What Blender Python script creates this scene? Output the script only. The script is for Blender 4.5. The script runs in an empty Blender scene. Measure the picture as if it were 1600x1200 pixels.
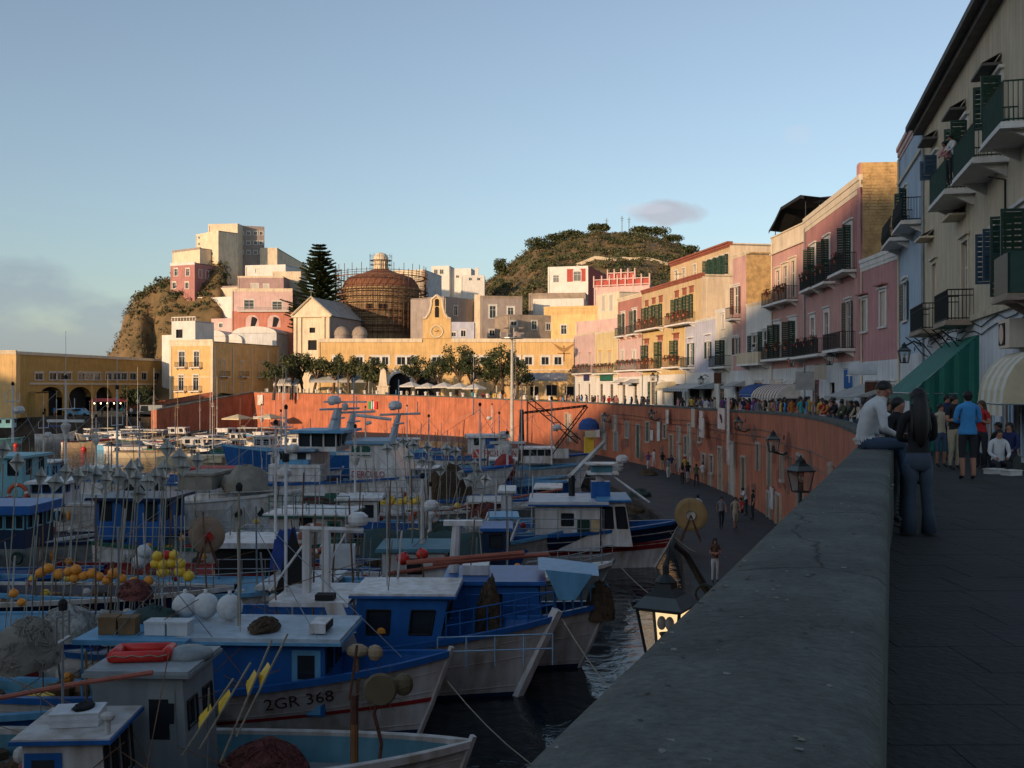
import bpy, math, random
from mathutils import Vector, Matrix
from mathutils import noise as mnoise
R = math.radians
rnd = random.Random(7)
sc = bpy.context.scene
COL = sc.collection
EZ = 1.72                      # eye height above the promenade
# ---------------------------------------------------------------- camera, sky, sun
cam_d = bpy.data.cameras.new('camera'); cam = bpy.data.objects.new('camera', cam_d); COL.objects.link(cam)
cam.location = (0, 0, EZ); cam.rotation_euler = (R(90.18), 0, 0)
cam_d.sensor_width = 36; cam_d.lens = 36; cam_d.clip_start = .05; cam_d.clip_end = 9000
sc.camera = cam
SUN_EL, SX, SY = 8.0, -.65, -.76          # sun low behind the left shoulder
world = bpy.data.worlds.new('World'); sc.world = world; world.use_nodes = True
wt = world.node_tree; wt.nodes.clear()
def wn(t, **k):
    n = wt.nodes.new(t)
    for a, b in k.items(): setattr(n, a, b)
    return n
wo = wn('ShaderNodeOutputWorld'); bg = wn('ShaderNodeBackground'); sky = wn('ShaderNodeTexSky')
sky.sky_type = 'NISHITA'; sky.sun_disc = False; sky.sun_elevation = R(SUN_EL)
sky.sun_rotation = math.atan2(SX, SY); sky.altitude = 0; sky.air_density = 1.0; sky.dust_density = .9; sky.ozone_density = 2.4
bg.inputs[1].default_value = .15
hsv = wn('ShaderNodeHueSaturation'); hsv.inputs['Saturation'].default_value = .74; hsv.inputs['Value'].default_value = .90; wt.links.new(sky.outputs[0], hsv.inputs['Color'])
tc = wn('ShaderNodeTexCoord'); sep = wn('ShaderNodeSeparateXYZ'); wt.links.new(tc.outputs['Generated'], sep.inputs[0])
def wmath(op, a, b=None, clamp=False):
    n = wn('ShaderNodeMath', operation=op, use_clamp=clamp)
    for i, v in enumerate((a, b)):
        if v is None: continue
        if isinstance(v, (int, float)): n.inputs[i].default_value = v
        else: wt.links.new(v, n.inputs[i])
    return n.outputs[0]
# low bank of evening cloud over the sea and a few thin wisps all round the horizon
nz = wn('ShaderNodeTexNoise'); nz.inputs['Scale'].default_value = 9; nz.inputs['Detail'].default_value = 7
mp = wn('ShaderNodeMapping'); mp.inputs['Scale'].default_value = (1, 1, 2.2); mp.inputs['Location'].default_value = (3.1, .7, .2)
wt.links.new(tc.outputs['Generated'], mp.inputs[0]); wt.links.new(mp.outputs[0], nz.inputs[0])
hgt = wmath('MULTIPLY', sep.outputs[2], -9.0)
westness = wmath('MULTIPLY', sep.outputs[0], -2.6)
v = wmath('ADD', wmath('ADD', wmath('ADD', hgt, westness), wmath('MULTIPLY', nz.outputs[0], 1.7)), -1.0)
bank = wmath('MULTIPLY', wmath('MULTIPLY', v, 3.2, True), .60)
mix = wn('ShaderNodeMix', data_type='RGBA'); wt.links.new(bank, mix.inputs[0]); wt.links.new(hsv.outputs[0], mix.inputs[6])
mix.inputs[7].default_value = (1.25, 1.5, 1.85, 1)
# small rosy cloud high over the hill
def blob(cx, cz, rx, rz, n_amt, col, strength, src):
    dx = wmath('MULTIPLY', wmath('SUBTRACT', wmath('DIVIDE', sep.outputs[0], sep.outputs[1]), cx), 1 / rx)
    dz = wmath('MULTIPLY', wmath('SUBTRACT', wmath('DIVIDE', sep.outputs[2], sep.outputs[1]), cz), 1 / rz)
    d = wmath('ADD', wmath('MULTIPLY', dx, dx), wmath('MULTIPLY', dz, dz))
    n2 = wn('ShaderNodeTexNoise'); n2.inputs['Scale'].default_value = 38; n2.inputs['Detail'].default_value = 6
    wt.links.new(tc.outputs['Generated'], n2.inputs[0])
    f = wmath('SUBTRACT', 1.0, wmath('ADD', d, wmath('MULTIPLY', wmath('SUBTRACT', n2.outputs[0], .5), n_amt)))
    f = wmath('MULTIPLY', wmath('MULTIPLY', f, 1.4, True), strength)
    f = wmath('MULTIPLY', f, wmath('GREATER_THAN', sep.outputs[1], 0.0))
    m = wn('ShaderNodeMix', data_type='RGBA'); wt.links.new(f, m.inputs[0]); wt.links.new(src, m.inputs[6]); m.inputs[7].default_value = (*col, 1)
    return m.outputs[2]
o = blob(.152, .170, .040, .0135, 1.5, (2.0, 1.85, 2.05), .65, mix.outputs[2])
o = blob(.128, .1745, .028, .006, 1.8, (2.8, 2.9, 3.3), .35, o)
o = blob(.28, .247, .016, .011, 1.6, (2.6, 2.9, 3.4), .25, o)
wt.links.new(o, bg.inputs[0]); wt.links.new(bg.outputs[0], wo.inputs[0])
sd = bpy.data.lights.new('sun', 'SUN'); sd.energy = 3.0; sd.angle = R(.55); sd.color = (1, .70, .43)
sun = bpy.data.objects.new('sun', sd); COL.objects.link(sun)
sv = Vector((SX, SY, math.tan(R(SUN_EL)) * math.hypot(SX, SY)))
sun.rotation_euler = sv.to_track_quat('Z', 'Y').to_euler(); sun.location = (-80, -90, 60)
vs = sc.view_settings; vs.view_transform = 'Standard'; vs.look = 'None'; vs.gamma = 1; vs.exposure = 0.66; vs.use_curve_mapping = False
sc.cycles.max_bounces = 5; sc.cycles.glossy_bounces = 3; sc.cycles.diffuse_bounces = 2; sc.cycles.transparent_max_bounces = 6

# ---------------------------------------------------------------- materials
MATS = {}
def mat(name, col, rough=.8, var=.25, scale=1.5, bump=.15, metal=0, streak=0, fine=0, col2=None, emit=None, spec=.4, bscale=None):
    if name in MATS: return MATS[name]
    m = bpy.data.materials.new(name); m.use_nodes = True; t = m.node_tree; b = t.nodes['Principled BSDF']
    b.inputs['Roughness'].default_value = rough; b.inputs['Metallic'].default_value = metal
    b.inputs['Specular IOR Level'].default_value = spec
    b.inputs['Base Color'].default_value = (*col, 1)
    if emit:
        b.inputs['Emission Color'].default_value = (*emit[0], 1); b.inputs['Emission Strength'].default_value = emit[1]
    if var > 0:
        c = t.nodes.new('ShaderNodeTexCoord'); n = t.nodes.new('ShaderNodeTexNoise')
        n.inputs['Scale'].default_value = scale; n.inputs['Detail'].default_value = 6; n.inputs['Roughness'].default_value = .62
        t.links.new(c.outputs['Object'], n.inputs[0])
        fac = n.outputs[0]
        if streak > 0:
            mp_ = t.nodes.new('ShaderNodeMapping'); mp_.inputs['Scale'].default_value = (3.0, 3.0, .22)
            n2 = t.nodes.new('ShaderNodeTexNoise'); n2.inputs['Scale'].default_value = 1.2; n2.inputs['Detail'].default_value = 5
            t.links.new(c.outputs['Object'], mp_.inputs[0]); t.links.new(mp_.outputs[0], n2.inputs[0])
            mm = t.nodes.new('ShaderNodeMix'); mm.data_type = 'FLOAT'; mm.inputs[0].default_value = streak
            t.links.new(fac, mm.inputs[2]); t.links.new(n2.outputs[0], mm.inputs[3]); fac = mm.outputs[0]
        rp = t.nodes.new('ShaderNodeValToRGB')
        d = col2 if col2 else tuple(x * (1 - var) for x in col)
        rp.color_ramp.elements[0].position = .33; rp.color_ramp.elements[0].color = (*d, 1)
        rp.color_ramp.elements[1].position = .62; rp.color_ramp.elements[1].color = (*[min(1, x * (1 + var * .35)) for x in col], 1)
        t.links.new(fac, rp.inputs[0]); t.links.new(rp.outputs[0], b.inputs['Base Color'])
        if bump > 0:
            nb = t.nodes.new('ShaderNodeTexNoise'); nb.inputs['Scale'].default_value = bscale or scale * 9; nb.inputs['Detail'].default_value = 4
            t.links.new(c.outputs['Object'], nb.inputs[0])
            bp = t.nodes.new('ShaderNodeBump'); bp.inputs['Strength'].default_value = bump; bp.inputs['Distance'].default_value = .05
            t.links.new(nb.outputs[0], bp.inputs['Height']); t.links.new(bp.outputs[0], b.inputs['Normal'])
    MATS[name] = m
    return m
def plaster(name, col, var=.30, streak=.5): return mat('plaster_' + name, col, .9, var, .55, .35, streak=streak)
def paint(name, col, rough=.45, var=.18):
    c2 = (col[0]*.62, col[1]*.52, col[2]*.42) if col[0] > .4 and 'boat' in name else None
    return mat('paint_' + name, col, rough, var, 1.3, .06, streak=.6, col2=c2)
TERRA = plaster('terracotta', (.46, .15, .078), .42)
TERRA2 = plaster('terracotta_old', (.30, .095, .06), .34)
OCHRE = plaster('ochre_yellow', (.68, .44, .19)); OCHRE2 = plaster('mustard', (.50, .30, .09)); PALEY = plaster('pale_yellow', (.72, .50, .22))
CREAM = plaster('cream', (.70, .58, .42)); CREAM2 = plaster('buff', (.60, .49, .34)); WHITE = plaster('white', (.68, .65, .60), .2); WHITE2 = plaster('limewash', (.62, .62, .62), .28)
PINK = plaster('pink', (.55, .30, .26)); ROSE = plaster('rose', (.42, .19, .17)); DUSTY = plaster('dusty_pink', (.50, .25, .24)); PALEP = plaster('pale_pink', (.62, .42, .38))
LAV = plaster('lavender', (.48, .48, .56)); LBLUE = plaster('light_blue', (.40, .50, .60)); REDW = plaster('red', (.42, .08, .06)); GREYP = plaster('grey_brown', (.34, .28, .25)); STONE = plaster('old_stone', (.33, .26, .20), .4, .2)
MOLD = plaster('moulding', (.66, .56, .42), .2); ROOFG = plaster('flat_roof', (.36, .33, .30), .3, 0)
BRICK = mat('tufa_masonry', (.50, .32, .14), .95, .35, 2.2, .5, bscale=7)
GLASS = mat('window_glass', (.02, .025, .03), .12, 0, spec=.6)
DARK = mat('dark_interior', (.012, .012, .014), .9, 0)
SHG = paint('shutter_green', (.015, .05, .035)); SHB = paint('shutter_blue', (.03, .07, .12)); SHR = paint('shutter_brown', (.08, .03, .02)); SHW = paint('shutter_pale', (.50, .45, .38))
IRON = mat('wrought_iron', (.02, .022, .022), .5, .2, 3, .05, metal=.4)
IRONG = mat('green_iron', (.02, .06, .045), .5, .2, 3, .05)
STEEL = mat('galvanised_steel', (.32, .34, .35), .4, .2, 2, .05, metal=.7)
WOOD = mat('weathered_wood', (.18, .10, .05), .8, .35, 4, .2); DOORW = mat('shop_woodwork', (.30, .22, .14), .7, .3, 3, .1)
CONC = mat('parapet_concrete', (.105, .112, .100), .93, .42, 1.6, .55, col2=(.060, .064, .058), bscale=30)
COPE = mat('coping_concrete', (.16, .165, .15), .95, .35, .8, .4, col2=(.09, .085, .07))
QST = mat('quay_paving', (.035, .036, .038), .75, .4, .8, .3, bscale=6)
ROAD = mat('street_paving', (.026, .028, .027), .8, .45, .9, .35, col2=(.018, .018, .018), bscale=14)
PIER = mat('pier_stone', (.075, .058, .045), .95, .5, .7, .6)
LEAF = mat('leaf_dark', (.045, .06, .018), .7, .45, .8, 0, col2=(.018, .028, .010)); LEAF2 = mat('leaf_olive', (.085, .090, .032), .7, .4, .6, 0, col2=(.04, .045, .015))
LEAF3 = mat('leaf_dry', (.14, .10, .05), .8, .4, .5, 0, col2=(.07, .055, .025)); BARK = mat('bark', (.11, .075, .05), .9, .4, 3, .4)
FLOW = mat('flowers_red', (.35, .03, .04), .7, .3, 6, 0)
BWHITE = paint('boat_white', (.66, .66, .66), .4, .22); BWHITE2 = paint('boat_offwhite', (.50, .49, .47), .5, .3); BBLUE = paint('boat_blue', (.015, .105, .33), .4, .3); BNAVY = paint('boat_navy', (.008, .022, .06), .4, .3)
BSKY = paint('boat_sky', (.12, .33, .52), .45, .25); BTURQ = paint('boat_turquoise', (.18, .42, .48), .5, .25); BRED = paint('boat_red', (.28, .02, .02), .5, .3); BGREEN = paint('boat_green', (.02, .12, .08), .5, .3); BGREY = paint('boat_grey', (.23, .26, .26), .5, .25)
BGOLD = paint('drum_gold', (.34, .22, .09), .6, .3); BORANGE = paint('rust_red_boom', (.34, .10, .06), .6, .3); BTEAL = paint('boat_teal_deck', (.07, .20, .25), .6, .3)
RUST = mat('rust', (.12, .05, .03), .85, .4, 4, .3); RUBBER = mat('black_rubber', (.012, .012, .012), .8, 0)
NETW = mat('net_pale', (.34, .34, .31), .95, .4, 9, .3); NETR = mat('net_red_brown', (.17, .055, .045), .95, .5, 9, .3); NETB = mat('net_brown', (.09, .06, .035), .95, .5, 9, .3); NETG = mat('net_green', (.05, .08, .07), .95, .5, 9, .3)
ORANGE = mat('float_orange', (.75, .28, .03), .45, .15, 3, 0); YELL = mat('float_yellow', (.78, .50, .04), .45, .15, 3, 0); REDF = mat('buoy_red', (.60, .03, .02), .4, .15, 3, 0); WBUOY = mat('buoy_white', (.62, .63, .62), .5, .25, 3, 0)
TARPG = mat('tarpaulin_green', (.012, .15, .115), .7, .3, 1.2, .2, streak=.7); TARPR = mat('tarpaulin_red', (.48, .05, .04), .7, .3, 1.2, .2); TARPD = mat('tarpaulin_dark', (.02, .05, .045), .7, .3, 1.2, .3); TARPK = mat('tarpaulin_tan', (.27, .24, .19), .8, .3, 1.2, .3)
CANW = mat('canvas_white', (.62, .58, .52), .85, .2, 1.5, .1); CANG = mat('canvas_grey', (.38, .38, .37), .85, .2, 1.5, .1); CANB = mat('canvas_blue', (.03, .08, .25), .85, .2, 1.5, .1); CANC = mat('canvas_cream', (.60, .50, .33), .8, .2, 1.5, .1)
REFL = mat('radar_reflector', (.50, .49, .45), .5, .3, 5, .05, metal=.2); ROPE = mat('rope', (.30, .27, .20), .9, .3, 8, 0); POLEM = mat('bamboo_pole', (.30, .27, .19), .7, .3, 2, 0)
TEXTD = mat('lettering_dark', (.05, .015, .02), .7, 0); TEXTR = mat('lettering_red', (.40, .03, .04), .7, 0); TEXTB = mat('lettering_navy', (.02, .04, .12), .7, 0)
CARD = mat('cardboard', (.20, .12, .055), .9, .25, 3, .1); POLY = mat('styrofoam', (.58, .60, .60), .9, .15, 3, .05)
SKIN = mat('skin', (.36, .17, .11), .6, .1, 3, 0); HAIR = mat('hair_black', (.012, .009, .008), .55, 0); HAIRB = mat('hair_brown', (.06, .03, .015), .6, 0); SHOE = mat('shoe_dark', (.02, .02, .02), .6, 0)

t = CONC.node_tree; b = t.nodes['Principled BSDF']; lk = b.inputs['Base Color'].links[0].from_socket; c = t.nodes.new('ShaderNodeTexCoord')
vo = t.nodes.new('ShaderNodeTexVoronoi'); vo.feature = 'DISTANCE_TO_EDGE'; vo.inputs['Scale'].default_value = .55; wv = t.nodes.new('ShaderNodeTexNoise'); wv.inputs['Scale'].default_value = 3; wv.inputs['Detail'].default_value = 5
mxv = t.nodes.new('ShaderNodeMix'); mxv.data_type = 'VECTOR'; mxv.inputs[0].default_value = .22; t.links.new(c.outputs['Object'], wv.inputs[0]); t.links.new(c.outputs['Object'], mxv.inputs[4]); t.links.new(wv.outputs['Color'], mxv.inputs[5]); t.links.new(mxv.outputs[1], vo.inputs['Vector'])
rp = t.nodes.new('ShaderNodeValToRGB'); rp.color_ramp.elements[0].position = 0; rp.color_ramp.elements[0].color = (.25, .25, .25, 1); rp.color_ramp.elements[1].position = .006; rp.color_ramp.elements[1].color = (1, 1, 1, 1); t.links.new(vo.outputs['Distance'], rp.inputs[0])
sp = t.nodes.new('ShaderNodeTexNoise'); sp.inputs['Scale'].default_value = 26; sp.inputs['Detail'].default_value = 8; sp.inputs['Roughness'].default_value = .75; t.links.new(c.outputs['Object'], sp.inputs[0]); rs = t.nodes.new('ShaderNodeValToRGB'); rs.color_ramp.elements[0].position = .36; rs.color_ramp.elements[0].color = (.72, .73, .72, 1); rs.color_ramp.elements[1].position = .66; rs.color_ramp.elements[1].color = (1.2, 1.19, 1.15, 1); t.links.new(sp.outputs[0], rs.inputs[0])
m1 = t.nodes.new('ShaderNodeMix'); m1.data_type = 'RGBA'; m1.blend_type = 'MULTIPLY'; m1.inputs[0].default_value = 1; t.links.new(lk, m1.inputs[6]); t.links.new(rp.outputs[0], m1.inputs[7])
m2 = t.nodes.new('ShaderNodeMix'); m2.data_type = 'RGBA'; m2.blend_type = 'MULTIPLY'; m2.inputs[0].default_value = 1; t.links.new(m1.outputs[2], m2.inputs[6]); t.links.new(rs.outputs[0], m2.inputs[7]); t.links.new(m2.outputs[2], b.inputs['Base Color'])
# ---------------------------------------------------------------- mesh helpers
class MB:
    def __init__(s): s.v = []; s.f = []; s.m = []
    def quad(s, a, b, c, d, m=0):
        i = len(s.v); s.v += [tuple(a), tuple(b), tuple(c), tuple(d)]; s.f.append((i, i+1, i+2, i+3)); s.m.append(m)
    def poly(s, pts, m=0):
        i = len(s.v); s.v += [tuple(p) for p in pts]; s.f.append(tuple(range(i, i+len(pts)))); s.m.append(m)
    def box(s, c, d, m=0, M=None, rz=0):
        hx, hy, hz = d[0]/2, d[1]/2, d[2]/2; i = len(s.v); ca, sa = math.cos(rz), math.sin(rz)
        for z in (-hz, hz):
            for x, y in ((-hx, -hy), (hx, -hy), (hx, hy), (-hx, hy)):
                p = Vector((c[0]+x*ca-y*sa, c[1]+x*sa+y*ca, c[2]+z))
                s.v.append(tuple(M @ p if M else p))
        for f in ((3,2,1,0), (4,5,6,7), (0,1,5,4), (1,2,6,5), (2,3,7,6), (3,0,4,7)):
            s.f.append(tuple(i+k for k in f)); s.m.append(m)
        return s
    def b2(s, x0, x1, y0, y1, z0, z1, m=0): return s.box(((x0+x1)/2, (y0+y1)/2, (z0+z1)/2), (x1-x0, y1-y0, z1-z0), m)
    def tube(s, pts, r, n=6, m=0, cap=True):
        pts = [Vector(p) for p in pts]; rr = r if isinstance(r, (list, tuple)) else [r]*len(pts); base = len(s.v)
        for k, p in enumerate(pts):
            d = (pts[min(k+1, len(pts)-1)] - pts[max(k-1, 0)])
            if d.length < 1e-6: d = Vector((0, 0, 1))
            d.normalize(); a = d.cross(Vector((0, 0, 1)) if abs(d.z) < .9 else Vector((1, 0, 0))).normalized(); b = d.cross(a)
            for j in range(n):
                t = 2*math.pi*j/n; q = p + (a*math.cos(t) + b*math.sin(t))*rr[k]; s.v.append(tuple(q))
        for k in range(len(pts)-1):
            for j in range(n):
                a0 = base+k*n+j; a1 = base+k*n+(j+1) % n; s.f.append((a0, a0+n, a1+n, a1)); s.m.append(m)
        if cap:
            s.f.append(tuple(base+j for j in range(n))); s.m.append(m)
            s.f.append(tuple(base+(len(pts)-1)*n+j for j in reversed(range(n)))); s.m.append(m)
        return s
    def ell(s, c, r, nu=10, nv=6, m=0, jit=0, M=None):
        base = len(s.v); r = r if isinstance(r, (tuple, list)) else (r, r, r)
        for i in range(nv+1):
            ph = math.pi*i/nv - math.pi/2
            for j in range(nu):
                th = 2*math.pi*j/nu; k = 1 + (rnd.uniform(-jit, jit) if jit else 0)
                p = Vector((c[0]+r[0]*k*math.cos(ph)*math.cos(th), c[1]+r[1]*k*math.cos(ph)*math.sin(th), c[2]+r[2]*k*math.sin(ph)))
                s.v.append(tuple(M @ p if M else p))
        for i in range(nv):
            for j in range(nu):
                a = base+i*nu+j; b = base+i*nu+(j+1) % nu; s.f.append((a, b, b+nu, a+nu)); s.m.append(m)
        return s
    def torus(s, c, R0, r, M=None, n=20, k=8, mf=None):
        base = len(s.v)
        for i in range(n):
            t = 2*math.pi*i/n
            for j in range(k):
                u = 2*math.pi*j/k; p = Vector(((R0+r*math.cos(u))*math.cos(t), r*math.sin(u), (R0+r*math.cos(u))*math.sin(t)))
                if M: p = M @ p
                s.v.append((c[0]+p.x, c[1]+p.y, c[2]+p.z))
        for i in range(n):
            for j in range(k):
                a = base+i*k+j; b = base+i*k+(j+1) % k; c2 = base+((i+1) % n)*k; s.f.append((a, b, c2+(j+1) % k, c2+j)); s.m.append(mf(i) if mf else 0)
        return s
    def lathe(s, c, prof, n=16, m=0, M=None):
        base = len(s.v)
        for r, z in prof:
            for j in range(n):
                t = 2*math.pi*j/n; p = Vector((r*math.cos(t), r*math.sin(t), z))
                if M: p = M @ p
                s.v.append((c[0]+p.x, c[1]+p.y, c[2]+p.z))
        for i in range(len(prof)-1):
            for j in range(n):
                a = base+i*n+j; b = base+i*n+(j+1) % n; s.f.append((a, b, b+n, a+n)); s.m.append(m)
        return s
    def grid(s, P, m=0):      # P[i][j] points
        base = len(s.v); nj = len(P[0])
        for row in P: s.v += [tuple(p) for p in row]
        for i in range(len(P)-1):
            for j in range(nj-1):
                a = base+i*nj+j; s.f.append((a, a+1, a+nj+1, a+nj)); s.m.append(m)
        return s
    def mesh(s, name, mats, smooth=False):
        me = bpy.data.meshes.new(name); me.from_pydata(s.v, [], s.f)
        for q in (mats if isinstance(mats, (list, tuple)) else [mats]): me.materials.append(q)
        if any(s.m): me.polygons.foreach_set('material_index', s.m)
        if smooth: me.polygons.foreach_set('use_smooth', [True]*len(s.f))
        me.update(); return me
    def build(s, name, mats, parent=None, loc=None, rz=0, smooth=False, **tags):
        return link(name, s.mesh(name, mats, smooth), parent, loc, rz, **tags)
def tagit(o, label=None, cat=None, group=None, kind=None):
    if label: o['label'] = label
    if cat: o['category'] = cat
    if group: o['group'] = group
    if kind: o['kind'] = kind
    return o
def link(name, data, parent=None, loc=None, rz=0, **tags):
    o = bpy.data.objects.new(name, data); COL.objects.link(o)
    if parent: o.parent = parent
    if loc: o.location = loc
    if rz: o.rotation_euler = (0, 0, rz)
    return tagit(o, **tags)
def thing(name, label, cat, loc=(0,0,0), rz=0, group=None): return link(name, None, None, loc, rz, label=label, cat=cat, group=group)
CH = {}
def copy_tree(o, parent=None):
    c = o.copy(); COL.objects.link(c); c.parent = parent
    for ch in [q for q in list(o.children)]: copy_tree(ch, c)
    return c
def XX(px, Y): return (px-800)/1600*Y
def ZZ(py, Y): return EZ-(py-605)/1600*Y
def lerp(a, b, t): return a+(b-a)*t
def interp(x, tab):
    if x <= tab[0][0]: return tab[0][1]
    for (a, b), (c, d) in zip(tab, tab[1:]):
        if x <= c: return b+(d-b)*(x-a)/(c-a)
    return tab[-1][1]
TXC = {}
def text_pts(s, size):
    cu = bpy.data.curves.new('lettering', 'FONT'); cu.body = s; cu.size = size; cu.resolution_u = 2
    ob = bpy.data.objects.new('lettering', cu); COL.objects.link(ob)
    dg = bpy.context.evaluated_depsgraph_get(); me = bpy.data.meshes.new_from_object(ob.evaluated_get(dg))
    v = [tuple(q.co) for q in me.vertices]; f = [tuple(p.vertices) for p in me.polygons]
    bpy.data.objects.remove(ob); bpy.data.curves.remove(cu); bpy.data.meshes.remove(me)
    return v, f
def text_mb(s, size, fn):     # fn maps (x, y) of the lettering to a 3D point
    v, f = text_pts(s, size); mb = MB(); mb.v = [tuple(fn(p[0], p[1])) for p in v]; mb.f = f; mb.m = [0]*len(f); return mb
def panel(mb, c00, c10, c11, c01, holes, t, m=0, mr=0):
    """bilinear wall with rectangular openings (u0,u1,v0,v1 in 0..1) and reveals of depth t"""
    c00, c10, c11, c01 = map(Vector, (c00, c10, c11, c01)); n = (c10-c00).cross(c01-c00).normalized()
    P = lambda u, v, d=0: (c00*(1-u)+c10*u)*(1-v)+(c01*(1-u)+c11*u)*v-n*d
    us = sorted({0., 1.} | {h[0] for h in holes} | {h[1] for h in holes}); vv = sorted({0., 1.} | {h[2] for h in holes} | {h[3] for h in holes})
    for a, b in zip(us, us[1:]):
        if b-a < 1e-5: continue
        for c, d in zip(vv, vv[1:]):
            if d-c < 1e-5: continue
            cu, cv = (a+b)/2, (c+d)/2
            if any(h[0] < cu < h[1] and h[2] < cv < h[3] for h in holes): continue
            mb.quad(P(a, c), P(b, c), P(b, d), P(a, d), m)
    for a, b, c, d in [h[:4] for h in holes]:
        mb.quad(P(a, c), P(a, c, t), P(a, d, t), P(a, d), mr); mb.quad(P(b, c), P(b, d), P(b, d, t), P(b, c, t), mr)
        mb.quad(P(a, c), P(b, c), P(b, c, t), P(a, c, t), mr); mb.quad(P(a, d), P(a, d, t), P(b, d, t), P(b, d), mr)
    return P
# ---------------------------------------------------------------- plan of the place
def wx(Y): return 4.36-.3965*(13-Y) if Y < 13 else 15.5-.0032*(72-Y)**2
WALL = [(wx(Y), Y) for Y in [-14, -8, -4, 0, 2, 4, 6, 8, 10, 12, 14, 16, 18, 20, 22, 25, 28, 32, 36, 40, 45, 50, 56, 62, 68, 74, 80, 86, 92, 98, 104, 110]]
WALL += [(8.9, 119), (6.0, 130), (2.4, 141), (-3.2, 152), (-10.5, 162), (-20, 170), (-33, 180), (-48.5, 192)]
PTZ = [(-14, .94), (13, .94), (20, .80), (30, .6), (53, .39), (73, .1), (102, 0), (119, -.02), (141, -.02), (152, .1), (162, .3), (172, .54), (192, .88)]
def ptz(Y): return interp(Y, PTZ)
EDGE = [(-14, -7), (-8, -4), (0, -1), (8, 1.5), (14, 2.4), (20, 3.2), (30, 5.3), (40, 7.0), (48, 8.2), (56, 8.9), (66, 8.8), (77, 8.2), (90, 6.8), (104, 4.6), (119, .6)]
def exq(Y): return interp(Y, EDGE)
QZ, WZ = -5.9, -6.88
def nrm(i):
    a = Vector(WALL[max(i-1, 0)]); b = Vector(WALL[min(i+1, len(WALL)-1)]); d = (b-a).normalized(); return Vector((d.y, -d.x))   # towards the street
FAC = [(-14, 3.1), (0, 6.66), (27, 13.52), (45, 18.1), (53.5, 20.25), (60, 20.44), (76, 21.7), (84, 21.26), (93, 20.05), (102, 18.93), (121, 15.35), (130, 13.4), (138, 11.2), (150, 9.1), (165, 9.5)]
def facx(Y): return interp(Y, FAC)
def wallpt(px, z, off=0.0, lo=22):
    """point of the harbour wall's outer face on the ray px -> (x, y, z, tangent angle)"""
    best = None
    for i in range(len(WALL)-1):
        (x0, y0), (x1, y1) = WALL[i], WALL[i+1]
        if y1 < lo: continue
        k = (px-800)/1600; den = (x1-x0)-k*(y1-y0)
        if abs(den) < 1e-9: continue
        t = (k*y0-x0)/den
        if -.001 <= t <= 1.001:
            d = Vector((x1-x0, y1-y0)).normalized(); n = Vector((-d.y, d.x))
            return (x0+(x1-x0)*t+n.x*off, y0+(y1-y0)*t+n.y*off, z, math.atan2(-d.y, -d.x))
    return best
# ---------------------------------------------------------------- sea, quays, street
WATER = bpy.data.materials.new('harbour_water'); WATER.use_nodes = True
t = WATER.node_tree; b = t.nodes['Principled BSDF']; b.inputs['Base Color'].default_value = (.006, .014, .017, 1); b.inputs['Roughness'].default_value = .04; b.inputs['IOR'].default_value = 1.33
c = t.nodes.new('ShaderNodeTexCoord'); m1 = t.nodes.new('ShaderNodeMapping'); m1.inputs['Scale'].default_value = (1, 1, 1); m1.inputs['Rotation'].default_value = (0, 0, .5)
n1 = t.nodes.new('ShaderNodeTexNoise'); n1.inputs['Scale'].default_value = 1.1; n1.inputs['Detail'].default_value = 5; n1.inputs['Distortion'].default_value = .8
bp = t.nodes.new('ShaderNodeBump'); bp.inputs['Strength'].default_value = .35; bp.inputs['Distance'].default_value = .16
t.links.new(c.outputs['Object'], m1.inputs[0]); t.links.new(m1.outputs[0], n1.inputs[0]); t.links.new(n1.outputs[0], bp.inputs['Height']); t.links.new(bp.outputs[0], b.inputs['Normal'])
mb = MB(); mb.quad((-4000, -600, WZ), (1500, -600, WZ), (1500, 7000, WZ), (-4000, 7000, WZ)); mb.build('water', WATER, kind='structure')
mb = MB(); mb.quad((-4000, -600, WZ-5), (1500, -600, WZ-5), (1500, 7000, WZ-5), (-4000, 7000, WZ-5)); mb.build('seabed', QST, kind='structure')
# street between parapet and house fronts, then the piazza
mb = MB(); rows = []
for i, (x, y) in enumerate(WALL):
    n = nrm(i); w = .62 if y < 4 else .45; a = Vector((x, y))+n*w*.97
    far = Vector((facx(y)+3, y)) if y < 142 else Vector((lerp(13, 14, 0), 245)) if y < 155 else Vector((x*1.15, 245))
    z = ptz(y)-.94
    rows.append([(lerp(a.x, far.x, k/6), lerp(a.y, far.y, k/6), z) for k in range(7)])
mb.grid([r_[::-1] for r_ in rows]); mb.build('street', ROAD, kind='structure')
# raised paving slabs of the promenade near the viewer: joints as shallow grooves
mb = MB(); rr = random.Random(5)
for j in range(46):
    y = 1.2+j*.62
    x = wx(y)+.66; k = 0
    while x < facx(y)-.3:
        w = rr.uniform(.45, .9)
        hh = rr.uniform(.004, .016); zz = ptz(y)-.94
        mb.b2(x+.003, x+w-.003, y+.003, y+.616, zz-.02, zz+hh*.3)
        x += w
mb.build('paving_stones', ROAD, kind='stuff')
mb = MB(); P = []
for i, (x, y) in enumerate(WALL):
    if y > 119: break
    P.append([(exq(y), y, QZ), (lerp(exq(y), x, .5), y, QZ), (x+.1, y, QZ)])
P += [[(-6, 140, QZ), (-2, 141, QZ), (2.5, 141.5, QZ)], [(-16, 150, QZ), (-8, 154, QZ), (-3, 152.5, QZ)], [(-30, 160, QZ), (-24, 165, QZ), (-19.5, 170.5, QZ)], [(-46, 168, QZ), (-46, 180, QZ), (-47, 192.5, QZ)], [(-66, 168, QZ), (-66, 180, QZ), (-66, 192.5, QZ)]]
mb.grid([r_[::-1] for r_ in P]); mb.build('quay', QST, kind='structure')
q = MB()
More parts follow.
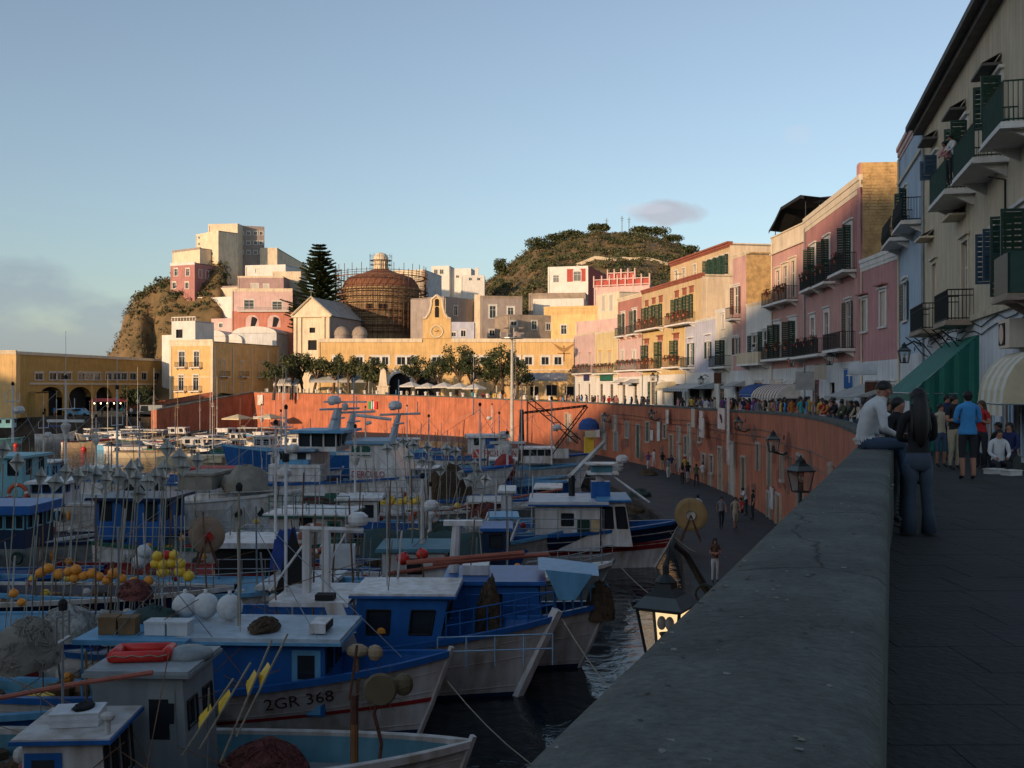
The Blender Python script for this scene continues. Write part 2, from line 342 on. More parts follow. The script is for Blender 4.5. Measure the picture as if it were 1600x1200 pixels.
for A, B in zip(P, P[1:]):
    a, b_ = Vector(A[0]), Vector(B[0]); L = (b_-a).length; n = max(1, round(L/1.6)); d = (b_-a)/n; ang = math.atan2(d.y, d.x)
    for k in range(n):
        for zz in (0, 1):
            cpt = a+d*(k+.5); q.box((cpt.x, cpt.y, QZ-.26-zz*.5+.01), (d.length*.97, .5+rr.uniform(0, .04), .48), rz=ang)
q.build('quay_edge_stones', PIER, kind='stuff')
mb = MB()
for A, B in zip(P, P[1:]): mb.quad((A[0][0]+.12, A[0][1], QZ-.01), (A[0][0]+.12, A[0][1], WZ-4), (B[0][0]+.12, B[0][1], WZ-4), (B[0][0]+.12, B[0][1], QZ-.01))
mb.build('quay_wall', PIER, kind='structure')
# the northern mole on the left, in stone
mb = MB(); mb.b2(-170, -62, 183, 300, WZ-4, -3.62); mb.build('mole', PIER, kind='structure')
mb = MB()
for zz in range(6):
    x = -150
    while x < -62.2:
        w = rr.uniform(.8, 1.8); mb.b2(x+.02, min(x+w, -62)-.02, 182.9-rr.uniform(0, .1), 183.05, WZ-.1+zz*.56+.015, WZ+.44+zz*.56); x += w
mb.build('mole_stones', PIER, kind='stuff')

# ---------------------------------------------------------------- harbour wall with parapet
hw = thing('harbour_wall', 'long curved terracotta retaining wall with grey coping running round the harbour', 'wall', (0, 0, 0))
f = MB(); cp = MB(); rp = random.Random(3)
for i in range(len(WALL)-1):
    (x0, y0), (x1, y1) = WALL[i], WALL[i+1]; z0, z1 = ptz(y0)-.14, ptz(y1)-.14; zm = [QZ, -4.5, -3, -1.5]
    for a, b_ in zip(zm, zm[1:]): f.quad((x1, y1, a), (x0, y0, a), (x0, y0, b_), (x1, y1, b_))
    f.quad((x1, y1, -1.5), (x0, y0, -1.5), (x0, y0, z0), (x1, y1, z1))
f.build('wall_face', TERRA, hw)
EXTRA = []
for i in range(len(WALL)-1):     # fine stations so that the coping reads as worn cement
    (x0, y0), (x1, y1) = WALL[i], WALL[i+1]; n = 8 if y0 < 22 else 2
    for k in range(n): EXTRA.append((i+k/n))
EXTRA.append(len(WALL)-1)
def sect(s):
    i = min(int(s), len(WALL)-2); fr = s-i; x = lerp(WALL[i][0], WALL[i+1][0], fr); y = lerp(WALL[i][1], WALL[i+1][1], fr); n = nrm(i).lerp(nrm(i+1), fr); zt = ptz(y); w = lerp(.67, .46, min(1, max(0, (y-2)/9)))
    if y > 30: w = .45
    out = []; amp = .012 if y < 30 else 0
    prof = [(-.05, -.16), (-.055, -.06), (-.03, -.012), (.05, .004), (.2, .012), (.5, .016), (.8, .012), (.95, .0), (1.0, -.03), (1.005, -.12), (1.0, -.5), (1.0, -1.0)]
    for u, dz in prof:
        zz = zt+dz; nn = 0
        if amp and -.1 < dz: nn = amp*(mnoise.noise((x*2.2+u*3, y*2.2, u*4))+.5*mnoise.noise((x*7+u*9, y*7, u*11)))
        q = Vector((x, y))+n*(u*w+nn*.8); out.append((q.x, q.y, zz+nn))
    return out
cp.grid([sect(s)[::-1] for s in EXTRA]); cp.build('coping', CONC, hw, smooth=True)
for k, yy in enumerate((3.1, 5.0, 7.4, 9.9, 12.2, 15.4, 18.6, 22.4)):      # sunk mortar joints across the cement coping
    pass
rr2 = random.Random(31); chips = MB()
for k in range(260):      # grit, lichen crusts and chips on the parapet top
    y = rr2.uniform(1.6, 9)**1.0; x0 = wx(y); q = Vector((x0+rr2.uniform(.0, .60), y, ptz(y)+.014)); r_ = rr2.uniform(.003, .012); n = 6
    chips.poly([q+Vector((r_*rr2.uniform(.6, 1.3)*math.cos(6.283*i/n), r_*rr2.uniform(.6, 1.5)*math.sin(6.283*i/n), rr2.uniform(0, .004))) for i in range(n)], k % 2)
chips.build('lichen_spots', [mat('lichen', (.24, .23, .19), .95, .3), mat('grit', (.05, .05, .045), .95, .3)], hw, kind='stuff')
# ramp wall running down towards the mole
rw = thing('ramp_wall', 'shaded terracotta ramp wall descending left towards the mole below the corner yellow house', 'wall')
f = MB(); f.quad((-60.9, 175.5, QZ), (-48.5, 192, QZ), (-48.5, 192, .75), (-60.9, 175.5, -2.2)); f.quad((-62.2, 176.5, QZ), (-60.9, 175.5, QZ), (-60.9, 175.5, -2.2), (-62.2, 176.5, -2.2))
f.build('wall_face', TERRA, rw)
f = MB(); f.tube([(-61, 175.6, -2.15), (-48.5, 192.1, .85)], .2, 4); f.build('coping', COPE, rw)
mb = MB(); mb.quad((-61, 176, -2.9), (-48.5, 192, .0), (-60, 205, .2), (-80, 196, -3.2)); mb.poly([(-48.5, 192, 0), (-20, 245, .2), (-75, 245, .8), (-60, 205, .8)]); mb.build('ramp', ROAD, kind='structure')
f = MB(); f.quad((-75, 192, -3.7), (-59, 198.5, -3.7), (-58, 199.2, .85), (-72, 193, -1.8)); f.build('upper_ramp_wall', TERRA, tagit(link('ramp_upper_wall', None), 'second terracotta wall along the ramp under the corner yellow house', 'wall'))
# distant headland at the far left horizon
mb = MB(); mb.ell((-2900, 6200, WZ), (900, 260, 60), 24, 8, jit=.06); mb.build('distant_island', mat('far_land', (.10, .12, .15), 1, .2, .002, 0), kind='structure')
# ---------------------------------------------------------------- unseen hill behind the viewer, ridge shaped to throw the evening shadow over the harbour
HW = [(-300, -8), (-255, -2), (-215, 37), (-188, 37), (-183, 35), (-172, 34), (-160, 22), (-130, 20.5), (-108, 24), (-98, 29), (-78, 31.5), (-66, 33.5), (-56, 37.5), (-45, 41), (-30, 42), (-10, 44), (30, 50), (120, 54), (220, 30), (320, -8)]
mb = MB(); P = []
for k in range(0, 125):
    w = -300+k*5; H = interp(w, HW)+mnoise.noise((w*.05, 2, 0))*1.2; row = []
    for tt, g in ((-330, -.1), (-290, .35), (-240, .75), (-200, .93), (-170, .99), (-150, 1), (-135, .9), (-120, .62), (-108, .3), (-98, .0)):
        tt2 = tt
        X = .65*tt2+.76*w; Y = .76*tt2-.65*w; zz = WZ-1+(H-WZ+1)*g if g > 0 else WZ-3
        row.append((X, Y, zz))
    P.append(row)
mb.grid([r_ for r_ in P]); mb.build('shadowing_hill', mat('scrub_hill', (.09, .085, .04), .95, .4, .05, 0), kind='structure')
# ---------------------------------------------------------------- hillside of the town
P1 = [(120, -9), (156, -8), (165, 6), (180, 11.5), (195, 18), (215, 23.5), (235, 26.5), (270, 28), (340, 33), (400, 32), (450, 26), (500, 19), (600, 15), (700, 16), (800, 18), (1000, 18), (1700, 12)]
P2 = [(100, -9), (330, -9), (440, 8), (600, 20), (700, 33), (745, 41), (775, 48), (800, 53), (840, 60.5), (880, 63.5), (930, 66), (1000, 66), (1060, 62), (1085, 57.5), (1110, 50), (1200, 44), (1400, 30), (1700, 20)]
def sst(a, b_, x): x = max(0, min(1, (x-a)/(b_-a))); return x*x*(3-2*x)
def ground(x, y):
    px = 800+1600*x/y
    h1 = interp(px, P1); kk = sst(345, 370, px); a = sst(lerp(216, 246, kk), lerp(258, 272, kk), y)*(1-sst(300, 345, y)); z1 = -2.2+(h1+2.2)*a
    if 222 < px < 252 and h1 > 0: z1 -= 14*(1-abs(px-238)/15)*(1-sst(240, 256, y))*a
    h2 = interp(px, P2); k = max(0, min(1, (y-212)/215)); k = k**.82 if y < 427 else 1; k *= 1-sst(440, 560, y)*.8; z2 = -2.2+(h2+2.2)*k
    if px < 162: return -9
    n = mnoise.noise((x*.05, y*.05, 0))*2.2+mnoise.noise((x*.16, y*.16, 3))*1.0
    z = max(z1, z2)
    if y > 212: z += n*min(1, (y-212)/40)
    rock = 1 if px < 290 and y < 262 else 0
    if rock: z += abs(mnoise.noise((x*.35, y*.2, 1)))*3.5+mnoise.noise((x*.9, y*.5, 5))*1.1
    return z
HILLM = mat('hillside_scrub', (.20, .125, .055), .95, .4, .14, .9, col2=(.085, .065, .028), bscale=.9)
mb = MB(); P = []
for i in range(0, 106):
    y = 206+i*3.4
    P.append([(x_*y/1600, y, ground(x_*y/1600, y)) for x_ in range(-660, 1000, 9)])
mb.grid(P); mb.build('hillside', HILLM, kind='structure', smooth=True)
# ---------------------------------------------------------------- buildings
OPC = {}
def cached(key, fn):
    if key not in OPC: OPC[key] = fn()
    return OPC[key]
def frame_mesh(w, h, trim, sash, tw, kind):
    m = MB(); T = .05      # moulded surround, proud of the wall
    if tw:
        m.b2(-w/2-tw, -w/2, -T, .02, 0, h+tw); m.b2(w/2, w/2+tw, -T, .02, 0, h+tw); m.b2(-w/2, w/2, -T, .02, h, h+tw)
        m.b2(-w/2-tw*1.5, w/2+tw*1.5, -T-.1, .02, h+tw, h+tw+.1)
        if kind in 'wpg': m.b2(-w/2-tw*1.3, w/2+tw*1.3, -T-.07, .02, -.1, 0)
    s = .06                # sash bars set back in the opening
    for x in (-w/2+s/2, 0, w/2-s/2): m.b2(x-s/2, x+s/2, .08, .13, 0, h, 1)
    for z in [s/2, h-s/2]+([h*.68] if h > 1.5 else []): m.b2(-w/2, w/2, .085, .125, z-s/2, z+s/2, 1)
    return m.mesh('window_frame', [trim, sash])
def pane_mesh(w, h, g):
    m = MB(); m.quad((-w/2, .11, 0), (w/2, .11, 0), (w/2, .11, h), (-w/2, .11, h)); return m.mesh('pane', g)
def shutter_mesh(w, h, mt):   # hinge at x=0, leaf along +x, louvred
    m = MB(); t = .045; fw = .07
    m.b2(0, fw, 0, t, 0, h); m.b2(w-fw, w, 0, t, 0, h); m.b2(fw, w-fw, 0, t, 0, fw); m.b2(fw, w-fw, 0, t, h-fw, h); m.b2(fw, w-fw, 0, t, h*.5-.04, h*.5+.04)
    n = max(4, int(h/.16))
    for i in range(n): z = fw+(h-2*fw)*(i+.5)/n; m.quad((fw, .005, z-.06), (w-fw, .005, z-.06), (w-fw, t-.005, z+.06), (fw, t-.005, z+.06))
    return m.mesh('shutter', mt)
ro = random.Random(21)
def opening(par, u, z, w, h, kind, trim=None, sh=None, tw=.16, far=False, ang=None):
    """kind: w window, d balcony door (with shutters if sh), p plain window, g closed pale shutters, s shop front, x dark void"""
    trim = trim or WHITE; w = round(w*10)/10; h = round(h*10)/10
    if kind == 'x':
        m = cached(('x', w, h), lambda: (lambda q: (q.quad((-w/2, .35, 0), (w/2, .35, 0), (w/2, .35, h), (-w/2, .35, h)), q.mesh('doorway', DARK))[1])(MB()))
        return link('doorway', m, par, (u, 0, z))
    sash = DOORW if kind == 's' else (WHITE if kind != 'g' else SHW)
    nm = 'door' if kind in 'ds' else 'window'
    o = link(nm, cached(('f', w, h, trim.name, kind, tw), lambda: frame_mesh(w, h, trim, sash, tw, kind)), par, (u, 0, z))
    if kind == 'g':
        m = cached(('g', w, h), lambda: (lambda q: (q.b2(-w/2, -.01, .03, .07, 0, h), q.b2(.01, w/2, .03, .07, 0, h), q.mesh('closed_shutter', SHW))[2])(MB()))
        link('closed_shutter', m, o); return o
    link('pane', cached(('p', w, h), lambda: pane_mesh(w, h, GLASS)), o)
    if sh:
        m = cached(('s', w/2, h, sh.name), lambda: shutter_mesh(w/2, h, sh))
        a = ang if ang is not None else ro.choice([100, 120, 150, 172, 95])
        s1 = link('shutter', m, o, (w/2, -.05, 0)); s1.rotation_euler = (0, 0, -R(180-a)*1.0 if a < 180 else 0); s1.rotation_euler = (0, 0, -R(a-0)+math.pi-0 if False else -R(180-a))
        s2 = link('shutter', m, o, (-w/2, -.05, 0)); s2.rotation_euler = (0, 0, math.pi+R(180-a))
    return o
def rail_mb(L, d, h, style):
    m = MB(); st = .11
    segs = [((0, 0), (0, -d)), ((0, -d), (L, -d)), ((L, -d), (L, 0))]
    for (ax, ay), (bx, by) in segs:
        l = math.hypot(bx-ax, by-ay); n = max(2, int(l/st))
        for z in (.05, h): m.tube([(ax, ay, z), (bx, by, z)], .022, 4)
        if style == 'panel':
            m.b2(min(ax, bx)-.03, max(ax, bx)+.03, min(ay, by)-.03, max(ay, by)+.03, 0, h); continue
        for i in range(n+1):
            x, y = lerp(ax, bx, i/n), lerp(ay, by, i/n)
            if style == 'belly': m.tube([(x, y, 0), (x+(0 if ay == by else 0), y-.07 if ay == by else y, h*.35), (x, y, h)], .011, 4, cap=False)
            else: m.tube([(x, y, 0), (x, y, h)], .011, 4, cap=False)
        if style == 'scroll': m.tube([(ax, ay, h*.8), (bx, by, h*.8)], .018, 4)
    return m
def balcony(par, u0, u1, z, d=.9, mt=None, style='bars', slab=None, h=1.0, brackets=True, plants=0):
    L = round(max(.8, u1-u0)*5)/5; slab = slab or WHITE; mt = mt or IRON
    def mk():
        m = MB(); m.b2(0, L, -d, .02, -.12, 0); m.b2(-.04, L+.04, -d-.04, .0, -.18, -.12)
        if brackets:
            for x in (.25, L-.25): m.poly([(x-.06, 0, -.18), (x-.06, -d*.75, -.18), (x-.06, 0, -.55)]); m.poly([(x+.06, 0, -.18), (x+.06, -d*.75, -.18), (x+.06, 0, -.55)]); m.quad((x-.06, -d*.75, -.18), (x+.06, -d*.75, -.18), (x+.06, 0, -.55), (x-.06, 0, -.55))
        return m.mesh('balcony', slab)
    o = link('balcony', cached(('b', L, d, slab.name, brackets), mk), par, (u0, 0, z))
    link('railing', cached(('r', L, d, mt.name, style, h), lambda: rail_mb(L, d-.05, h, style).mesh('railing', mt)), o)
    for k in range(plants):
        def pm():
            m = MB(); rr_ = random.Random(k*7+int(L*10)); m.lathe((0, 0, 0), [(.1, 0), (.14, .22)], 8, 0)
            for i in range(60):
                a, r_, zz = rr_.uniform(0, 6.28), rr_.uniform(0, .3), rr_.uniform(.2, .65); x, y = r_*math.cos(a), r_*math.sin(a); s_ = .07
                m.quad((x-s_, y, zz-s_), (x+s_, y+rr_.uniform(-s_, s_), zz-s_*.5), (x+s_, y, zz+s_), (x-s_, y+rr_.uniform(-s_, s_), zz+s_*.6), 1 if rr_.random() < .7 else 2)
            return m.mesh('potted_plant', [TERRA, LEAF2, FLOW])
        pl = link('potted_plant', cached(('pp', k % 3, L), pm), None, None)
        pl.parent = o; pl.location = (L*(k+.6)/(plants+.4), -d+.12, .62)
    return o
class Fac:
    """a house: local x along its front (left to right as seen from the harbour), y into the house, z up"""
    def __init__(s, name, label, px0, Y0, px1, Y1, ztop, zbase, depth, wall, cat='house', bands=None, cornice=None, roof=None, sidem=None, group=None, parapet=.0):
        s.p0 = Vector((XX(px0, Y0), Y0)); s.p1 = Vector((XX(px1, Y1), Y1)); d = s.p1-s.p0; s.W = d.length; s.d = d/s.W
        s.zt, s.zb, s.dep = ztop, zbase, depth; s.ops = []; s.wall = wall; s.bands = bands or [(zbase, ztop, wall)]; s.corn = cornice; s.roof = roof or ROOFG; s.sidem = sidem or wall; s.par = parapet
        s.root = thing(name, label, cat, (s.p0.x, s.p0.y, 0), math.atan2(s.d.y, s.d.x), group)
    def u(s, px):
        k = (px-800)/1600; return (k*s.p0.y-s.p0.x)/(s.d.x-k*s.d.y)
    def z(s, py, u): return ZZ(py, s.p0.y+s.d.y*u)
    def op(s, px, yt, yb, w, kind, **k):
        u = s.u(px); z0, z1 = s.z(yb, u), s.z(yt, u); s.add(u, z0, w, z1-z0, kind, **k); return s
    def add(s, u, z0, w, h, kind, **k):
        w = round(w*10)/10; h = max(.3, round(h*10)/10); u = min(max(u, w/2+.05), s.W-w/2-.05); z0 = max(z0, s.zb+.01)
        s.ops.append((u-w/2, u+w/2, z0, z0+h)); opening(s.root, u, z0, w, h, kind, **k)
    def bal(s, pxl, pxr, py, d=.9, **k):
        a, b_ = s.u(pxl), s.u(pxr)
        a, b_ = min(a, b_), max(a, b_); z = s.z(py, (a+b_)/2); balcony(s.root, a+.0, b_, z, d, **k); return s
    def done(s):
        for (a, b_, mt) in s.bands:
            hs = [((o[0])/s.W, (o[1])/s.W, (max(o[2], a)-a)/(b_-a), (min(o[3], b_)-a)/(b_-a)) for o in s.ops if o[2] < b_-.01 and o[3] > a+.01]
            m = MB(); panel(m, (0, 0, a), (s.W, 0, a), (s.W, 0, b_), (0, 0, b_), hs, .16); m.build('wall', mt, s.root)
        m = MB(); W, D, a, b_ = s.W, s.dep, s.zb, s.zt
        m.quad((W, 0, a), (W, D, a), (W, D, b_), (W, 0, b_)); m.quad((0, D, a), (0, 0, a), (0, 0, b_), (0, D, b_)); m.quad((W, D, a), (0, D, a), (0, D, b_), (W, D, b_)); m.build('side_wall', s.sidem, s.root)
        m = MB(); m.b2(.0, W, .01, D, b_-.25-s.par, b_-.1-s.par); m.build('roof', s.roof, s.root)
        if s.W > 6 and s.zt-s.zb > 6:
            m = MB(); x = .35; m.tube([(x, -.07, a+.1), (x, -.07, b_-.5), (x, .1, b_-.2)], .055, 6); m.build('drainpipe', s.root.name and (STEEL if s.W > 12 else MOLD), s.root)
        if s.corn:
            hh, pj, cm = s.corn; m = MB(); m.b2(-.02, W+.02, -pj, .3, b_-.02, b_+hh*.4); m.b2(-.01, W+.01, -pj*.55, .28, b_-hh*.6, b_-.02); m.b2(0, W, -pj*.25, .0, b_-hh, b_-hh*.6); m.build('cornice', cm, s.root)
        return s
ZG = lambda Y: ptz(Y)-.95
# --- the terrace of houses along the promenade, from the right edge of the view leftwards
A = Fac('corner_house', 'tall cream house nearest on the right with heavy dark eaves and green shutters', 1443, 45, 1640, 24.55, 13.1, -.7, 11, CREAM2, bands=[(-.9, 3.95, LBLUE if False else WHITE2), (3.95, 13.1, CREAM2)])
m = MB(); m.b2(-.3, A.W, -.62, .4, 13.1, 13.22); m.b2(-.2, A.W, -.4, 0, 12.85, 13.1); m.b2(-.35, A.W, -.70, -.6, 13.05, 13.26); m.build('eaves', mat('eaves_grey', (.15, .14, .125), .85, .3), A.root)
m = MB(); m.b2(0, A.W, -.12, .0, 3.9, 4.08); m.build('string_course', CREAM2, A.root)
A.op(1463, 247, 277, 1.0, 'd', sh=SHB, ang=100); A.op(1509, 193, 248, 1.1, 'd', sh=SHG, ang=100); A.op(1561, 125, 195, 1.1, 'd', sh=SHG, ang=95)
A.op(1461, 412, 515, 1.1, 'd', trim=MOLD); A.op(1509, 378, 500, 1.1, 'd', trim=MOLD); A.op(1561, 360, 441, 1.0, 'w', sh=SHB, ang=95); A.op(1596, 330, 460, 1.2, 'd', sh=SHG, ang=95)
for px, py in ((1461, 222), (1504, 178), (1557, 112), (1455, 374), (1503, 340)):
    u = A.u(px); z = A.z(py, u); m = MB(); m.quad((-.8, -.02, .34), (.8, -.02, .34), (.85, -.55, .05), (-.85, -.55, .05)); m.b2(-.85, .85, -.55, -.0, -.03, .05); m.build('door_hood', MOLD if py > 300 else mat('hood_grey', (.12, .11, .10), .8), A.root, (u, 0, z))
for a_, b_, py, st in ((1495, 1525, 308, 'bars'), (1539, 1577, 262, 'bars'), (1592, 1632, 205, 'bars')): A.bal(a_, b_, py, .95, mt=IRONG, style=st)
A.bal(1452, 1473, 517, .8, style='scroll', slab=STONE, brackets=False); A.bal(1498, 1521, 503, .85, style='scroll', slab=STONE, brackets=False); A.bal(1604, 1630, 460, .8, mt=IRONG, slab=STONE, style='panel')
for px in (1450, 1466, 1482, 1498, 1514):     # wrought scroll brackets
    u = A.u(px); z = A.z(519 if px < 1475 else 505, u)-.15; m = MB(); m.tube([(0, 0, -.9), (0, -.25, -.75), (0, -.55, -.35), (0, -.9, -.05)], .025, 5); m.tube([(0, -.05, -.1), (0, -.35, -.2), (0, -.4, -.42), (0, -.22, -.45)], .02, 5); m.build('bracket', IRON, A.root, (u, 0, z))
A.op(1548, 618, 702, .9, 's', trim=LBLUE); A.op(1572, 620, 704, .9, 's', trim=LBLUE); A.op(1592, 620, 712, .8, 's', trim=LBLUE); A.op(1488, 615, 680, 1.2, 'x'); A.op(1463, 612, 672, 1.2, 's')
m = MB(); m.b2(0, 1.3, -.5, .0, 0, .75); m.b2(.08, .8, -.52, -.48, .08, .66, 1); m.lathe((.44, -.53, .37), [(0, 0), (.27, 0)], 14, 2, M=Matrix.Rotation(R(90), 3, 'X').to_4x4()); u = A.u(1592); m.build('air_conditioner', [SHW, DARK, STEEL], A.root, (u, 0, A.z(545, u)))
m = MB(); m.tube([(A.u(1443)+.1, -.06, 4), (A.u(1443)+.1, -.06, 12.6)], .05, 6); m.tube([(A.u(1574), -.05, 5.0), (A.u(1574), -.05, 7.6)], .03, 6); m.tube([(A.u(1574), -.05, 7.6), (A.u(1574), -.5, 7.7)], .02, 5)
for dz in (0, .25): m.tube([(A.u(1455)+k*1.2, -.04, 3.5+dz+.12*math.sin(k*1.9)) for k in range(15)], .018, 5)
m.build('pipes_and_cables', IRON, A.root)
A.done()
Bh = Fac('light_blue_house', 'narrow light blue house squeezed against the tall cream corner house', 1405, 53.5, 1443, 45, 14.0, -.7, 11, LBLUE, bands=[(-.9, 3.3, WHITE2), (3.3, 14.0, LBLUE)], cornice=(.5, .14, PALEP))
m = MB(); m.b2(0, Bh.W, -.1, 0, 12.2, 12.35); m.build('moulding', MOLD, Bh.root)
Bh.op(1416, 297, 345, 1.0, 'd', sh=SHG, ang=130); Bh.op(1415, 440, 501, 1.3, 'w', sh=SHG, ang=175); Bh.op(1430, 590, 650, 1.4, 's')
Bh.bal(1406, 1421, 378, .9, style='belly'); Bh.bal(1426, 1442, 352, .9, style='belly'); Bh.done()
Ch = Fac('low_pink_house', 'low dusty pink house with white coping between the blue house and the brick-sided rose house', 1345, 60, 1405, 53.5, 8.95, -.8, 11, DUSTY, bands=[(-.95, 3.2, WHITE2), (3.2, 8.95, DUSTY)], cornice=(.5, .1, WHITE))
Ch.op(1351, 469, 518, .9, 'g'); Ch.op(1380, 456, 510, .9, 'g')
for px, py in ((1351, 461), (1380, 446)): m = MB(); m.b2(-.7, .7, -.35, 0, 0, .09); m.build('window_hood', ROSE, Ch.root, (Ch.u(px), 0, Ch.z(py, Ch.u(px))))
Ch.op(1362, 600, 645, 1.6, 's'); Ch.op(1392, 600, 650, 1.6, 's'); Ch.done()
D = Fac('rose_house', 'deep rose house with bare tufa masonry side and three tall green balcony doors', 1257, 76, 1345, 60, 13.9, -1, 11, ROSE, bands=[(-1.2, 3.3, WHITE2), (3.3, 8.2, PINK), (8.2, 13.9, ROSE)], cornice=(.75, .12, MOLD), sidem=BRICK)
m = MB(); m.b2(D.W-.55, D.W, -.06, .6, 3.3, 14.9); m.build('corner_pilaster', DUSTY, D.root)
m = MB(); m.b2(D.W-1.0, D.W+.01, .02, 11, 13.6, 14.9); m.build('masonry_gable', BRICK, D.root)
mk = MB(); rq = random.Random(4)
for j in range(34):       # courses of squared tufa blocks on the bare side wall
    y = .1; z0 = 8.9+j*.175*1.02
    if z0 > 14.7: break
    while y < 3.0+7:
        w = rq.uniform(.35, .6); mk.b2(D.W+.01, D.W+.015+rq.uniform(.0, .035), y+.012, y+w-.012, z0+.01, z0+.165); y += w
mk.build('tufa_blocks', BRICK, D.root, kind='stuff')
for px, a_, b_ in ((1271, 388, 447), (1293, 376, 443), (1327, 353, 425)): D.op(px, a_, b_, 1.1, 'd', sh=SHG, ang=105, tw=.3)
D.bal(1265, 1282, 452, .75, plants=2); D.bal(1286, 1306, 443, .75, plants=2); D.bal(1313, 1338, 426, .8, plants=1)
D.op(1270, 497, 556, 1.1, 'd', trim=WHITE, tw=.3); D.op(1292, 488, 551, 1.1, 'd', tw=.3); D.op(1326, 470, 545, 1.1, 'd', sh=SHG, ang=172)
D.bal(1258, 1300, 555, .95, plants=3); D.bal(1308, 1336, 546, .95); D.op(1275, 600, 650, 1.6, 's', trim=ROSE); D.op(1300, 598, 650, 1.4, 'x'); D.op(1325, 600, 655, 1.8, 's')
m = MB(); m.b2(3.0, 9, 1.6, 6, 13.7, 15.2); m.build('roof_room', CREAM, D.root)
D.done()
E = Fac('pink_house_with_roof_terrace', 'pink house with cream parapet and three narrow white-framed upper doors', 1205, 84, 1257, 76, 13.9, -1, 11, PINK, bands=[(-1.2, 3.2, WHITE2), (3.2, 12.6, PINK), (12.6, 13.9, CREAM)], sidem=BRICK)
m = MB(); m.b2(0, E.W, -.15, 0, 12.5, 12.65); m.b2(0, E.W, -.08, .1, 13.9, 14.0); m.build('cornice', MOLD, E.root)
for px, a_, b_ in ((1216, 423, 452), (1227.5, 417, 450), (1239.5, 408, 447)): E.op(px, a_, b_+18, .9, 'd', trim=CREAM, tw=.25)
E.bal(1205.5, 1222, 476, .9, mt=RUST, plants=1); E.bal(1224, 1246, 470, .9, mt=RUST, plants=2)
for px, a_, b_ in ((1215, 508, 562), (1239, 501, 561)): E.op(px, a_, b_, 1.2, 'd', sh=SHG, ang=100, tw=.35)
E.bal(1206, 1256, 560, .95, plants=3); E.op(1222, 600, 645, 2, 's'); E.op(1245, 598, 648, 1.6, 's'); E.done()
m = MB(); [m.tube([(x, y, 13.6), (x, y, z)], .04, 5) for x, y, z in ((.5, .2, 14.55), (E.W-.3, .2, 15.9), (3.4, 3.6, 15.8), (E.W-.3, 3.6, 15.9))]
aw = m.build('roof_awning', IRON, None, tuple(E.root.location), E.root.rotation_euler.z, label='black fabric awning on posts over the roof terrace of the pink house', cat='awning', kind=None)
m = MB(); P_ = [[(x, y, z-.15*(j % 2)) for j, y in enumerate((-.3, 1.2, 2.6, 4.2))] for x, z in ((.3, 14.5), (1.8, 15.1), (3.4, 15.9), (E.W, 16.0), (E.W+.8, 15.8))]; m.grid(P_); [m.quad(a[0], b_[0], (b_[0][0], b_[0][1], b_[0][2]-.25), (a[0][0], a[0][1], a[0][2]-.25)) for a, b_ in zip(P_, P_[1:])]; m.build('canvas', RUBBER, aw)
Fh = Fac('narrow_pink_tower_house', 'narrow pale pink tower house with brown shutters and a bare masonry side', 1145, 93, 1166, 89.8, 13.6, -1, 10, PALEP, bands=[(-1.2, 3.2, WHITE2), (3.2, 13.6, plaster('rosy_pink', (.58, .34, .30)))], sidem=BRICK, cornice=(.25, .08, CREAM))
Fh.op(1151, 448, 490, 1.1, 'd', sh=SHR, ang=165); Fh.bal(1146, 1158, 498, .8, mt=RUST); Fh.op(1151, 528, 554, .9, 'w', sh=SHR, ang=178); Fh.op(1155, 600, 640, 1.5, 's'); Fh.done()
G2 = Fac('low_white_house', 'low white house with open green shutters and a long solid balcony', 1166, 89.8, 1205, 84, 8.9, -1, 10, WHITE, bands=[(-1.2, 8.9, WHITE)], cornice=(.2, .08, CREAM))
G2.op(1179, 524, 562, 1.3, 'd', sh=SHG, ang=172); G2.op(1196, 517, 562, 1.2, 'd', sh=SHG, ang=165); G2.bal(1168, 1203, 568, 1.0, style='panel', mt=CREAM2, h=.9); G2.op(1185, 598, 642, 2, 's'); G2.done()
G1 = Fac('white_house', 'small cream-white house between the lavender house and the pink tower house', 1118, 98, 1145, 93, 9.0, -1, 9, CREAM, bands=[(-1.2, 3.2, WHITE), (3.2, 9.0, plaster('ivory', (.66, .58, .46)))], cornice=(.2, .06, WHITE))
G1.op(1130, 492, 513, .8, 'g'); G1.op(1130, 532, 570, 1.1, 'd', sh=SHG, ang=100); G1.bal(1119, 1142, 573, .8); G1.op(1128, 600, 640, 1.6, 's'); G1.done()
m = MB(); m.b2(1.5, 5, .5, 5, 8.9, 11.3); m.build('roof_room', CREAM, G1.root)
G0 = Fac('lavender_house', 'pale lavender two-storey house beside the yellow house with red lintels', 1070, 107.2, 1118, 98, 8.4, -1, 9, LAV, bands=[(-1.2, 3.2, WHITE), (3.2, 8.4, LAV)], cornice=(.15, .08, WHITE))
G0.op(1080, 537, 570, 1.0, 'd', tw=.05, sh=SHG, ang=178); G0.op(1107, 534, 560, .9, 'w', tw=.05, sh=SHG, ang=178)
for px, py in ((1080, 528), (1107, 523)): m = MB(); m.b2(-.8, .8, -.3, 0, 0, .1); m.build('window_hood', WHITE, G0.root, (G0.u(px), 0, G0.z(py, G0.u(px))))
G0.bal(1072, 1085, 574, .7); G0.op(1085, 600, 636, 3, 'x'); G0.op(1105, 600, 636, 2.4, 'x'); G0.done()
YW = plaster('warm_yellow', (.62, .44, .20)); TAN = plaster('tan_yellow', (.58, .42, .24))
H = Fac('yellow_house_with_red_lintels', 'broad yellow house with red cornice, red lintels, iron balconies and a set-back penthouse', 1003, 121, 1070, 107.2, 8.4, -1, 10, YW, bands=[(-1.2, 3.1, WHITE), (3.1, 8.4, YW)])
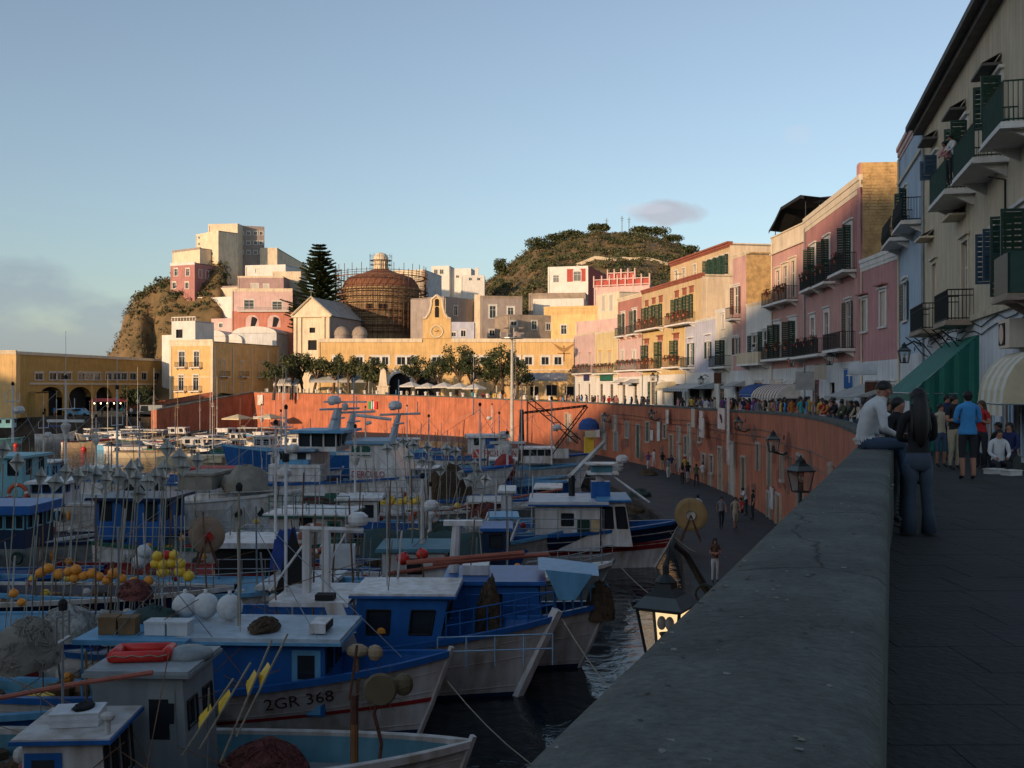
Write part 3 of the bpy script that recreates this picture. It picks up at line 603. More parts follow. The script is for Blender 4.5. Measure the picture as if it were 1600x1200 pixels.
for px, a_, b_ in ((1011, 540, 576), (1032, 535, 575), (1057, 532, 570)):
    H.op(px, a_, b_, 1.1, 'd', sh=SHG, ang=100, trim=PINK, tw=.12); u = H.u(px); m = MB(); m.b2(-.75, .75, -.08, 0, 0, .55); m.b2(-.95, .95, -.2, 0, .55, .68); m.build('lintel', TERRA2, H.root, (u, 0, H.z(a_, u)+.15))
H.bal(1003.5, 1034, 577, .9, mt=RUST, plants=4); H.bal(1045, 1069, 573, .9, mt=RUST, plants=3); H.op(1020, 597, 632, 1.5, 's', trim=WHITE, sh=SHG, ang=178); H.op(1036, 597, 632, 1.2, 'p'); H.op(1058, 600, 634, 3, 'x'); H.done()
H2 = Fac('yellow_top_storey', 'x', 1003, 121, 1097, 102, 13.0, 8.4, 10, TAN, sidem=plaster('pale_gable', (.70, .55, .38)))
H2.root['label'] = 'tan top storey with red parapet above the yellow and lavender houses'; H2.root['category'] = 'house'
H2.corn = (.35, .18, TERRA2)
for px, a_, b_ in ((1011, 482, 515), (1022, 478, 512), (1033, 475, 509), (1058, 468, 503), (1070, 464, 500), (1081, 461, 497)):
    H2.op(px, a_, b_, 1.0, 'd', sh=SHG, ang=100, trim=YW, tw=.08); u = H2.u(px); m = MB(); m.b2(-.55, .55, -.06, 0, 0, .75); m.b2(-.65, .65, -.12, 0, .75, .85); m.build('lintel', TERRA2, H2.root, (u, 0, H2.z(a_, u)+.12))
H2.bal(1003, 1037, 514, .9, mt=RUST, plants=3); H2.bal(1050, 1086, 506, .9, mt=RUST, plants=4); H2.done()
# penthouse set back on the yellow house
def back(F_, px0, px1, s_): return None
off = Vector((.97, .2))*3.0
pa = Vector((XX(1010, 119.5), 119.5))+off; pb = Vector((XX(1097, 102), 102))+off
def FacXY(name, label, a, b_, *r_, **k):
    f_ = Fac(name, label, 800+1600*a.x/a.y, a.y, 800+1600*b_.x/b_.y, b_.y, *r_, **k); return f_
Hp = FacXY('penthouse', 'set-back tan penthouse with red roof edge above the yellow house', pa, pb, 16.2, 12.8, 12, TAN, cornice=(.4, .3, TERRA2), sidem=plaster('pale_gable', (.70, .55, .38)))
for k, w in ((2.0, .9), (4.5, .9), (8, .8), (12.2, 1), (13.8, 1), (15.4, 1), (17.0, 1)): Hp.add(k, 13.1, w, 2.0, 'd', sh=SHG if k > 12 else None, ang=110, tw=.05)
Hp.done()
I_ = Fac('rose_brown_house', 'rose brown house with white-framed balcony doors left of the yellow house', 965, 130, 1003, 121, 12.8, -1, 9, PINK, bands=[(-1.2, 3.0, WHITE), (3.0, 7.6, PALEP), (7.6, 12.8, plaster('rose_brown', (.44, .19, .15)))], cornice=(.35, .12, CREAM))
for px, a_, b_ in ((974, 490, 523), (992, 485, 520)): I_.op(px, a_, b_, 1.1, 'd', sh=SHG, ang=130, tw=.25); I_.bal(px-6, px+6, b_+2, .7)
for px in (973, 991): I_.op(px, 549, 575, 1.0, 'g')
I_.bal(966, 1001, 578, .6, plants=4); I_.op(975, 600, 630, 1.2, 's'); I_.op(993, 600, 630, 1.2, 's'); I_.done()
J = Fac('pale_yellow_house', 'plain pale yellow two-storey house with green shop sign', 930, 138, 965, 130, 9.0, -1, 9, PALEY, bands=[(-1.2, 3.0, WHITE), (3.0, 9.0, plaster('straw', (.64, .50, .27)))], cornice=(.2, .08, CREAM))
for px in (938, 953): J.op(px, 550, 580, 1.0, 'g', trim=PALEY)
J.bal(931, 964, 583, .6, plants=5); J.op(940, 600, 628, 1.2, 's'); J.op(956, 600, 628, 1.2, 's'); J.done()
K = Fac('pinkish_house', 'plain pinkish two-storey house at the far end of the terrace beside the yellow hall', 897, 150, 930, 138, 9.2, -1, 9, PALEP, bands=[(-1.2, 3.2, WHITE), (3.2, 9.2, PALEP)], cornice=(.15, .05, CREAM))
for px in (906, 922): K.op(px, 553, 580, 1.0, 'g', trim=PALEP)
K.bal(899, 929, 583, .6, plants=4); K.op(905, 600, 627, 1.1, 's'); K.op(921, 600, 627, 1.3, 's'); K.done()
# shop signs and awnings standing off the ground floors
def awning(F_, px0, px1, ytop, drop, out, mt, label, stripes=None, curved=False, valance=.2, side=True):
    u0, u1 = sorted((F_.u(px0), F_.u(px1))); zt = F_.z(ytop, (u0+u1)/2); m = MB(); n = 6 if curved else 1; pts = []
    for k in range(n+1):
        a = k/n*math.pi/2; pts.append((-out*math.sin(a), zt-drop*(1-math.cos(a))) if curved else (-out*k, zt-drop*k))
    ns = max(2, int((u1-u0)/.35)) if stripes else 1
    for i in range(ns):
        a, b_ = lerp(u0, u1, i/ns), lerp(u0, u1, (i+1)/ns); mi = i % 2 if stripes else 0
        for (y0, z0), (y1, z1) in zip(pts, pts[1:]): m.quad((a, y0, z0), (b_, y0, z0), (b_, y1, z1), (a, y1, z1), mi)
        m.quad((a, pts[-1][0], pts[-1][1]), (b_, pts[-1][0], pts[-1][1]), (b_, pts[-1][0], pts[-1][1]-valance), (a, pts[-1][0], pts[-1][1]-valance), mi)
    if side:
        for x in (u0, u1): m.poly([(x, 0, zt)]+[(x, y, z) for y, z in pts[1:]]+[(x, 0, pts[-1][1])])
    o = m.build('awning', [mt, stripes or mt], None, tuple(F_.root.location), F_.root.rotation_euler.z, label=label, cat='awning')
    m = MB(); 
    for x in (u0, u1): m.tube([(x, 0, pts[-1][1]), (x, pts[-1][0], pts[-1][1])], .02, 5)
    m.tube([(u0, pts[-1][0], pts[-1][1]), (u1, pts[-1][0], pts[-1][1])], .025, 5); m.build('frame', STEEL, o); return o
g = awning(A, 1476, 1530, 530, 1.9, 2.1, TARPG, 'big sloping teal green awning with a hanging side curtain on the cream corner house', valance=.25, side=False)
u1 = A.u(1530); zt = A.z(530, A.u(1503)); m = MB(); n = 14      # pleated curtain closing its near end
for i in range(n):
    a, b_ = i/n, (i+1)/n; f_ = lambda t: (u1+.05*math.sin(t*30), -2.1*t)
    (xa, ya), (xb, yb) = f_(a), f_(b_); m.quad((xa, ya, .0+1.5*a*0-.35), (xb, yb, -.35), (xb, yb, zt-1.9*b_), (xa, ya, zt-1.9*a))
m.build('side_curtain', TARPG, g)
awning(A, 1590, 1636, 548, 1.35, 1.0, CANC, 'cream barrel awning with pale ribs over the shop front at the right edge', stripes=mat('canvas_cream_pale', (.70, .66, .56), .8, .1), curved=True, valance=.3)
awning(Ch, 1347, 1400, 600, .7, 2.2, CANG, 'long grey awning below the low pink house'); awning(E, 1207, 1250, 600, 1.1, 1.8, CANW, 'white and brown striped barrel awning under the pink house', stripes=mat('canvas_brown', (.30, .18, .13), .85, .1), curved=True)
awning(G2, 1182, 1203, 600, .9, 1.6, CANB, 'navy blue barrel awning under the low white house', curved=True); awning(G0, 1073, 1116, 598, .6, 2.6, mat('canvas_striped_grey', (.30, .36, .40), .8, .2), 'wide blue-grey awning in front of the lavender house', stripes=CANW, valance=.25)
awning(H, 1040, 1056, 596, .8, 1.2, CANC, 'beige half-round awning beside the doors of the yellow house', curved=True); awning(Fh, 1147, 1164, 595, .5, 1.3, CANG, 'pale grey awning under the narrow pink tower house')
awning(I_, 968, 980, 591, .5, 1.0, CANW, 'left small white awning under the rose brown house'); awning(I_, 985, 999, 592, .5, 1.0, CANG, 'right small grey awning under the rose brown house')
def board(F_, px, py, w, h, mt, label, out=.5, perp=True, text=None, tm=None, cat='sign'):
    u = F_.u(px); z = F_.z(py, u); m = MB()
    if perp: m.b2(-.04, .04, -out-w, -out, -h/2, h/2)
    else: m.b2(-w/2, w/2, -.12, -.03, -h/2, h/2)
    o = m.build('shop_sign', mt, None, None, label=label, cat=cat); o.matrix_world = F_.root.matrix_basis @ Matrix.Translation((u, 0, z))
    m = MB(); 
    if perp: m.tube([(0, 0, h/2+.05), (0, -out-w, h/2+.05)], .02, 5)
    else: m.b2(-w/2-.04, w/2+.04, -.10, -.02, -h/2-.04, -h/2)
    m.build('bracket', IRON, o)
    if text:
        tb = text_mb(text, h*.6, (lambda x, y: (.045+.0, -out-w+.08+x if False else -out-w+.1+x, y-h*.2)) if perp else (lambda x, y: (x-w/2+.1, -.125, y-h*.2))); tb.build('lettering', tm or TEXTD, o)
    return o
board(Ch, 1396, 613, 1.1, 1.1, RUST, 'brown hanging inn sign with a red emblem left of the teal awning', .4)
board(D, 1340, 592, .5, 1.1, mat('sign_blue', (.03, .14, .40), .5, .1), 'small blue upright sign on the white wall under the rose house', .3, text='T', tm=BWHITE)
board(D, 1299, 582, .8, .9, SHW, 'pale square sign with a small dark mark beside the rose house', .3)
board(E, 1214, 597, 3.0, .45, SHW, 'narrow white shop board with dark lettering under the pink house', perp=False)
board(J, 948, 590, 4.6, .8, BGREEN, 'long green shop sign board on the pale yellow house', perp=False); board(K, 917, 590, 3.0, .8, mat('sign_navy', (.03, .03, .10), .5, .1), 'dark blue shop sign board on the pinkish house', perp=False)
board(G1, 1132, 591, .7, 1.0, RUST, 'dark rust square sign hanging on the white house', .3); board(D, 1282, 596, 1.3, 1.2, CANG, 'grey framed hanging sign above the doors of the rose house', .4)
# ---------------------------------------------------------------- town behind the piazza
def bgh(name, label, pl, Yl, pr, Yr, pytop, zb, wall, wins=(), pxback=None, depth=8, cat='house', side=None, corn=None, bands=None, roof=None, swins=()):
    """block: front from pl to pr, right side wall carried back until it reaches column pxback"""
    zt = ZZ(pytop, Yr if Yr < Yl else Yl)
    f_ = Fac(name, label, pl, Yl, pr, Yr, zt, zb, depth, wall, cat, sidem=side, cornice=corn, bands=bands, roof=roof)
    if pxback:
        d = Vector((-f_.d.y, f_.d.x)); k = (pxback-800)/1600; den = d.x-k*d.y
        if abs(den) > 1e-4:
            t_ = (k*f_.p1.y-f_.p1.x)/den
            if t_ > 0: f_.dep = t_
    for w in wins: f_.op(w[0], w[1], w[2], w[3], w[4] if len(w) > 4 else 'p', tw=w[5] if len(w) > 5 else .15)
    f_.done()
    if swins:      # openings on the right side wall
        for v_, z0, w, h in swins:
            o = opening(f_.root, f_.W, z0, w, h, 'p', tw=.12); o.rotation_euler = (0, 0, R(90)); o.location = (f_.W+.03, v_*f_.dep, z0)
    return f_
YH = 195
T = Fac('yellow_hall', 'long yellow hall with white coping, two big arches, clock and bell gable behind the trees', 497, YH, 897, YH, ZZ(529, YH), -.6, 16, OCHRE, cat='hall')
zc = T.zt
for px, w in ((526, 1.2), (562, 1.2), (587, 1.6), (602, 1.2), (627, 1.6), (642, 1.6), (682, 1.6), (737, 1.6), (760, 2.2), (806, 1.4), (826, 1.4), (852, 1.4), (872, 1.4)): T.op(px, 558, 570, w, 'p', tw=.3)
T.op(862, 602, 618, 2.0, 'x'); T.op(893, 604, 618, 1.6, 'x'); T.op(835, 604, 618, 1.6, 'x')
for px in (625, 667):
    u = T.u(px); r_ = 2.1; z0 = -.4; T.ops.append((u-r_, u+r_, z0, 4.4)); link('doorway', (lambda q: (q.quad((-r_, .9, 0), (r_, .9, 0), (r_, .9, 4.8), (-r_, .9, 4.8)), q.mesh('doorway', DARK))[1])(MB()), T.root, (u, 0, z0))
    m = MB(); n = 16; zc_ = 2.4      # white archivolt and spandrels closing the opening to a half circle
    for i in range(n):
        a, b_ = math.pi*i/n, math.pi*(i+1)/n; P_ = lambda rr_, t_, y: (rr_*math.cos(t_), y, zc_+rr_*math.sin(t_))
        m.quad(P_(r_-.05, a, -.12), P_(r_-.05, b_, -.12), P_(r_+.55, b_, -.12), P_(r_+.55, a, -.12), 1); m.quad(P_(r_+.55, a, -.12), P_(r_+.55, b_, -.12), P_(r_+.55, b_, .0), P_(r_+.55, a, .0), 1); m.quad(P_(r_-.05, a, -.12), P_(r_-.05, b_, -.12), P_(r_-.05, b_, .5), P_(r_-.05, a, .5), 0)
        c_ = (r_+.02 if math.cos((a+b_)/2) > 0 else -r_-.02, .02, zc_+r_-.28+.05); m.poly([P_(r_, a, .02), P_(r_, b_, .02), c_])
    m.build('arch', [OCHRE, WHITE], T.root, (u, 0, 0))
for a_, b_ in ((0, T.u(660)), (T.u(705), T.W)): m = MB(); m.b2(a_+.01, b_-.01, -.18, .5, zc-.7, zc); m.build('coping', CREAM, T.root)
m = MB(); m.b2(0, T.W, -.14, 0, 4.9, 5.15); m.build('string_course', CREAM, T.root)
u0, u1 = T.u(661), T.u(704.5); uc = (u0+u1)/2; hw_ = (u1-u0)/2
zs = lambda py: ZZ(py, YH)
prof = [(-hw_, 529), (-hw_, 498), (-hw_*.78, 497), (-hw_*.55, 489), (-hw_*.42, 478), (-hw_*.40, 468), (-hw_*.2, 465), (0, 461)]
prof = prof+[(-x, y) for x, y in reversed(prof[:-1])]
m = MB(); pts = [(uc+x, zs(y)) for x, y in prof]
lo = [p for p in pts]
def gable_strip(m, pts, y0, y1, zb_):
    n = len(pts); m.poly([(x, y0, z) for x, z in reversed(pts)]); m.poly([(x, y1, z) for x, z in pts])
    for (a, b_), (c_, d_) in zip(pts, pts[1:]): m.quad((a, y0, b_), (c_, y0, d_), (c_, y1, d_), (a, y1, b_))
gable_strip(m, pts, -.2, 1.6, 0); m.quad((pts[0][0], -.2, zs(529)), (pts[-1][0], -.2, zs(529)), (pts[-1][0], 1.6, zs(529)), (pts[0][0], 1.6, zs(529)))
m.build('bell_gable', OCHRE, T.root)
m = MB()
for (a, b_), (c_, d_) in zip(pts[1:], pts[2:-1]): m.tube([(a, -.22, b_), (c_, -.22, d_)], .22, 5)
m.build('gable_moulding', CREAM, T.root)
for py, h_ in ((470, 1.0), (482, 1.7)):
    m = MB(); n = 10; pp = [(.38*math.cos(math.pi*i/n), .38*math.sin(math.pi*i/n)) for i in range(n+1)]; m.poly([(x, -.27, z) for x, z in pp]+[(-.38, -.27, -h_), (.38, -.27, -h_)]); m.build('bell_opening', DARK, T.root, (uc, 0, zs(py)))
m = MB(); m.lathe((0, 0, 0), [(0, -.1), (.95, -.1), (1.05, 0)], 24, 0, M=Matrix.Rotation(R(90), 3, 'X').to_4x4()); m.lathe((0, 0, 0), [(1.0, .06), (1.15, .12), (1.25, 0)], 24, 1, M=Matrix.Rotation(R(90), 3, 'X').to_4x4())
ck = m.build('clock', [WHITE, CREAM], T.root, (uc, -.25, zs(518)))
m = MB(); m.tube([(0, -.15, 0), (.28, -.15, .25)], .05, 4); m.tube([(0, -.15, 0), (-.55, -.15, .1)], .04, 4); m.build('clock_hands', DARK, ck)
m = MB()
for s_ in (-1, 1): m.poly([(0, -.03, 0), (s_*1.9, -.03, 1.0), (s_*2.6, -.03, 1.6), (s_*1.7, -.03, .6), (s_*.9, -.03, -.2), (s_*.2, -.03, -.6)])
m.b2(-.15, .15, -.05, -.02, -2.4, .6); m.b2(-1.2, 1.2, -.05, -.02, -1.0, -.8); m.build('painted_emblem', mat('faded_fresco', (.36, .20, .08), .9), T.root, (T.u(881), 0, zs(545)))
T.done()
# corner palazzo on the left, its neighbour the long mustard building
PZ = bgh('corner_palazzo', 'ochre corner house with two rows of balcony doors and white cornice left of the piazza', 265, 203.3, 333, 200, 533, -3.4, OCHRE, wins=[(284, 549, 573, 1.4, 'd'), (307, 549, 573, 1.2, 'd'), (283, 586, 610, 1.2, 'd'), (306, 586, 610, 1.2, 'd')], pxback=436, corn=(.9, .25, CREAM), swins=[(.14, 4.0, 1.2, 3.0), (.42, 4.0, 1.2, 3.0), (.70, 4.0, 1.2, 3.0), (.92, 4.0, 1.2, 2.4), (.14, -.2, 1.2, 3.0), (.42, -.2, 1.2, 3.0)])
for px, py in ((284, 574), (307, 574), (283, 611), (306, 611)): balcony(PZ.root, PZ.u(px)-1.2, PZ.u(px)+1.2, PZ.z(py, PZ.u(px)), .8)
for v_ in (.14, .42, .70):
    o = balcony(PZ.root, 0, 2.6, 0, .8); o.location = (PZ.W, PZ.dep*v_-1.3, 3.9); o.rotation_euler = (0, 0, R(90))
m = MB()
for x in (.25, PZ.W-.25): m.b2(x-.25, x+.25, -.1, 0, -3, 9.8)
m.b2(0, PZ.W, -.12, 0, 3.6, 3.8)
for v_ in (.02, .28, .56, .82, .98): m.b2(PZ.W, PZ.W+.1, v_*PZ.dep-.2, v_*PZ.dep+.2, -3, 9.8)
m.build('pilasters', CREAM, PZ.root)
MU = Fac('mustard_building', 'long low mustard building on the mole with a row of shuttered windows above wide arches', 25, 180, 265, 234, 8.0, -3.7, 14, OCHRE2, cat='building')
MU.root['label'] = 'long low mustard building on the mole with windows above wide arches'
for px, w in ((61, 2.2), (83, 2.2), (95, 2.6), (106, 2.2), (127, 2.2), (139, 2.6), (152, 2.2), (170, 2.2), (183, 2.6), (194, 2.2), (208, 2.6), (225, 2.2), (245, 2.2), (259, 1.8)):
    MU.op(px, 583, 593.5, w, 'p', tw=.2)
m = MB(); m.b2(0, MU.W, -.22, .3, 7.5, 8.05); m.b2(MU.u(45), MU.W, -.16, 0, 2.2, 2.55); m.build('string_course', MOLD, MU.root)
for px0, px1, w in ((61, 98, 0), (108, 143, 0), (150, 175, 0), (228, 258, 0)):
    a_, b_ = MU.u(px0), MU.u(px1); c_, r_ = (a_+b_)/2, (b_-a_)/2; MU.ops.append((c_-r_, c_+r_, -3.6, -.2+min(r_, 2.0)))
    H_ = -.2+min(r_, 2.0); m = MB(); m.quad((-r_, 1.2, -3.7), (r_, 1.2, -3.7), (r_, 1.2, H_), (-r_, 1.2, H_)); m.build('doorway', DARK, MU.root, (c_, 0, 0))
    m = MB(); n = 14; hy = min(r_, 2.0)
    for i in range(n):
        a, b2_ = math.pi*i/n, math.pi*(i+1)/n; q1 = (r_*math.cos(a), .02, -.2+hy*math.sin(a)); q2 = (r_*math.cos(b2_), .02, -.2+hy*math.sin(b2_)); m.poly([q1, q2, (r_+.02 if math.cos((a+b2_)/2) > 0 else -r_-.02, .02, H_+.02)]); m.quad(q1, q2, (q2[0], 1.2, q2[2]), (q1[0], 1.2, q1[2]))
    m.build('arch', OCHRE2, MU.root, (c_, 0, 0))
MU.done()
bgh('mustard_end_block', 'sunlit ochre end wall of the mole building at the left edge of the view', -60, 179.6, 25, 179.6, 549, -3.7, OCHRE, depth=8, cat='building', corn=(.5, .2, CREAM))
bgh('low_mustard_annexe', 'low mustard annexe with flat ledge standing in front of the long mole building', -60, 184.5, 32, 184, 585, -6, OCHRE2, depth=6, cat='building', corn=(.6, .3, MOLD)); 
bgh('mustard_gate_block', 'lowest mustard block at the water edge of the mole', -60, 183.4, 56, 183.4, 612, -3.7, OCHRE2, depth=5, cat='building')
# headland houses
bgh('fort_tower', 'grey brown stone tower block with small windows, highest on the headland', 371, 261, 413, 263, 352, 20, GREYP, wins=[(x, y, y+5, .8) for y in (362, 377, 392) for x in (377, 388, 399, 408)], pxback=None, depth=14, cat='tower', side=STONE)
bgh('cream_tower_house', 'stepped cream house with few windows leaning against the stone tower', 325, 259, 371, 258, 349, 20, CREAM, depth=12, wins=[(350, 372, 377, .8)])
bgh('cream_fort_house', 'tall cream house with tiny windows in front of the stone tower', 306, 257.5, 341, 251, 360, 20, CREAM, pxback=372, wins=[(311, 369, 373, .8), (311, 379, 383, .8), (331, 394, 399, .8)])
bgh('wide_cream_house', 'wide plain cream house just behind the small rose house on the headland', 269, 256.5, 312, 250, 387, 20, CREAM, pxback=330, corn=(.4, .1, GREYP))
bgh('small_rose_house', 'small rose house with white corners at the left end of the headland', 266, 247, 304, 244, 410, 21.5, ROSE, wins=[(275, 420, 431, 1.0), (293, 420, 431, 1.0), (272, 441, 451, 1.0), (292, 441, 451, 1.0)], pxback=346, corn=(.5, .1, WHITE), swins=[(.2, 28, 1, 1.8), (.45, 28, 1, 1.8), (.75, 28, 1, 1.8)])
bgh('upper_cream_house', 'cream house with shaded side stepping up behind the araucaria', 406, 262, 433, 262, 387, 20, CREAM, pxback=480, depth=10)
bgh('white_step_house', 'low white house with roof box below the upper cream house', 383, 252, 446, 250, 413, 18, WHITE, depth=8, wins=[(402, 420, 426, 1)])
bgh('long_cream_wall', 'plain cream block right of the mauve house terrace', 425, 246, 470, 246, 424, 10, CREAM, depth=6)
m_ = bgh('mauve_terrace_house', 'mauve attic storey above the salmon house with arches', 371, 240, 443, 240, 432, 15, plaster('mauve', (.40, .26, .24)), depth=6, corn=(.3, .1, CREAM), wins=[(398, 444, 452, 1.6, 'g'), (416, 445, 452, 1.2, 'g')])
sa = bgh('salmon_house', 'large salmon pink house with white balcony and two round arches below', 362, 235, 457, 235, 452, 2, PINK, depth=12, bands=[(2, ZZ(486, 235), plaster('salmon', (.52, .20, .14))), (ZZ(486, 235), ZZ(452, 235), PALEP)], corn=(.5, .15, CREAM), wins=[(389, 469, 483, 2.2, 'd'), (433, 471, 484, 2.2, 'd')])
balcony(sa.root, sa.u(372), sa.u(453), sa.z(486, 5), .8, mt=WHITE, brackets=False)
for px in (394, 428):
    m = MB(); n = 12; r_ = 1.5; pp = [(r_*math.cos(math.pi*i/n), r_*math.sin(math.pi*i/n)) for i in range(n+1)]; m.poly([(x, -.02, z) for x, z in pp]+[(-r_, -.02, -1.4), (r_, -.02, -1.4)]); 
    m.poly([(x*.8+.2, -.03, z*.8-.2) for x, z in pp[2:8]]+[(-.4, -.03, -1.3), (.6, -.03, -1.3)], 1); m.build('arched_window', [PALEP, DARK], sa.root, (sa.u(px), 0, sa.z(502, 5)))
bgh('little_pink_house', 'little pink house on the cliff edge below the rose house', 296, 246, 316, 244, 465, 6, PINK, pxback=332, corn=(.3, .1, WHITE), wins=[(303, 483, 490, .9)])
bgh('lower_pink_wing', 'pink wing with terrace wall between the white house and the salmon house', 330, 237, 364, 235, 497, 2, PALEP, depth=6, wins=[(345, 505, 512, 1)])
bgh('cream_terrace_house', 'cream terrace house above the bright white house', 318, 247, 372, 244, 447, 12, CREAM, depth=6, corn=(.3, .1, GREYP))
bgh('white_wall_house', 'bright white windowless house next to the little pink house', 330, 243, 364, 240, 463, 6, WHITE, depth=8)
bgh('lower_white_house', 'small white house at the foot of the cliff behind the corner palazzo', 253, 226, 270, 224, 523, -2, WHITE, depth=6)
wh = bgh('white_roof_storey', 'white upper storey with balustrade on top of the corner palazzo', 268, 206, 305, 204, 501, 8, WHITE, depth=6, wins=[(280, 515, 528, 1.6, 'x')])
m = MB()
for i in range(9): m.lathe((i*wh.W/8, .1, ZZ(501, 204)), [(.05, 0), (.16, .25), (.06, .5), (.1, .7)], 6)
m.b2(0, wh.W, 0, .25, ZZ(501, 204)+.7, ZZ(501, 204)+.85); m.build('balustrade', WHITE, wh.root)
for pl, pr, pt in ((300, 352, 513), (350, 378, 520), (362, 432, 508)):
    f_ = bgh('vaulted_white_house', {300: 'left low white vaulted roof house behind the corner palazzo', 350: 'small middle white vaulted house behind the palazzo', 362: 'right larger white vaulted house below the salmon house'}[pl], pl, 228, pr, 227, pt+12, 2, WHITE2 if pl == 362 else WHITE, depth=9)
    m = MB(); n = 12; P = [[(f_.W*(.5-.5*math.cos(math.pi*i/n)), y, f_.zt-.1+1.6*math.sin(math.pi*i/n)) for i in range(n+1)] for y in (0, f_.dep)]; m.grid(P); m.poly([p for p in P[0]]); m.build('vault', WHITE, f_.root)
# church with its round domed rotunda under scaffolding
ch = bgh('church', 'cream church with temple front, pediment, cross and long side greyed for shade', 459, 216, 516, 214, 493, 0, CREAM, pxback=582, cat='church', wins=[(488, 512, 520, 1.3, 'x'), (488, 531, 547, 2.0, 'x')], side=GREYP)  # grey side wall has the shade of that face in its colour
m = MB(); W, D_ = ch.W, ch.dep; za = ZZ(493, 214); zp = ZZ(464, 214)
m.poly([(-.3, -.25, za), (W+.3, -.25, za), (W/2, -.25, zp)]); m.quad((W+.4, -.4, za-.1), (W+.4, D_, za-.1), (W/2, D_, zp+.1), (W/2, -.4, zp+.1), 1); m.quad((-.4, -.4, za-.1), (W/2, -.4, zp+.1), (W/2, D_, zp+.1), (-.4, D_, za-.1), 1)
m.build('pediment_roof', [CREAM, ROOFG], ch.root)
m = MB(); m.tube([(-.5, -.5, za), (W/2, -.5, zp+.1), (W+.5, -.5, za)], .22, 4); m.b2(-.3, W+.3, -.55, -.0, za-.3, za+.05)
for x in (.4, 1.5, W-1.5, W-.4): m.b2(x-.32, x+.32, -.3, 0, 0, za-.3)
m.build('temple_front', CREAM, ch.root)
m = MB(); m.b2(-.08, .08, -.08, .08, 0, 1.9); m.b2(-.5, .5, -.07, .07, 1.1, 1.3); m.build('cross', IRON, ch.root, (W/2, -.4, zp))
for px, lab in ((534, 'left'), (562, 'right')):
    X_, Y_ = XX(px, 213-2), 211.; m = MB(); m.lathe((0, 0, 0), [(1.5, -9), (1.5, 0)], 14, 0); m.lathe((0, 0, 0), [(1.65, 0), (1.5, .9), (.95, 1.6), (.0, 1.9)], 14, 1); m.build('small_dome', [GREYP, STONE], None, (X_, Y_, ZZ(524, 211)), label=lab+' one of two small stone domed turrets beside the church', cat='turret', smooth=True)
rx, ry, rz_ = XX(595, 240), 240., 0
ro_t = thing('rotunda', 'round domed church drum with brown dome and pale lantern wrapped in scaffolding', 'church dome', (rx, ry, 0))
zz = lambda py: ZZ(py, 240)
m = MB(); m.lathe((0, 0, 0), [(8.9, 0), (8.9, zz(456)), (9.3, zz(455)), (9.3, zz(452))], 40); m.build('drum', plaster('drum_ochre', (.40, .28, .15), .6), ro_t, smooth=False)  # strong mottle puts the speckle of scaffold shadows into the drum colour
m = MB(); m.lathe((0, 0, 0), [(9.1, zz(452)), (8.5, zz(443)), (7.7, zz(436)), (7.3, zz(434)), (4.4, zz(428)), (2.2, zz(422)), (1.7, zz(421))], 40); m.build('dome', mat('dome_copper_brown', (.21, .085, .045), .8, .3, .8, .2), ro_t, smooth=True)
m = MB(); m.lathe((0, 0, 0), [(1.5, zz(421)), (1.5, zz(408)), (1.8, zz(408)), (1.8, zz(406)), (1.75, zz(402)), (1.2, zz(397)), (.0, zz(394))], 18)
for i in range(8): t_ = i*math.pi/4; m.box((1.55*math.cos(t_), 1.55*math.sin(t_), zz(414)), (.3, .3, 2.2), rz=t_)
m.build('lantern', CREAM, ro_t)
m = MB(); m.b2(-2.2, -.6, -9.0, -8.7, zz(486), zz(479)); m.b2(.6, 2.2, -9.0, -8.7, zz(486), zz(479)); m.build('window', DARK, ro_t)
scf = thing('scaffolding', 'rusty tube scaffolding with plank decks ringing the church dome', 'scaffolding', (rx, ry, 0))
m = MB(); mp_ = MB(); rings = [(9.9, 520), (9.9, 510), (9.9, 498), (10.0, 487), (10.8, 474), (11.2, 464), (10.9, 457), (10.9, 435)]
for r_, py in rings:
    for i in range(36):
        a, b_ = 2*math.pi*i/36, 2*math.pi*(i+1)/36; z = zz(py); q = lambda rr_, t_, dz=0: (rr_*math.cos(t_), rr_*math.sin(t_), z+dz)
        mp_.quad(q(r_-.75, a), q(r_-.75, b_), q(r_, b_), q(r_, a)); mp_.quad(q(r_, a, -.18), q(r_, b_, -.18), q(r_, b_, .05), q(r_, a, .05))
        m.tube([q(r_, a, 1.0), q(r_, b_, 1.0)], .06, 3, cap=False); m.tube([q(r_, a, .5), q(r_, b_, .5)], .05, 3, cap=False)
for i in range(54):
    a = 2*math.pi*i/54
    m.tube([(10.2*math.cos(a), 10.2*math.sin(a), 0), (10.6*math.cos(a), 10.6*math.sin(a), zz(436)+(1.6 if i % 2 else 2.8))], .08, 3, cap=False)
    m.tube([(9.3*math.cos(a), 9.3*math.sin(a), 0), (9.5*math.cos(a), 9.5*math.sin(a), zz(452))], .04, 3, cap=False)
    if i % 3 == 0:
        for (r0, p0_), (r1, p1_) in zip(rings, rings[1:]): b_ = a+.17; m.tube([(r0*math.cos(a), r0*math.sin(a), zz(p0_)), (r1*math.cos(b_), r1*math.sin(b_), zz(p1_))], .03, 3, cap=False)
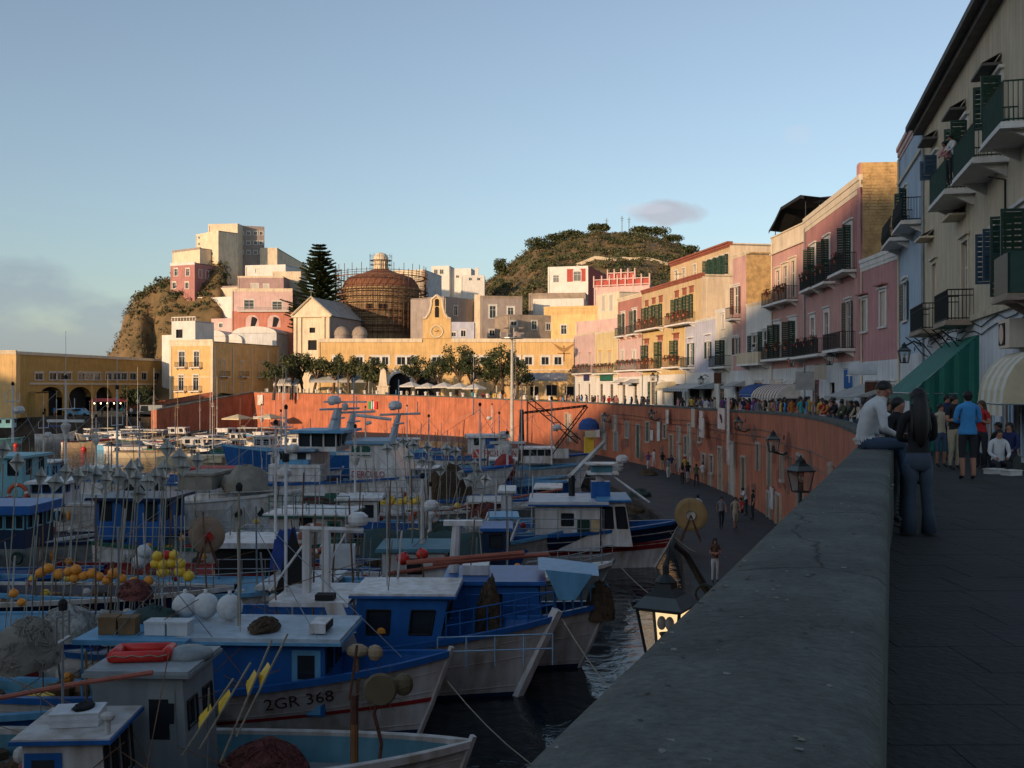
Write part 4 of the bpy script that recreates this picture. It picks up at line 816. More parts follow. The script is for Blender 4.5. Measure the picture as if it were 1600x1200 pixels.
for r_, py in ((2.6, 414), (2.6, 407)):
    for i in range(12):
        a, b_ = 2*math.pi*i/12, 2*math.pi*(i+1)/12; mp_.quad((1.9*math.cos(a), 1.9*math.sin(a), zz(py)), (1.9*math.cos(b_), 1.9*math.sin(b_), zz(py)), (r_*math.cos(b_), r_*math.sin(b_), zz(py)), (r_*math.cos(a), r_*math.sin(a), zz(py)))
        m.tube([(r_*math.cos(a), r_*math.sin(a), zz(422)), (r_*math.cos(a), r_*math.sin(a), zz(397))], .035, 3, cap=False); m.tube([(r_*math.cos(a), r_*math.sin(a), zz(py)+1), (r_*math.cos(b_), r_*math.sin(b_), zz(py)+1)], .03, 3, cap=False)
m.build('tubes', RUST, scf, kind='stuff'); mp_.build('plank_decks', mat('scaffold_planks', (.16, .08, .045), .9, .3), scf, kind='stuff')
# houses to the right of the dome
def row(y0, y1, xs, w=1.0): return [(x, y0, y1, w) for x in xs]
bgh('pale_gabled_block', 'pale sunlit block with shaded grey side just right of the dome', 614, 282, 663, 280, 421, 4, CREAM, pxback=690, side=WHITE2, swins=[(.25, 30, 1, 1.5), (.6, 27, 1, 1.8)])
bgh('white_cube_house', 'white cube house with two windows on the skyline right of the dome', 674, 330, 702, 329, 415, 10, WHITE, pxback=722, wins=row(421, 428, (681, 690), 1.2))
bgh('white_middle_house', 'lower white house with plain wall beside the skyline cube house', 703, 331, 736, 330, 419, 10, WHITE, depth=8, wins=row(430, 434, (715,), 1))
bgh('white_end_house', 'small white house with chimney at the right end of the skyline group', 720, 325, 757, 325, 430, 10, WHITE, depth=8, wins=row(434, 438, (735, 748), 1))
bgh('white_chimney', 'square white chimney block on the skyline', 742, 326, 748, 326, 418, 20, WHITE, depth=2, cat='chimney')
bgh('brown_stone_house', 'brown grey stone house right behind the bell gable', 694, 222, 741, 230, 463, 0, GREYP, depth=10, wins=[(712, 478, 493, 1.2), (726, 518, 526, .9)])  # grey tone of this and the next stone houses takes in their shade
bgh('grey_arch_house', 'grey stone house with arched windows in the middle above the hall', 751, 226, 816, 228, 463, 0, GREYP, depth=10, wins=[(770, 478, 497, 1.4, 'p', .3), (798, 481, 492, 1.3, 'p', .3), (769, 516, 525, 1.2, 'p', .2)], corn=(.4, .15, STONE))
bgh('white_drainpipe_wall', 'narrow white wall strip between brown and grey houses', 741, 227, 752, 227, 460, 0, CREAM, depth=8)
bgh('low_stone_house', 'low brown stone house at the right above the hall', 794, 214, 868, 218, 491, 0, STONE, depth=8, wins=[(803, 502, 509, 1.3), (835, 502, 515, 1.2), (857, 506, 516, 1)])
bgh('pale_blue_wall_house', 'pale bluish low wall beside the bell gable', 705, 212, 741, 212, 503, 0, LAV, depth=6, wins=[(709, 519, 526, .9), (724, 516, 526, 1)])
bgh('yellow_upper_house', 'yellow house with orange band and three windows above the hall right end', 850, 218, 936, 215, 481, 0, PALEY, depth=10, wins=[(881, 508, 522, 1.2), (905, 508, 522, 1.2), (922, 508, 522, 1.2)], corn=(1.2, .25, OCHRE))
bgh('white_terrace_house', 'white terrace house with shaded flat roof above the yellow house', 833, 236, 912, 234, 466, 8, WHITE, depth=8)
bgh('grey_roof_block', 'long grey brown flat roofed block under the red and white house', 826, 246, 915, 244, 457, 14, STONE, depth=8)
rh = bgh('red_and_white_house', 'white hillside house with a red panelled corner', 856, 252, 919, 249, 415, 16, WHITE, pxback=950, side=REDW, wins=[(869, 430, 441, 1.4), (902, 424, 439, 1.8)])
for a_, b_ in ((886, 896), (907, 915)): m = MB(); m.b2(rh.u(a_), rh.u(b_), -.04, 0, ZZ(440, 250), ZZ(420, 250)); m.build('red_panel', REDW, rh.root)
bgh('cream_block', 'plain cream block with faint pilasters above the end of the terrace', 933, 190, 968, 182, 455, 0, CREAM, depth=8, wins=[(943, 463, 486, 1.4, 'g'), (955, 462, 486, 1.4, 'g')])
bgh('cream_step_block', 'lower cream block with thin parapet behind the pinkish house', 900, 178, 966, 168, 497, 0, PALEP, depth=8)
pt = bgh('pink_balustrade_house', 'pink hillside house with two tiers of terrace balustrades', 928, 236, 1015, 230, 445, 10, PALEP, depth=8)
for tier, (pl, pr, py) in enumerate(((928, 1015, 445), (942, 985, 433))):
    m = MB(); n = 8 if tier == 0 else 5; a_, b_ = pt.u(pl), pt.u(pr)
    for i in range(n): x = lerp(a_, b_, i/(n-1)); m.b2(x-.16, x+.16, tier*3-.1, tier*3+.25, ZZ(py, 232)-.3, ZZ(py, 232)+2.0); m.ell((x, tier*3, ZZ(py, 232)+2.2), .25, 6, 4)
    m.b2(a_, b_, tier*3, tier*3+.12, ZZ(py, 232), ZZ(py, 232)+.25); m.b2(a_, b_, tier*3, tier*3+.12, ZZ(py, 232)+1.4, ZZ(py, 232)+1.6)
    m.b2(a_, b_, tier*3+.3, tier*3+.4, ZZ(py, 232)-1, ZZ(py, 232)+1.3, 1); m.build('balustrade', [PALEP, REDW], pt.root)
for i, (px, py) in enumerate(((948, 360), (972, 356), (983, 358))): m = MB(); m.tube([(0, 0, -4), (0, 0, 5)], .18, 5); m.tube([(-.8, 0, 4), (.8, 0, 4)], .08, 4); m.tube([(-.5, 0, 3), (.5, 0, 3)], .08, 4); m.build('mast', STEEL, None, (XX(px, 425), 425, ZZ(py, 425)), label=['left thin mast on the hilltop', 'middle mast on the hilltop between the pines', 'right thin mast on the hilltop near the house'][i], cat='mast')
bgh('hilltop_house', 'tiny sunlit house between trees on the hilltop', 944, 424, 954, 423, 366, 55, PALEP, depth=6)
# ---------------------------------------------------------------- trees and scrub
def leaf_cloud(m, c, r, n, s, rr_, mi=(0,), flat=1.0):
    for _ in range(n):
        while True:
            p = Vector((rr_.uniform(-1, 1), rr_.uniform(-1, 1), rr_.uniform(-1, 1)))
            if p.length < 1: break
        p = p*(.55+.45*p.length) if p.length > .01 else p
        q = Vector(c)+Vector((p.x*r[0], p.y*r[1], p.z*r[2]))
        a = Vector((rr_.gauss(0, 1), rr_.gauss(0, 1), rr_.gauss(0, 1)*flat)).normalized(); b_ = a.cross(Vector((rr_.gauss(0, 1), rr_.gauss(0, 1), rr_.gauss(0, 1)))).normalized(); k = s*rr_.uniform(.6, 1.3)
        m.quad(q-a*k, q-b_*k*.45, q+a*k, q+b_*k*.45, rr_.choice(mi))
def tree(name, label, loc, h, spread, trunk_h, seed, mats, leaf=.22, nl=900, lean=.0, group=None, clumps=11, cat='tree', flat=.55):
    rr_ = random.Random(seed); root = thing(name, label, cat, loc, rr_.uniform(0, 6.2), group); t_ = MB(); base = h*.045
    p = [(0, 0, -.3), (lean*.3, 0, trunk_h*.5), (lean, .1, trunk_h)]; t_.tube(p, [base, base*.75, base*.6], 7); cs = []
    for i in range(clumps):
        a = i*2.4+rr_.uniform(-.3, .3); rad = spread*rr_.uniform(.2, .85); zt_ = lerp(trunk_h, h, rr_.uniform(.25, .92)); e = Vector((lean+rad*math.cos(a), rad*math.sin(a), zt_)); mid = Vector((lean+rad*.45*math.cos(a), rad*.45*math.sin(a), lerp(trunk_h, zt_, .45)))
        t_.tube([(lean, .1, trunk_h-.1), mid, e], [base*.5, base*.32, base*.12], 5); cs.append(e)
    t_.build('trunk', BARK, root); m = MB()
    for e in cs: leaf_cloud(m, e, (spread*rr_.uniform(.28, .45),)*2+(h*flat*rr_.uniform(.2, .32),), nl//clumps, leaf, rr_, (0, 0, 1))
    m.build('crown', mats, root, kind='stuff'); return root
posn = ['leftmost wind-bent tree in front of the palazzo', 'small tree right of the palazzo corner', 'third tree from the left, before the white tent', 'slim forked tree in front of the church', 'leafy tree left of the long white tent', 'tree over the middle of the white tent', 'tree at the right end of the white tent', 'low tree just left of the obelisk', 'broad tree covering the left arch of the hall', 'tall ragged tree between clock and umbrellas', 'dense dark tree right of the clock gable', 'round dark tree over the white umbrellas', 'dense tree left of the tall lamp post', 'tall pointed tree beside the lamp post', 'low spreading tree right of the lamp post']
for i, (px, pt_, Y) in enumerate(((427, 563, 181), (455, 555, 184), (474, 558, 186), (490, 553, 184), (520, 552, 184), (545, 556, 182), (568, 562, 180), (588, 566, 178), (648, 556, 180), (686, 558, 176), (712, 545, 174), (738, 560, 172), (766, 563, 170), (786, 543, 168), (808, 566, 167))):
    z0 = ptz(Y)-.95; h = ZZ(pt_, Y)-z0
    tree('piazza_tree', posn[i], (XX(px, Y), Y, z0), h, 2.5 if i < 8 else 3.1, h*.42, 40+i, [LEAF2 if i < 8 else LEAF, LEAF], .24, 1500, rnd.uniform(-.9, .9), 'trees along the piazza')
# the araucaria
def araucaria(loc, h, R0):
    root = thing('araucaria_tree', 'tall dark layered araucaria rising behind the church', 'tree', loc); t_ = MB(); t_.tube([(0, 0, -3), (0, 0, h*.96)], [.55, .08], 8); t_.build('trunk', BARK, root); m = MB(); rr_ = random.Random(9); k = 0; z = h*.1
    while z < h*.98:
        f_ = 1-z/h; L = R0*min(1, f_*1.45+.06)*rr_.uniform(.85, 1.1); nb = 9
        for b_ in range(nb):
            a = k*.5+b_*2*math.pi/nb+rr_.uniform(-.12, .12); n = max(4, int(L/.42)); up = .30
            jl = rr_.uniform(.72, 1.12)
            for j in range(1, n+1):
                r_ = L*j/n*jl; q = Vector((r_*math.cos(a), r_*math.sin(a), z+up*r_*r_/max(L, .1)*.55)); w = 1.05*(1-.5*j/n)+.2
                d = Vector((math.cos(a), math.sin(a), .25)); s_ = Vector((-math.sin(a), math.cos(a), 0))
                for sg in (-1, 1): m.quad(q, q+d*.45+s_*sg*w, q+d*.75+s_*sg*w*.95+Vector((0, 0, .14)), q+d*.4+Vector((0, 0, .16)), rr_.randint(0, 1))
                m.quad(q, q+d*.4+Vector((0, 0, .34)), q+d*.8+Vector((0, 0, .1)), q+d*.5-Vector((0, 0, .1)))
        z += h*.033*rr_.uniform(.8, 1.25); k += 1
    leaf_cloud(m, (0, 0, h*.3), (R0*.55, R0*.55, h*.25), 1500, .5, rr_, (0, 1)); m.build('crown', [mat('needles', (.022, .04, .014), .8, .3, .5, 0), LEAF], root, kind='stuff')
araucaria((XX(499, 236), 236, 12), ZZ(379, 236)-12, 7.6)
# scrub on the slopes
def scrub(name, seed, n, pxr, yr, cond, s, mats, size=(1.2, 2.4), nl=34):
    rr_ = random.Random(seed); m = MB(); k = 0; tr = 0
    while k < n and tr < n*12:
        tr += 1; y = rr_.uniform(*yr); px = rr_.uniform(*pxr); x = XX(px, y); z = ground(x, y)
        if not cond(px, y, z): continue
        r_ = rr_.uniform(*size); leaf_cloud(m, (x, y, z+r_*.25), (r_*1.25, r_*1.1, r_*.75), nl, s, rr_, (k % 3 == 0 and (1,) or (0, 0, 2))); k += 1
    m.build(name, mats, kind='stuff')
scrub('hill_scrub', 2, 1300, (745, 1120), (255, 436), lambda px, y, z: z > 15 and mnoise.noise((px*.03, y*.05, 0)) > -.12, .5, [LEAF2, LEAF, LEAF3], (.8, 2.2), 34)
scrub('hill_dry_grass', 12, 1500, (740, 1120), (250, 436), lambda px, y, z: z > 12, .45, [LEAF3, LEAF2, LEAF3], (.5, 1.3), 16)
scrub('town_garden_scrub', 3, 260, (590, 900), (232, 330), lambda px, y, z: z > 6, .5, [LEAF, LEAF2, LEAF3], (.9, 1.8), 26)
scrub('headland_scrub', 4, 260, (200, 372), (232, 268), lambda px, y, z: z > 19 and not (225 < px < 250 and y < 252), .4, [LEAF2, LEAF, LEAF3], (.6, 1.5), 30)
scrub('headland_grass', 14, 500, (168, 380), (218, 268), lambda px, y, z: z > 4, .3, [LEAF3, LEAF3, LEAF2], (.4, 1.0), 14)
def pine(px, py, Y, R0, lab, dome=.45):
    x = XX(px, Y); zg = ground(x, Y); zt = ZZ(py, Y); h = max(4, zt-zg); root = thing('umbrella_pine', lab, 'tree', (x, Y, zg), 0, 'pines on the hill'); rr_ = random.Random(px); t_ = MB(); t_.tube([(0, 0, -.5), (.2, 0, h*.55)], [.3, .18], 6)
    for i in range(6): a = i*1.05; t_.tube([(.2, 0, h*.5), (R0*.6*math.cos(a), R0*.6*math.sin(a), h*.72)], [.14, .05], 4)
    t_.build('trunk', BARK, root); m = MB()
    for i in range(14): a = i*2.4; r_ = R0*.75*math.sqrt(i/14); leaf_cloud(m, (r_*math.cos(a), r_*math.sin(a), h*.62-.12*r_), (R0*.45, R0*.45, h*.36), 80, .5, rr_, (0, 0, 1))
    m.build('crown', [LEAF, LEAF2], root, kind='stuff')
for px, py, Y, R0, lab in ((841, 369, 405, 5.5, 'rounded pine standing alone at the left shoulder of the hill'), (870, 366, 415, 5.5, 'pine next to the lone pine on the left shoulder'), (892, 364, 418, 5, 'dark pine left of the hilltop masts'), (930, 353, 424, 3.2, 'taller thin pine beside the left mast'), (943, 357, 424, 2.6, 'small thin pine on the very summit'), (1000, 366, 424, 4.5, 'low pine right of the masts'), (1026, 353, 424, 5.5, 'broad umbrella pine near the right end of the summit'), (1050, 368, 420, 4.5, 'low pine sloping down right of the broad umbrella pine'), (1076, 382, 410, 4, 'last dark pine at the right end of the hill'), (782, 402, 400, 2.6, 'slender cypress-like pine low on the left slope')): pine(px, py, Y, R0, lab)
# terrace walls on the hill
m = MB()
for (p0_, y0_, p1_, y1_, py) in ((900, 340, 965, 345, 400), (955, 350, 1075, 350, 392)):
    n = 24
    for i in range(n):
        a = Vector((XX(lerp(p0_, p1_, i/n), y0_), y0_)); b_ = Vector((XX(lerp(p0_, p1_, (i+1)/n), y0_), y0_)); za, zb = ground(*a)+1.0, ground(*b_)+1.0; m.quad((a.x, a.y, za-2.0), (b_.x, b_.y, zb-2.0), (b_.x, b_.y, zb), (a.x, a.y, za))
m.build('terrace_wall', CREAM2, None, label='pale dry stone terrace wall crossing the hillside', cat='wall')
# ---------------------------------------------------------------- boats
class Hull:
    """x forward, y to port, z up from the waterline"""
    def __init__(s, L, B, hb, hm, hs, rake=1.0, transom=.7): s.L, s.B, s.hb, s.hm, s.hs, s.rake, s.tr = L, B, hb, hm, hs, rake, transom
    def sheer(s, t): return s.hm+(s.hb-s.hm)*max(0, (t-.35)/.65)**2+(s.hs-s.hm)*max(0, (.3-t)/.3)**2
    def half(s, t): return s.B/2*max(.012, (1-max(0, t)**3.4)**.85)*(s.tr+(1-s.tr)*min(1, t/.32)**.7)
    def pt(s, t, v, side, inset=0):
        x = -s.L/2+t*(s.L-s.rake*(1-v)); z = -.5+v*(s.sheer(t)+.5); g = (.18+.82*v)**(.22+1.0*t**3)
        return Vector((x, side*max(.0, s.half(t)*g-inset), z))
    def vz(s, t, z): return (z+.5)/(s.sheer(t)+.5)
NS = 26
def boat(name, label, px, py, L, B, hb, hm, hs=None, head=0, rake=1.0, bottom=None, side=BWHITE, stripe=None, rim=BBLUE, deck=BTEAL, topband=None, group='fishing boats moored along the quay', transom=.7, Y=None, stem=None, cat='fishing boat', strz=(.45, .60), inner=None, planks=True, bulw=.55):
    """px, py: foot of the stem at the waterline in the picture"""
    Y = Y or (EZ-WZ)*1600/(py-605); X = XX(px, Y); h = R(head); H_ = Hull(L, B, hb, hm, hs or hm*1.1, rake, transom); c_ = L/2-rake*.85
    root = thing(name, label, cat, (X-c_*math.cos(h), Y-c_*math.sin(h), WZ), h, group)
    T_ = [i/NS for i in range(NS+1)]
    def strip(fv0, fv1, mt, nm, n=5, off=0.0):
        m = MB()
        for sd_ in (-1, 1): m.grid([[H_.pt(t_, lerp(fv0(t_), fv1(t_), k/n), sd_, -off) for k in range(n+1)] for t_ in T_])
        if nm in ('hull_side', 'topside_band', 'bottom_paint'):
            for k in range(n): m.quad(H_.pt(0, lerp(fv0(0), fv1(0), k/n), -1), H_.pt(0, lerp(fv0(0), fv1(0), k/n), 1), H_.pt(0, lerp(fv0(0), fv1(0), (k+1)/n), 1), H_.pt(0, lerp(fv0(0), fv1(0), (k+1)/n), -1))
        return m.build(nm, mt, root, smooth=True)
    zb = lambda z: (lambda t_: max(0, min(1, H_.vz(t_, z))))
    top = lambda t_: 1.0
    v0 = zb(.12) if bottom else (lambda t_: 0)
    if bottom: strip(lambda t_: 0, zb(.12), bottom, 'bottom_paint', 3)
    if topband: bt = lambda t_: max(v0(t_)+.01, 1-topband[1]/(H_.sheer(t_)+.5)); strip(v0, bt, side, 'hull_side'); strip(bt, top, topband[0], 'topside_band', 3)
    else: strip(v0, top, side, 'hull_side', 7)
    if stripe:
        zs_ = lambda f_: (lambda t_: H_.vz(t_, f_*H_.sheer(t_))); strip(zs_(strz[0]), zs_(strz[1]), stripe, 'stripe', 1, .015)
    m = MB()     # rubbing strake and gunwale
    for sd_ in (-1, 1):
        m.grid([[H_.pt(t_, 1, sd_, -.05)+Vector((0, 0, -.12)), H_.pt(t_, 1, sd_, -.06)+Vector((0, 0, .03)), H_.pt(t_, 1, sd_, .12)+Vector((0, 0, .03)), H_.pt(t_, 1, sd_, .12)+Vector((0, 0, -.1))] for t_ in T_])
    m.b2(-L/2-.05, -L/2+.1, -H_.half(0), H_.half(0), H_.sheer(0)-.1, H_.sheer(0)+.04); m.build('gunwale', rim, root)
    m = MB()
    dv = lambda t_: H_.vz(t_, H_.sheer(t_)-min(bulw, H_.sheer(t_)*.7))
    for sd_ in (-1, 1): m.grid([[H_.pt(t_, 1, sd_, .10), H_.pt(t_, dv(t_), sd_, .07)] for t_ in T_])
    m.build('bulwark', inner or rim, root)
    m = MB(); m.grid([[H_.pt(t_, dv(t_), s_, .05) for s_ in (-1, 1)] for t_ in T_]); m.build('deck', deck, root)
    m = MB(); a, b_ = H_.pt(1, 0, 1), H_.pt(1, 1, 1); m.tube([(a.x-.02, 0, -.5), ((a.x+b_.x)/2+.03, 0, (b_.z-.5)/2), (b_.x+.06, 0, b_.z+.12)], .075, 4); m.build('stem_post', stem or side, root)
    if planks and L > 7:      # plank seams as slightly proud strakes
        for k, zf in enumerate((.30, .62, .82)):
            m = MB(); zs_ = zb
            for sd_ in (-1, 1): m.grid([[H_.pt(t_, min(1, zf-.006), sd_, -.006), H_.pt(t_, min(1, zf), sd_, -.02), H_.pt(t_, min(1, zf+.012), sd_, -.006)] for t_ in T_])
            m.build('strake', side, root, smooth=True)
    root['_h'] = 0; del root['_h']
    return root, H_
def hull_text(root, H_, s_, size, x0, zf, mt=TEXTD, side=-1, name='registration_number', slope=0):
    def fn(x, y):
        X = x0+(x if side < 0 else -x); t_ = min(.98, max(0, (X+H_.L/2)/(H_.L-H_.rake*.4))); z = zf*H_.sheer(min(.98, (x0+H_.L/2)/H_.L))+y+x*slope
        for _ in range(5): t_ = min(.99, (X+H_.L/2)/(H_.L-H_.rake*(1-H_.vz(t_, z))))
        p = H_.pt(t_, H_.vz(t_, z), side, -.05); return (X, p.y, z)
    text_mb(s_, size, fn).build(name, mt, root)
def deckhouse(root, x0, x1, w, z0, z1, mt, roofm, rake=0.0, over=.25, wins=(1, 1), wh=.55, wz=.55, door=None, roof_t=.1, name='wheelhouse', y0=0, trim=None, back=0, wm=None, ww=.55):
    """rectangular cabin, windows cut through; wins = (per side, in front)"""
    h = z1-z0; m = MB(); xt = x1-rake; xb = x0+back
    C = [((x0, y0-w/2, z0), (x1, y0-w/2, z0), (xt, y0-w/2, z1), (xb, y0-w/2, z1)), ((x1, y0-w/2, z0), (x1, y0+w/2, z0), (xt, y0+w/2, z1), (xt, y0-w/2, z1)), ((x1, y0+w/2, z0), (x0, y0+w/2, z0), (xb, y0+w/2, z1), (xt, y0+w/2, z1)), ((x0, y0+w/2, z0), (x0, y0-w/2, z0), (xb, y0-w/2, z1), (xb, y0+w/2, z1))]
    ps = []
    for i, cs in enumerate(C):
        W = (Vector(cs[1])-Vector(cs[0])).length; n = wins[1] if i == 1 else (wins[0] if i in (0, 2) else 0); hs = []
        va, vb = wz, min(.94, wz+wh/h)
        for k in range(n):
            c_ = (k+.5)/n; hw_ = min(ww/2/W, .4/n); hs.append((c_-hw_, c_+hw_, va, vb))
        if i in (0, 2) and door is not None and W > 1.4: hs = [q for q in hs if q[1] < door-.3/W or q[0] > door+.9/W]; ps.append(('door', cs, (door, min(.98, door+.7/W), .02, .88)))
        P_ = panel(m, *cs, hs, .06); 
        for q in hs: ps.append(('window', cs, q))
    m.build(name, mt, root)
    for kind, cs, q in ps:
        c00, c10, c11, c01 = map(Vector, cs); n = (c10-c00).cross(c01-c00).normalized(); P = lambda u, v, d=0: (c00*(1-u)+c10*u)*(1-v)+(c01*(1-u)+c11*u)*v-n*d
        a, b_, c_, d_ = q; mm = MB()
        if kind == 'window':
            mm.quad(P(a, c_, .05), P(b_, c_, .05), P(b_, d_, .05), P(a, d_, .05), 1); fr = .05
            for (p, r_) in (((a, c_), (b_, c_)), ((b_, c_), (b_, d_)), ((b_, d_), (a, d_)), ((a, d_), (a, c_))): mm.tube([P(*p, -.01), P(*r_, -.01)], .028, 4, 0)
            mm.build('window', [wm or RUBBER, GLASS], root)
        else:
            mm.quad(P(a, c_, -.02), P(b_, c_, -.02), P(b_, d_, -.02), P(a, d_, -.02)); mm.quad(P(lerp(a, b_, .2), lerp(c_, d_, .55), -.028), P(lerp(a, b_, .8), lerp(c_, d_, .55), -.028), P(lerp(a, b_, .8), lerp(c_, d_, .92), -.028), P(lerp(a, b_, .2), lerp(c_, d_, .92), -.028), 1)
            mm.build('door', [trim or BBLUE, GLASS], root)
    m = MB(); m.b2(xb-over, xt+over*1.3, y0-w/2-over, y0+w/2+over, z1, z1+roof_t); m.b2(xb-over-.03, xt+over*1.3+.03, y0-w/2-over-.03, y0+w/2+over+.03, z1-.03, z1+.04, 1); m.build('cabin_roof', [roofm, trim or roofm], root)
def rail(root, pts, h, mt=STEEL, n=2, posts=1, r=.018):
    m = MB()
    for k in range(n): m.tube([(x, y, z+h*(k+1)/n) for x, y, z in pts], r, 4)
    for x, y, z in pts[::posts]: m.tube([(x, y, z-.05), (x, y, z+h)], r*1.1, 4)
    return m.build('railing', mt, root)
def bow_rail(root, H_, t0, h, mt, n=2, both=True, inset=.15):
    ts = [t0+(1-t0)*i/8 for i in range(9)]; a = [tuple(H_.pt(t_, 1, -1, inset)) for t_ in ts]; b_ = [tuple(H_.pt(t_, 1, 1, inset)) for t_ in reversed(ts)]
    return rail(root, a+b_[1:], h, mt, n)
def mast(root, x, y, z, h, mt=BWHITE, r=.09, radar=None, cross=.8, stays=(), lights=True, lean=0):
    m = MB(); m.tube([(x, y, z), (x+lean, y, z+h)], [r, r*.55], 6); m.tube([(x+lean*.7-cross*.0, y-cross, z+h*.72), (x+lean*.7, y+cross, z+h*.72)], .03, 5)
    for s_ in (-1, 1): m.tube([(x+lean*.7, y+s_*cross, z+h*.72), (x+lean*.7, y+s_*cross, z+h*.72+.5)], .02, 4)
    m.tube([(x+lean, y, z+h), (x+lean, y, z+h*1.45)], .012, 3); m.build('mast', mt, root)
    if lights:
        m = MB(); m.lathe((x+lean, y, z+h), [(0, 0), (.08, 0), (.09, .14), (.05, .2), (0, .22)], 8); m.build('mast_light', RUBBER, root)
    if stays:
        m = MB()
        for p in stays: m.tube([(x+lean, y, z+h*.95), p], .012, 3, cap=False)
        m.build('stay', STEEL, root)
    if radar: radar_unit(root, x+lean*.6+.0, y, z+h*.55, radar)
def radar_unit(root, x, y, z, kind, s_=1):
    m = MB()
    if kind == 'dome': m.tube([(x, y, z-.1), (x+.35, y, z-.1)], .04, 5); m.lathe((x+.35, y, z-.08), [(0, 0), (.24*s_, .02), (.30*s_, .12*s_), (.28*s_, .26*s_), (.16*s_, .36*s_), (0, .38*s_)], 14)
    else: m.lathe((x, y, z), [(0, -.3), (.12, -.3), (.22, -.05), (.24, .1), (.1, .22), (0, .22)], 12); m.box((x, y, z+.30), (1.9*s_, .14, .13), rz=rnd.uniform(-.5, .5))
    m.build('radar', BWHITE, root, smooth=False)
def world_of(root, p): 
    h = root.rotation_euler.z; return Vector((root.location.x+p[0]*math.cos(h)-p[1]*math.sin(h), root.location.y+p[0]*math.sin(h)+p[1]*math.cos(h), root.location.z+p[2]))
def heap(name, label, p, size, mt, seed=1, cat='fishing net', strands=90, group=None):
    rr_ = random.Random(seed); m = MB(); n, k = 16, 8; sx, sy, sz = size; P = []
    for i in range(k+1):
        ph = math.pi/2*i/k; row = []
        for j in range(n+1):
            th = 2*math.pi*(j % n)/n; d = 1+.28*mnoise.noise((math.cos(th)*2+seed, math.sin(th)*2, ph*3)); row.append((sx/2*math.cos(ph)*math.cos(th)*d, sy/2*math.cos(ph)*math.sin(th)*d, sz*math.sin(ph)*d))
        P.append(row)
    m.grid(P); o = m.build(name, mt, None, tuple(p), rr_.uniform(0, 6), smooth=True, label=label, cat=cat, group=group); m = MB()
    for _ in range(strands):      # loose meshes and cork line lying over the pile
        a = rr_.uniform(0, 6.28); ph = rr_.uniform(.1, 1.4); q = []
        for s_ in range(4):
            a += rr_.uniform(-.35, .35); ph = min(1.5, max(0, ph+rr_.uniform(-.25, .25))); q.append((sx/2*1.04*math.cos(ph)*math.cos(a), sy/2*1.04*math.cos(ph)*math.sin(a), sz*1.05*math.sin(ph)))
        m.tube(q, .014, 3, cap=False)
    m.build('net_strands', mt, o, kind='stuff'); return o
def drum(label, p, R0, w, rz, mt=BGOLD, core=NETB, cat='net drum', stand=.5):
    root = thing('net_drum', label, cat, tuple(p), rz); Mx = Matrix.Rotation(R(90), 3, 'X').to_4x4()
    m = MB(); m.lathe((0, w/2, 0), [(0, 0), (R0, 0), (R0*1.02, .03), (R0, .06), (R0*.82, .10), (0, .10)], 26, 0, M=Mx); m.lathe((0, -w/2, 0), [(0, .1), (R0*.82, .10), (R0, .06), (R0*1.02, .03), (R0, 0), (0, 0)], 26, 0, M=Mx); m.build('flange', mt, root)
    m = MB(); m.lathe((0, w/2, 0), [(R0*.6, 0), (R0*.66, w*.3), (R0*.62, w*.6), (R0*.6, w)], 18, 0, M=Mx); m.build('wound_net', core, root)
    m = MB(); m.lathe((0, -w/2-.12, 0), [(0, 0), (R0*.28, 0), (R0*.3, .08)], 16, 0, M=Mx); m.build('hub', REDF if core is NETR else BWHITE2, root)
    m = MB()
    for s_ in (-1, 1): m.tube([(-R0*.6, s_*(w/2+.1), -R0-stand), (0, s_*(w/2+.1), 0)], .05, 5); m.tube([(R0*.6, s_*(w/2+.1), -R0-stand), (0, s_*(w/2+.1), 0)], .05, 5)
    m.build('stand', RUST, root); return root
def life_ring(label, p, R0=.38, rz=0, tilt=0):
    m = MB(); m.torus((0, 0, 0), R0, R0*.24, n=24, k=8, mf=lambda i: 1 if i % 6 == 0 else 0); o = m.build('life_ring', [BORANGE if 'faded' in label else mat('ring_orange', (.55, .10, .04), .6, .2), BWHITE], None, tuple(p), rz, smooth=True, label=label, cat='life ring'); 
    m = MB(); m.torus((0, 0, 0), R0*1.25, .012, n=20, k=4); m.build('grab_line', ROPE, o); return o
FLC = {}
def floats(pts, label, kind='float', mt=ORANGE, r=.16, group='net floats strung in bunches', labs=None):
    if mt.name not in FLC:
        m = MB(); m.ell((0, 0, 0), (1, 1, .92), 10, 7); m.tube([(0, 0, .85), (0, 0, 1.15)], .18, 5); FLC[mt.name] = m.mesh(kind, mt, True)
    for i, p in enumerate(pts):
        o = link(kind, FLC[mt.name], None, tuple(p), 0, label=(labs[i] if labs else label), cat='float', group=group); s_ = r*rnd.uniform(.9, 1.1); o.scale = (s_, s_, s_); o.rotation_euler = (rnd.uniform(-.6, .6), rnd.uniform(-.6, .6), 0)
DB = {}
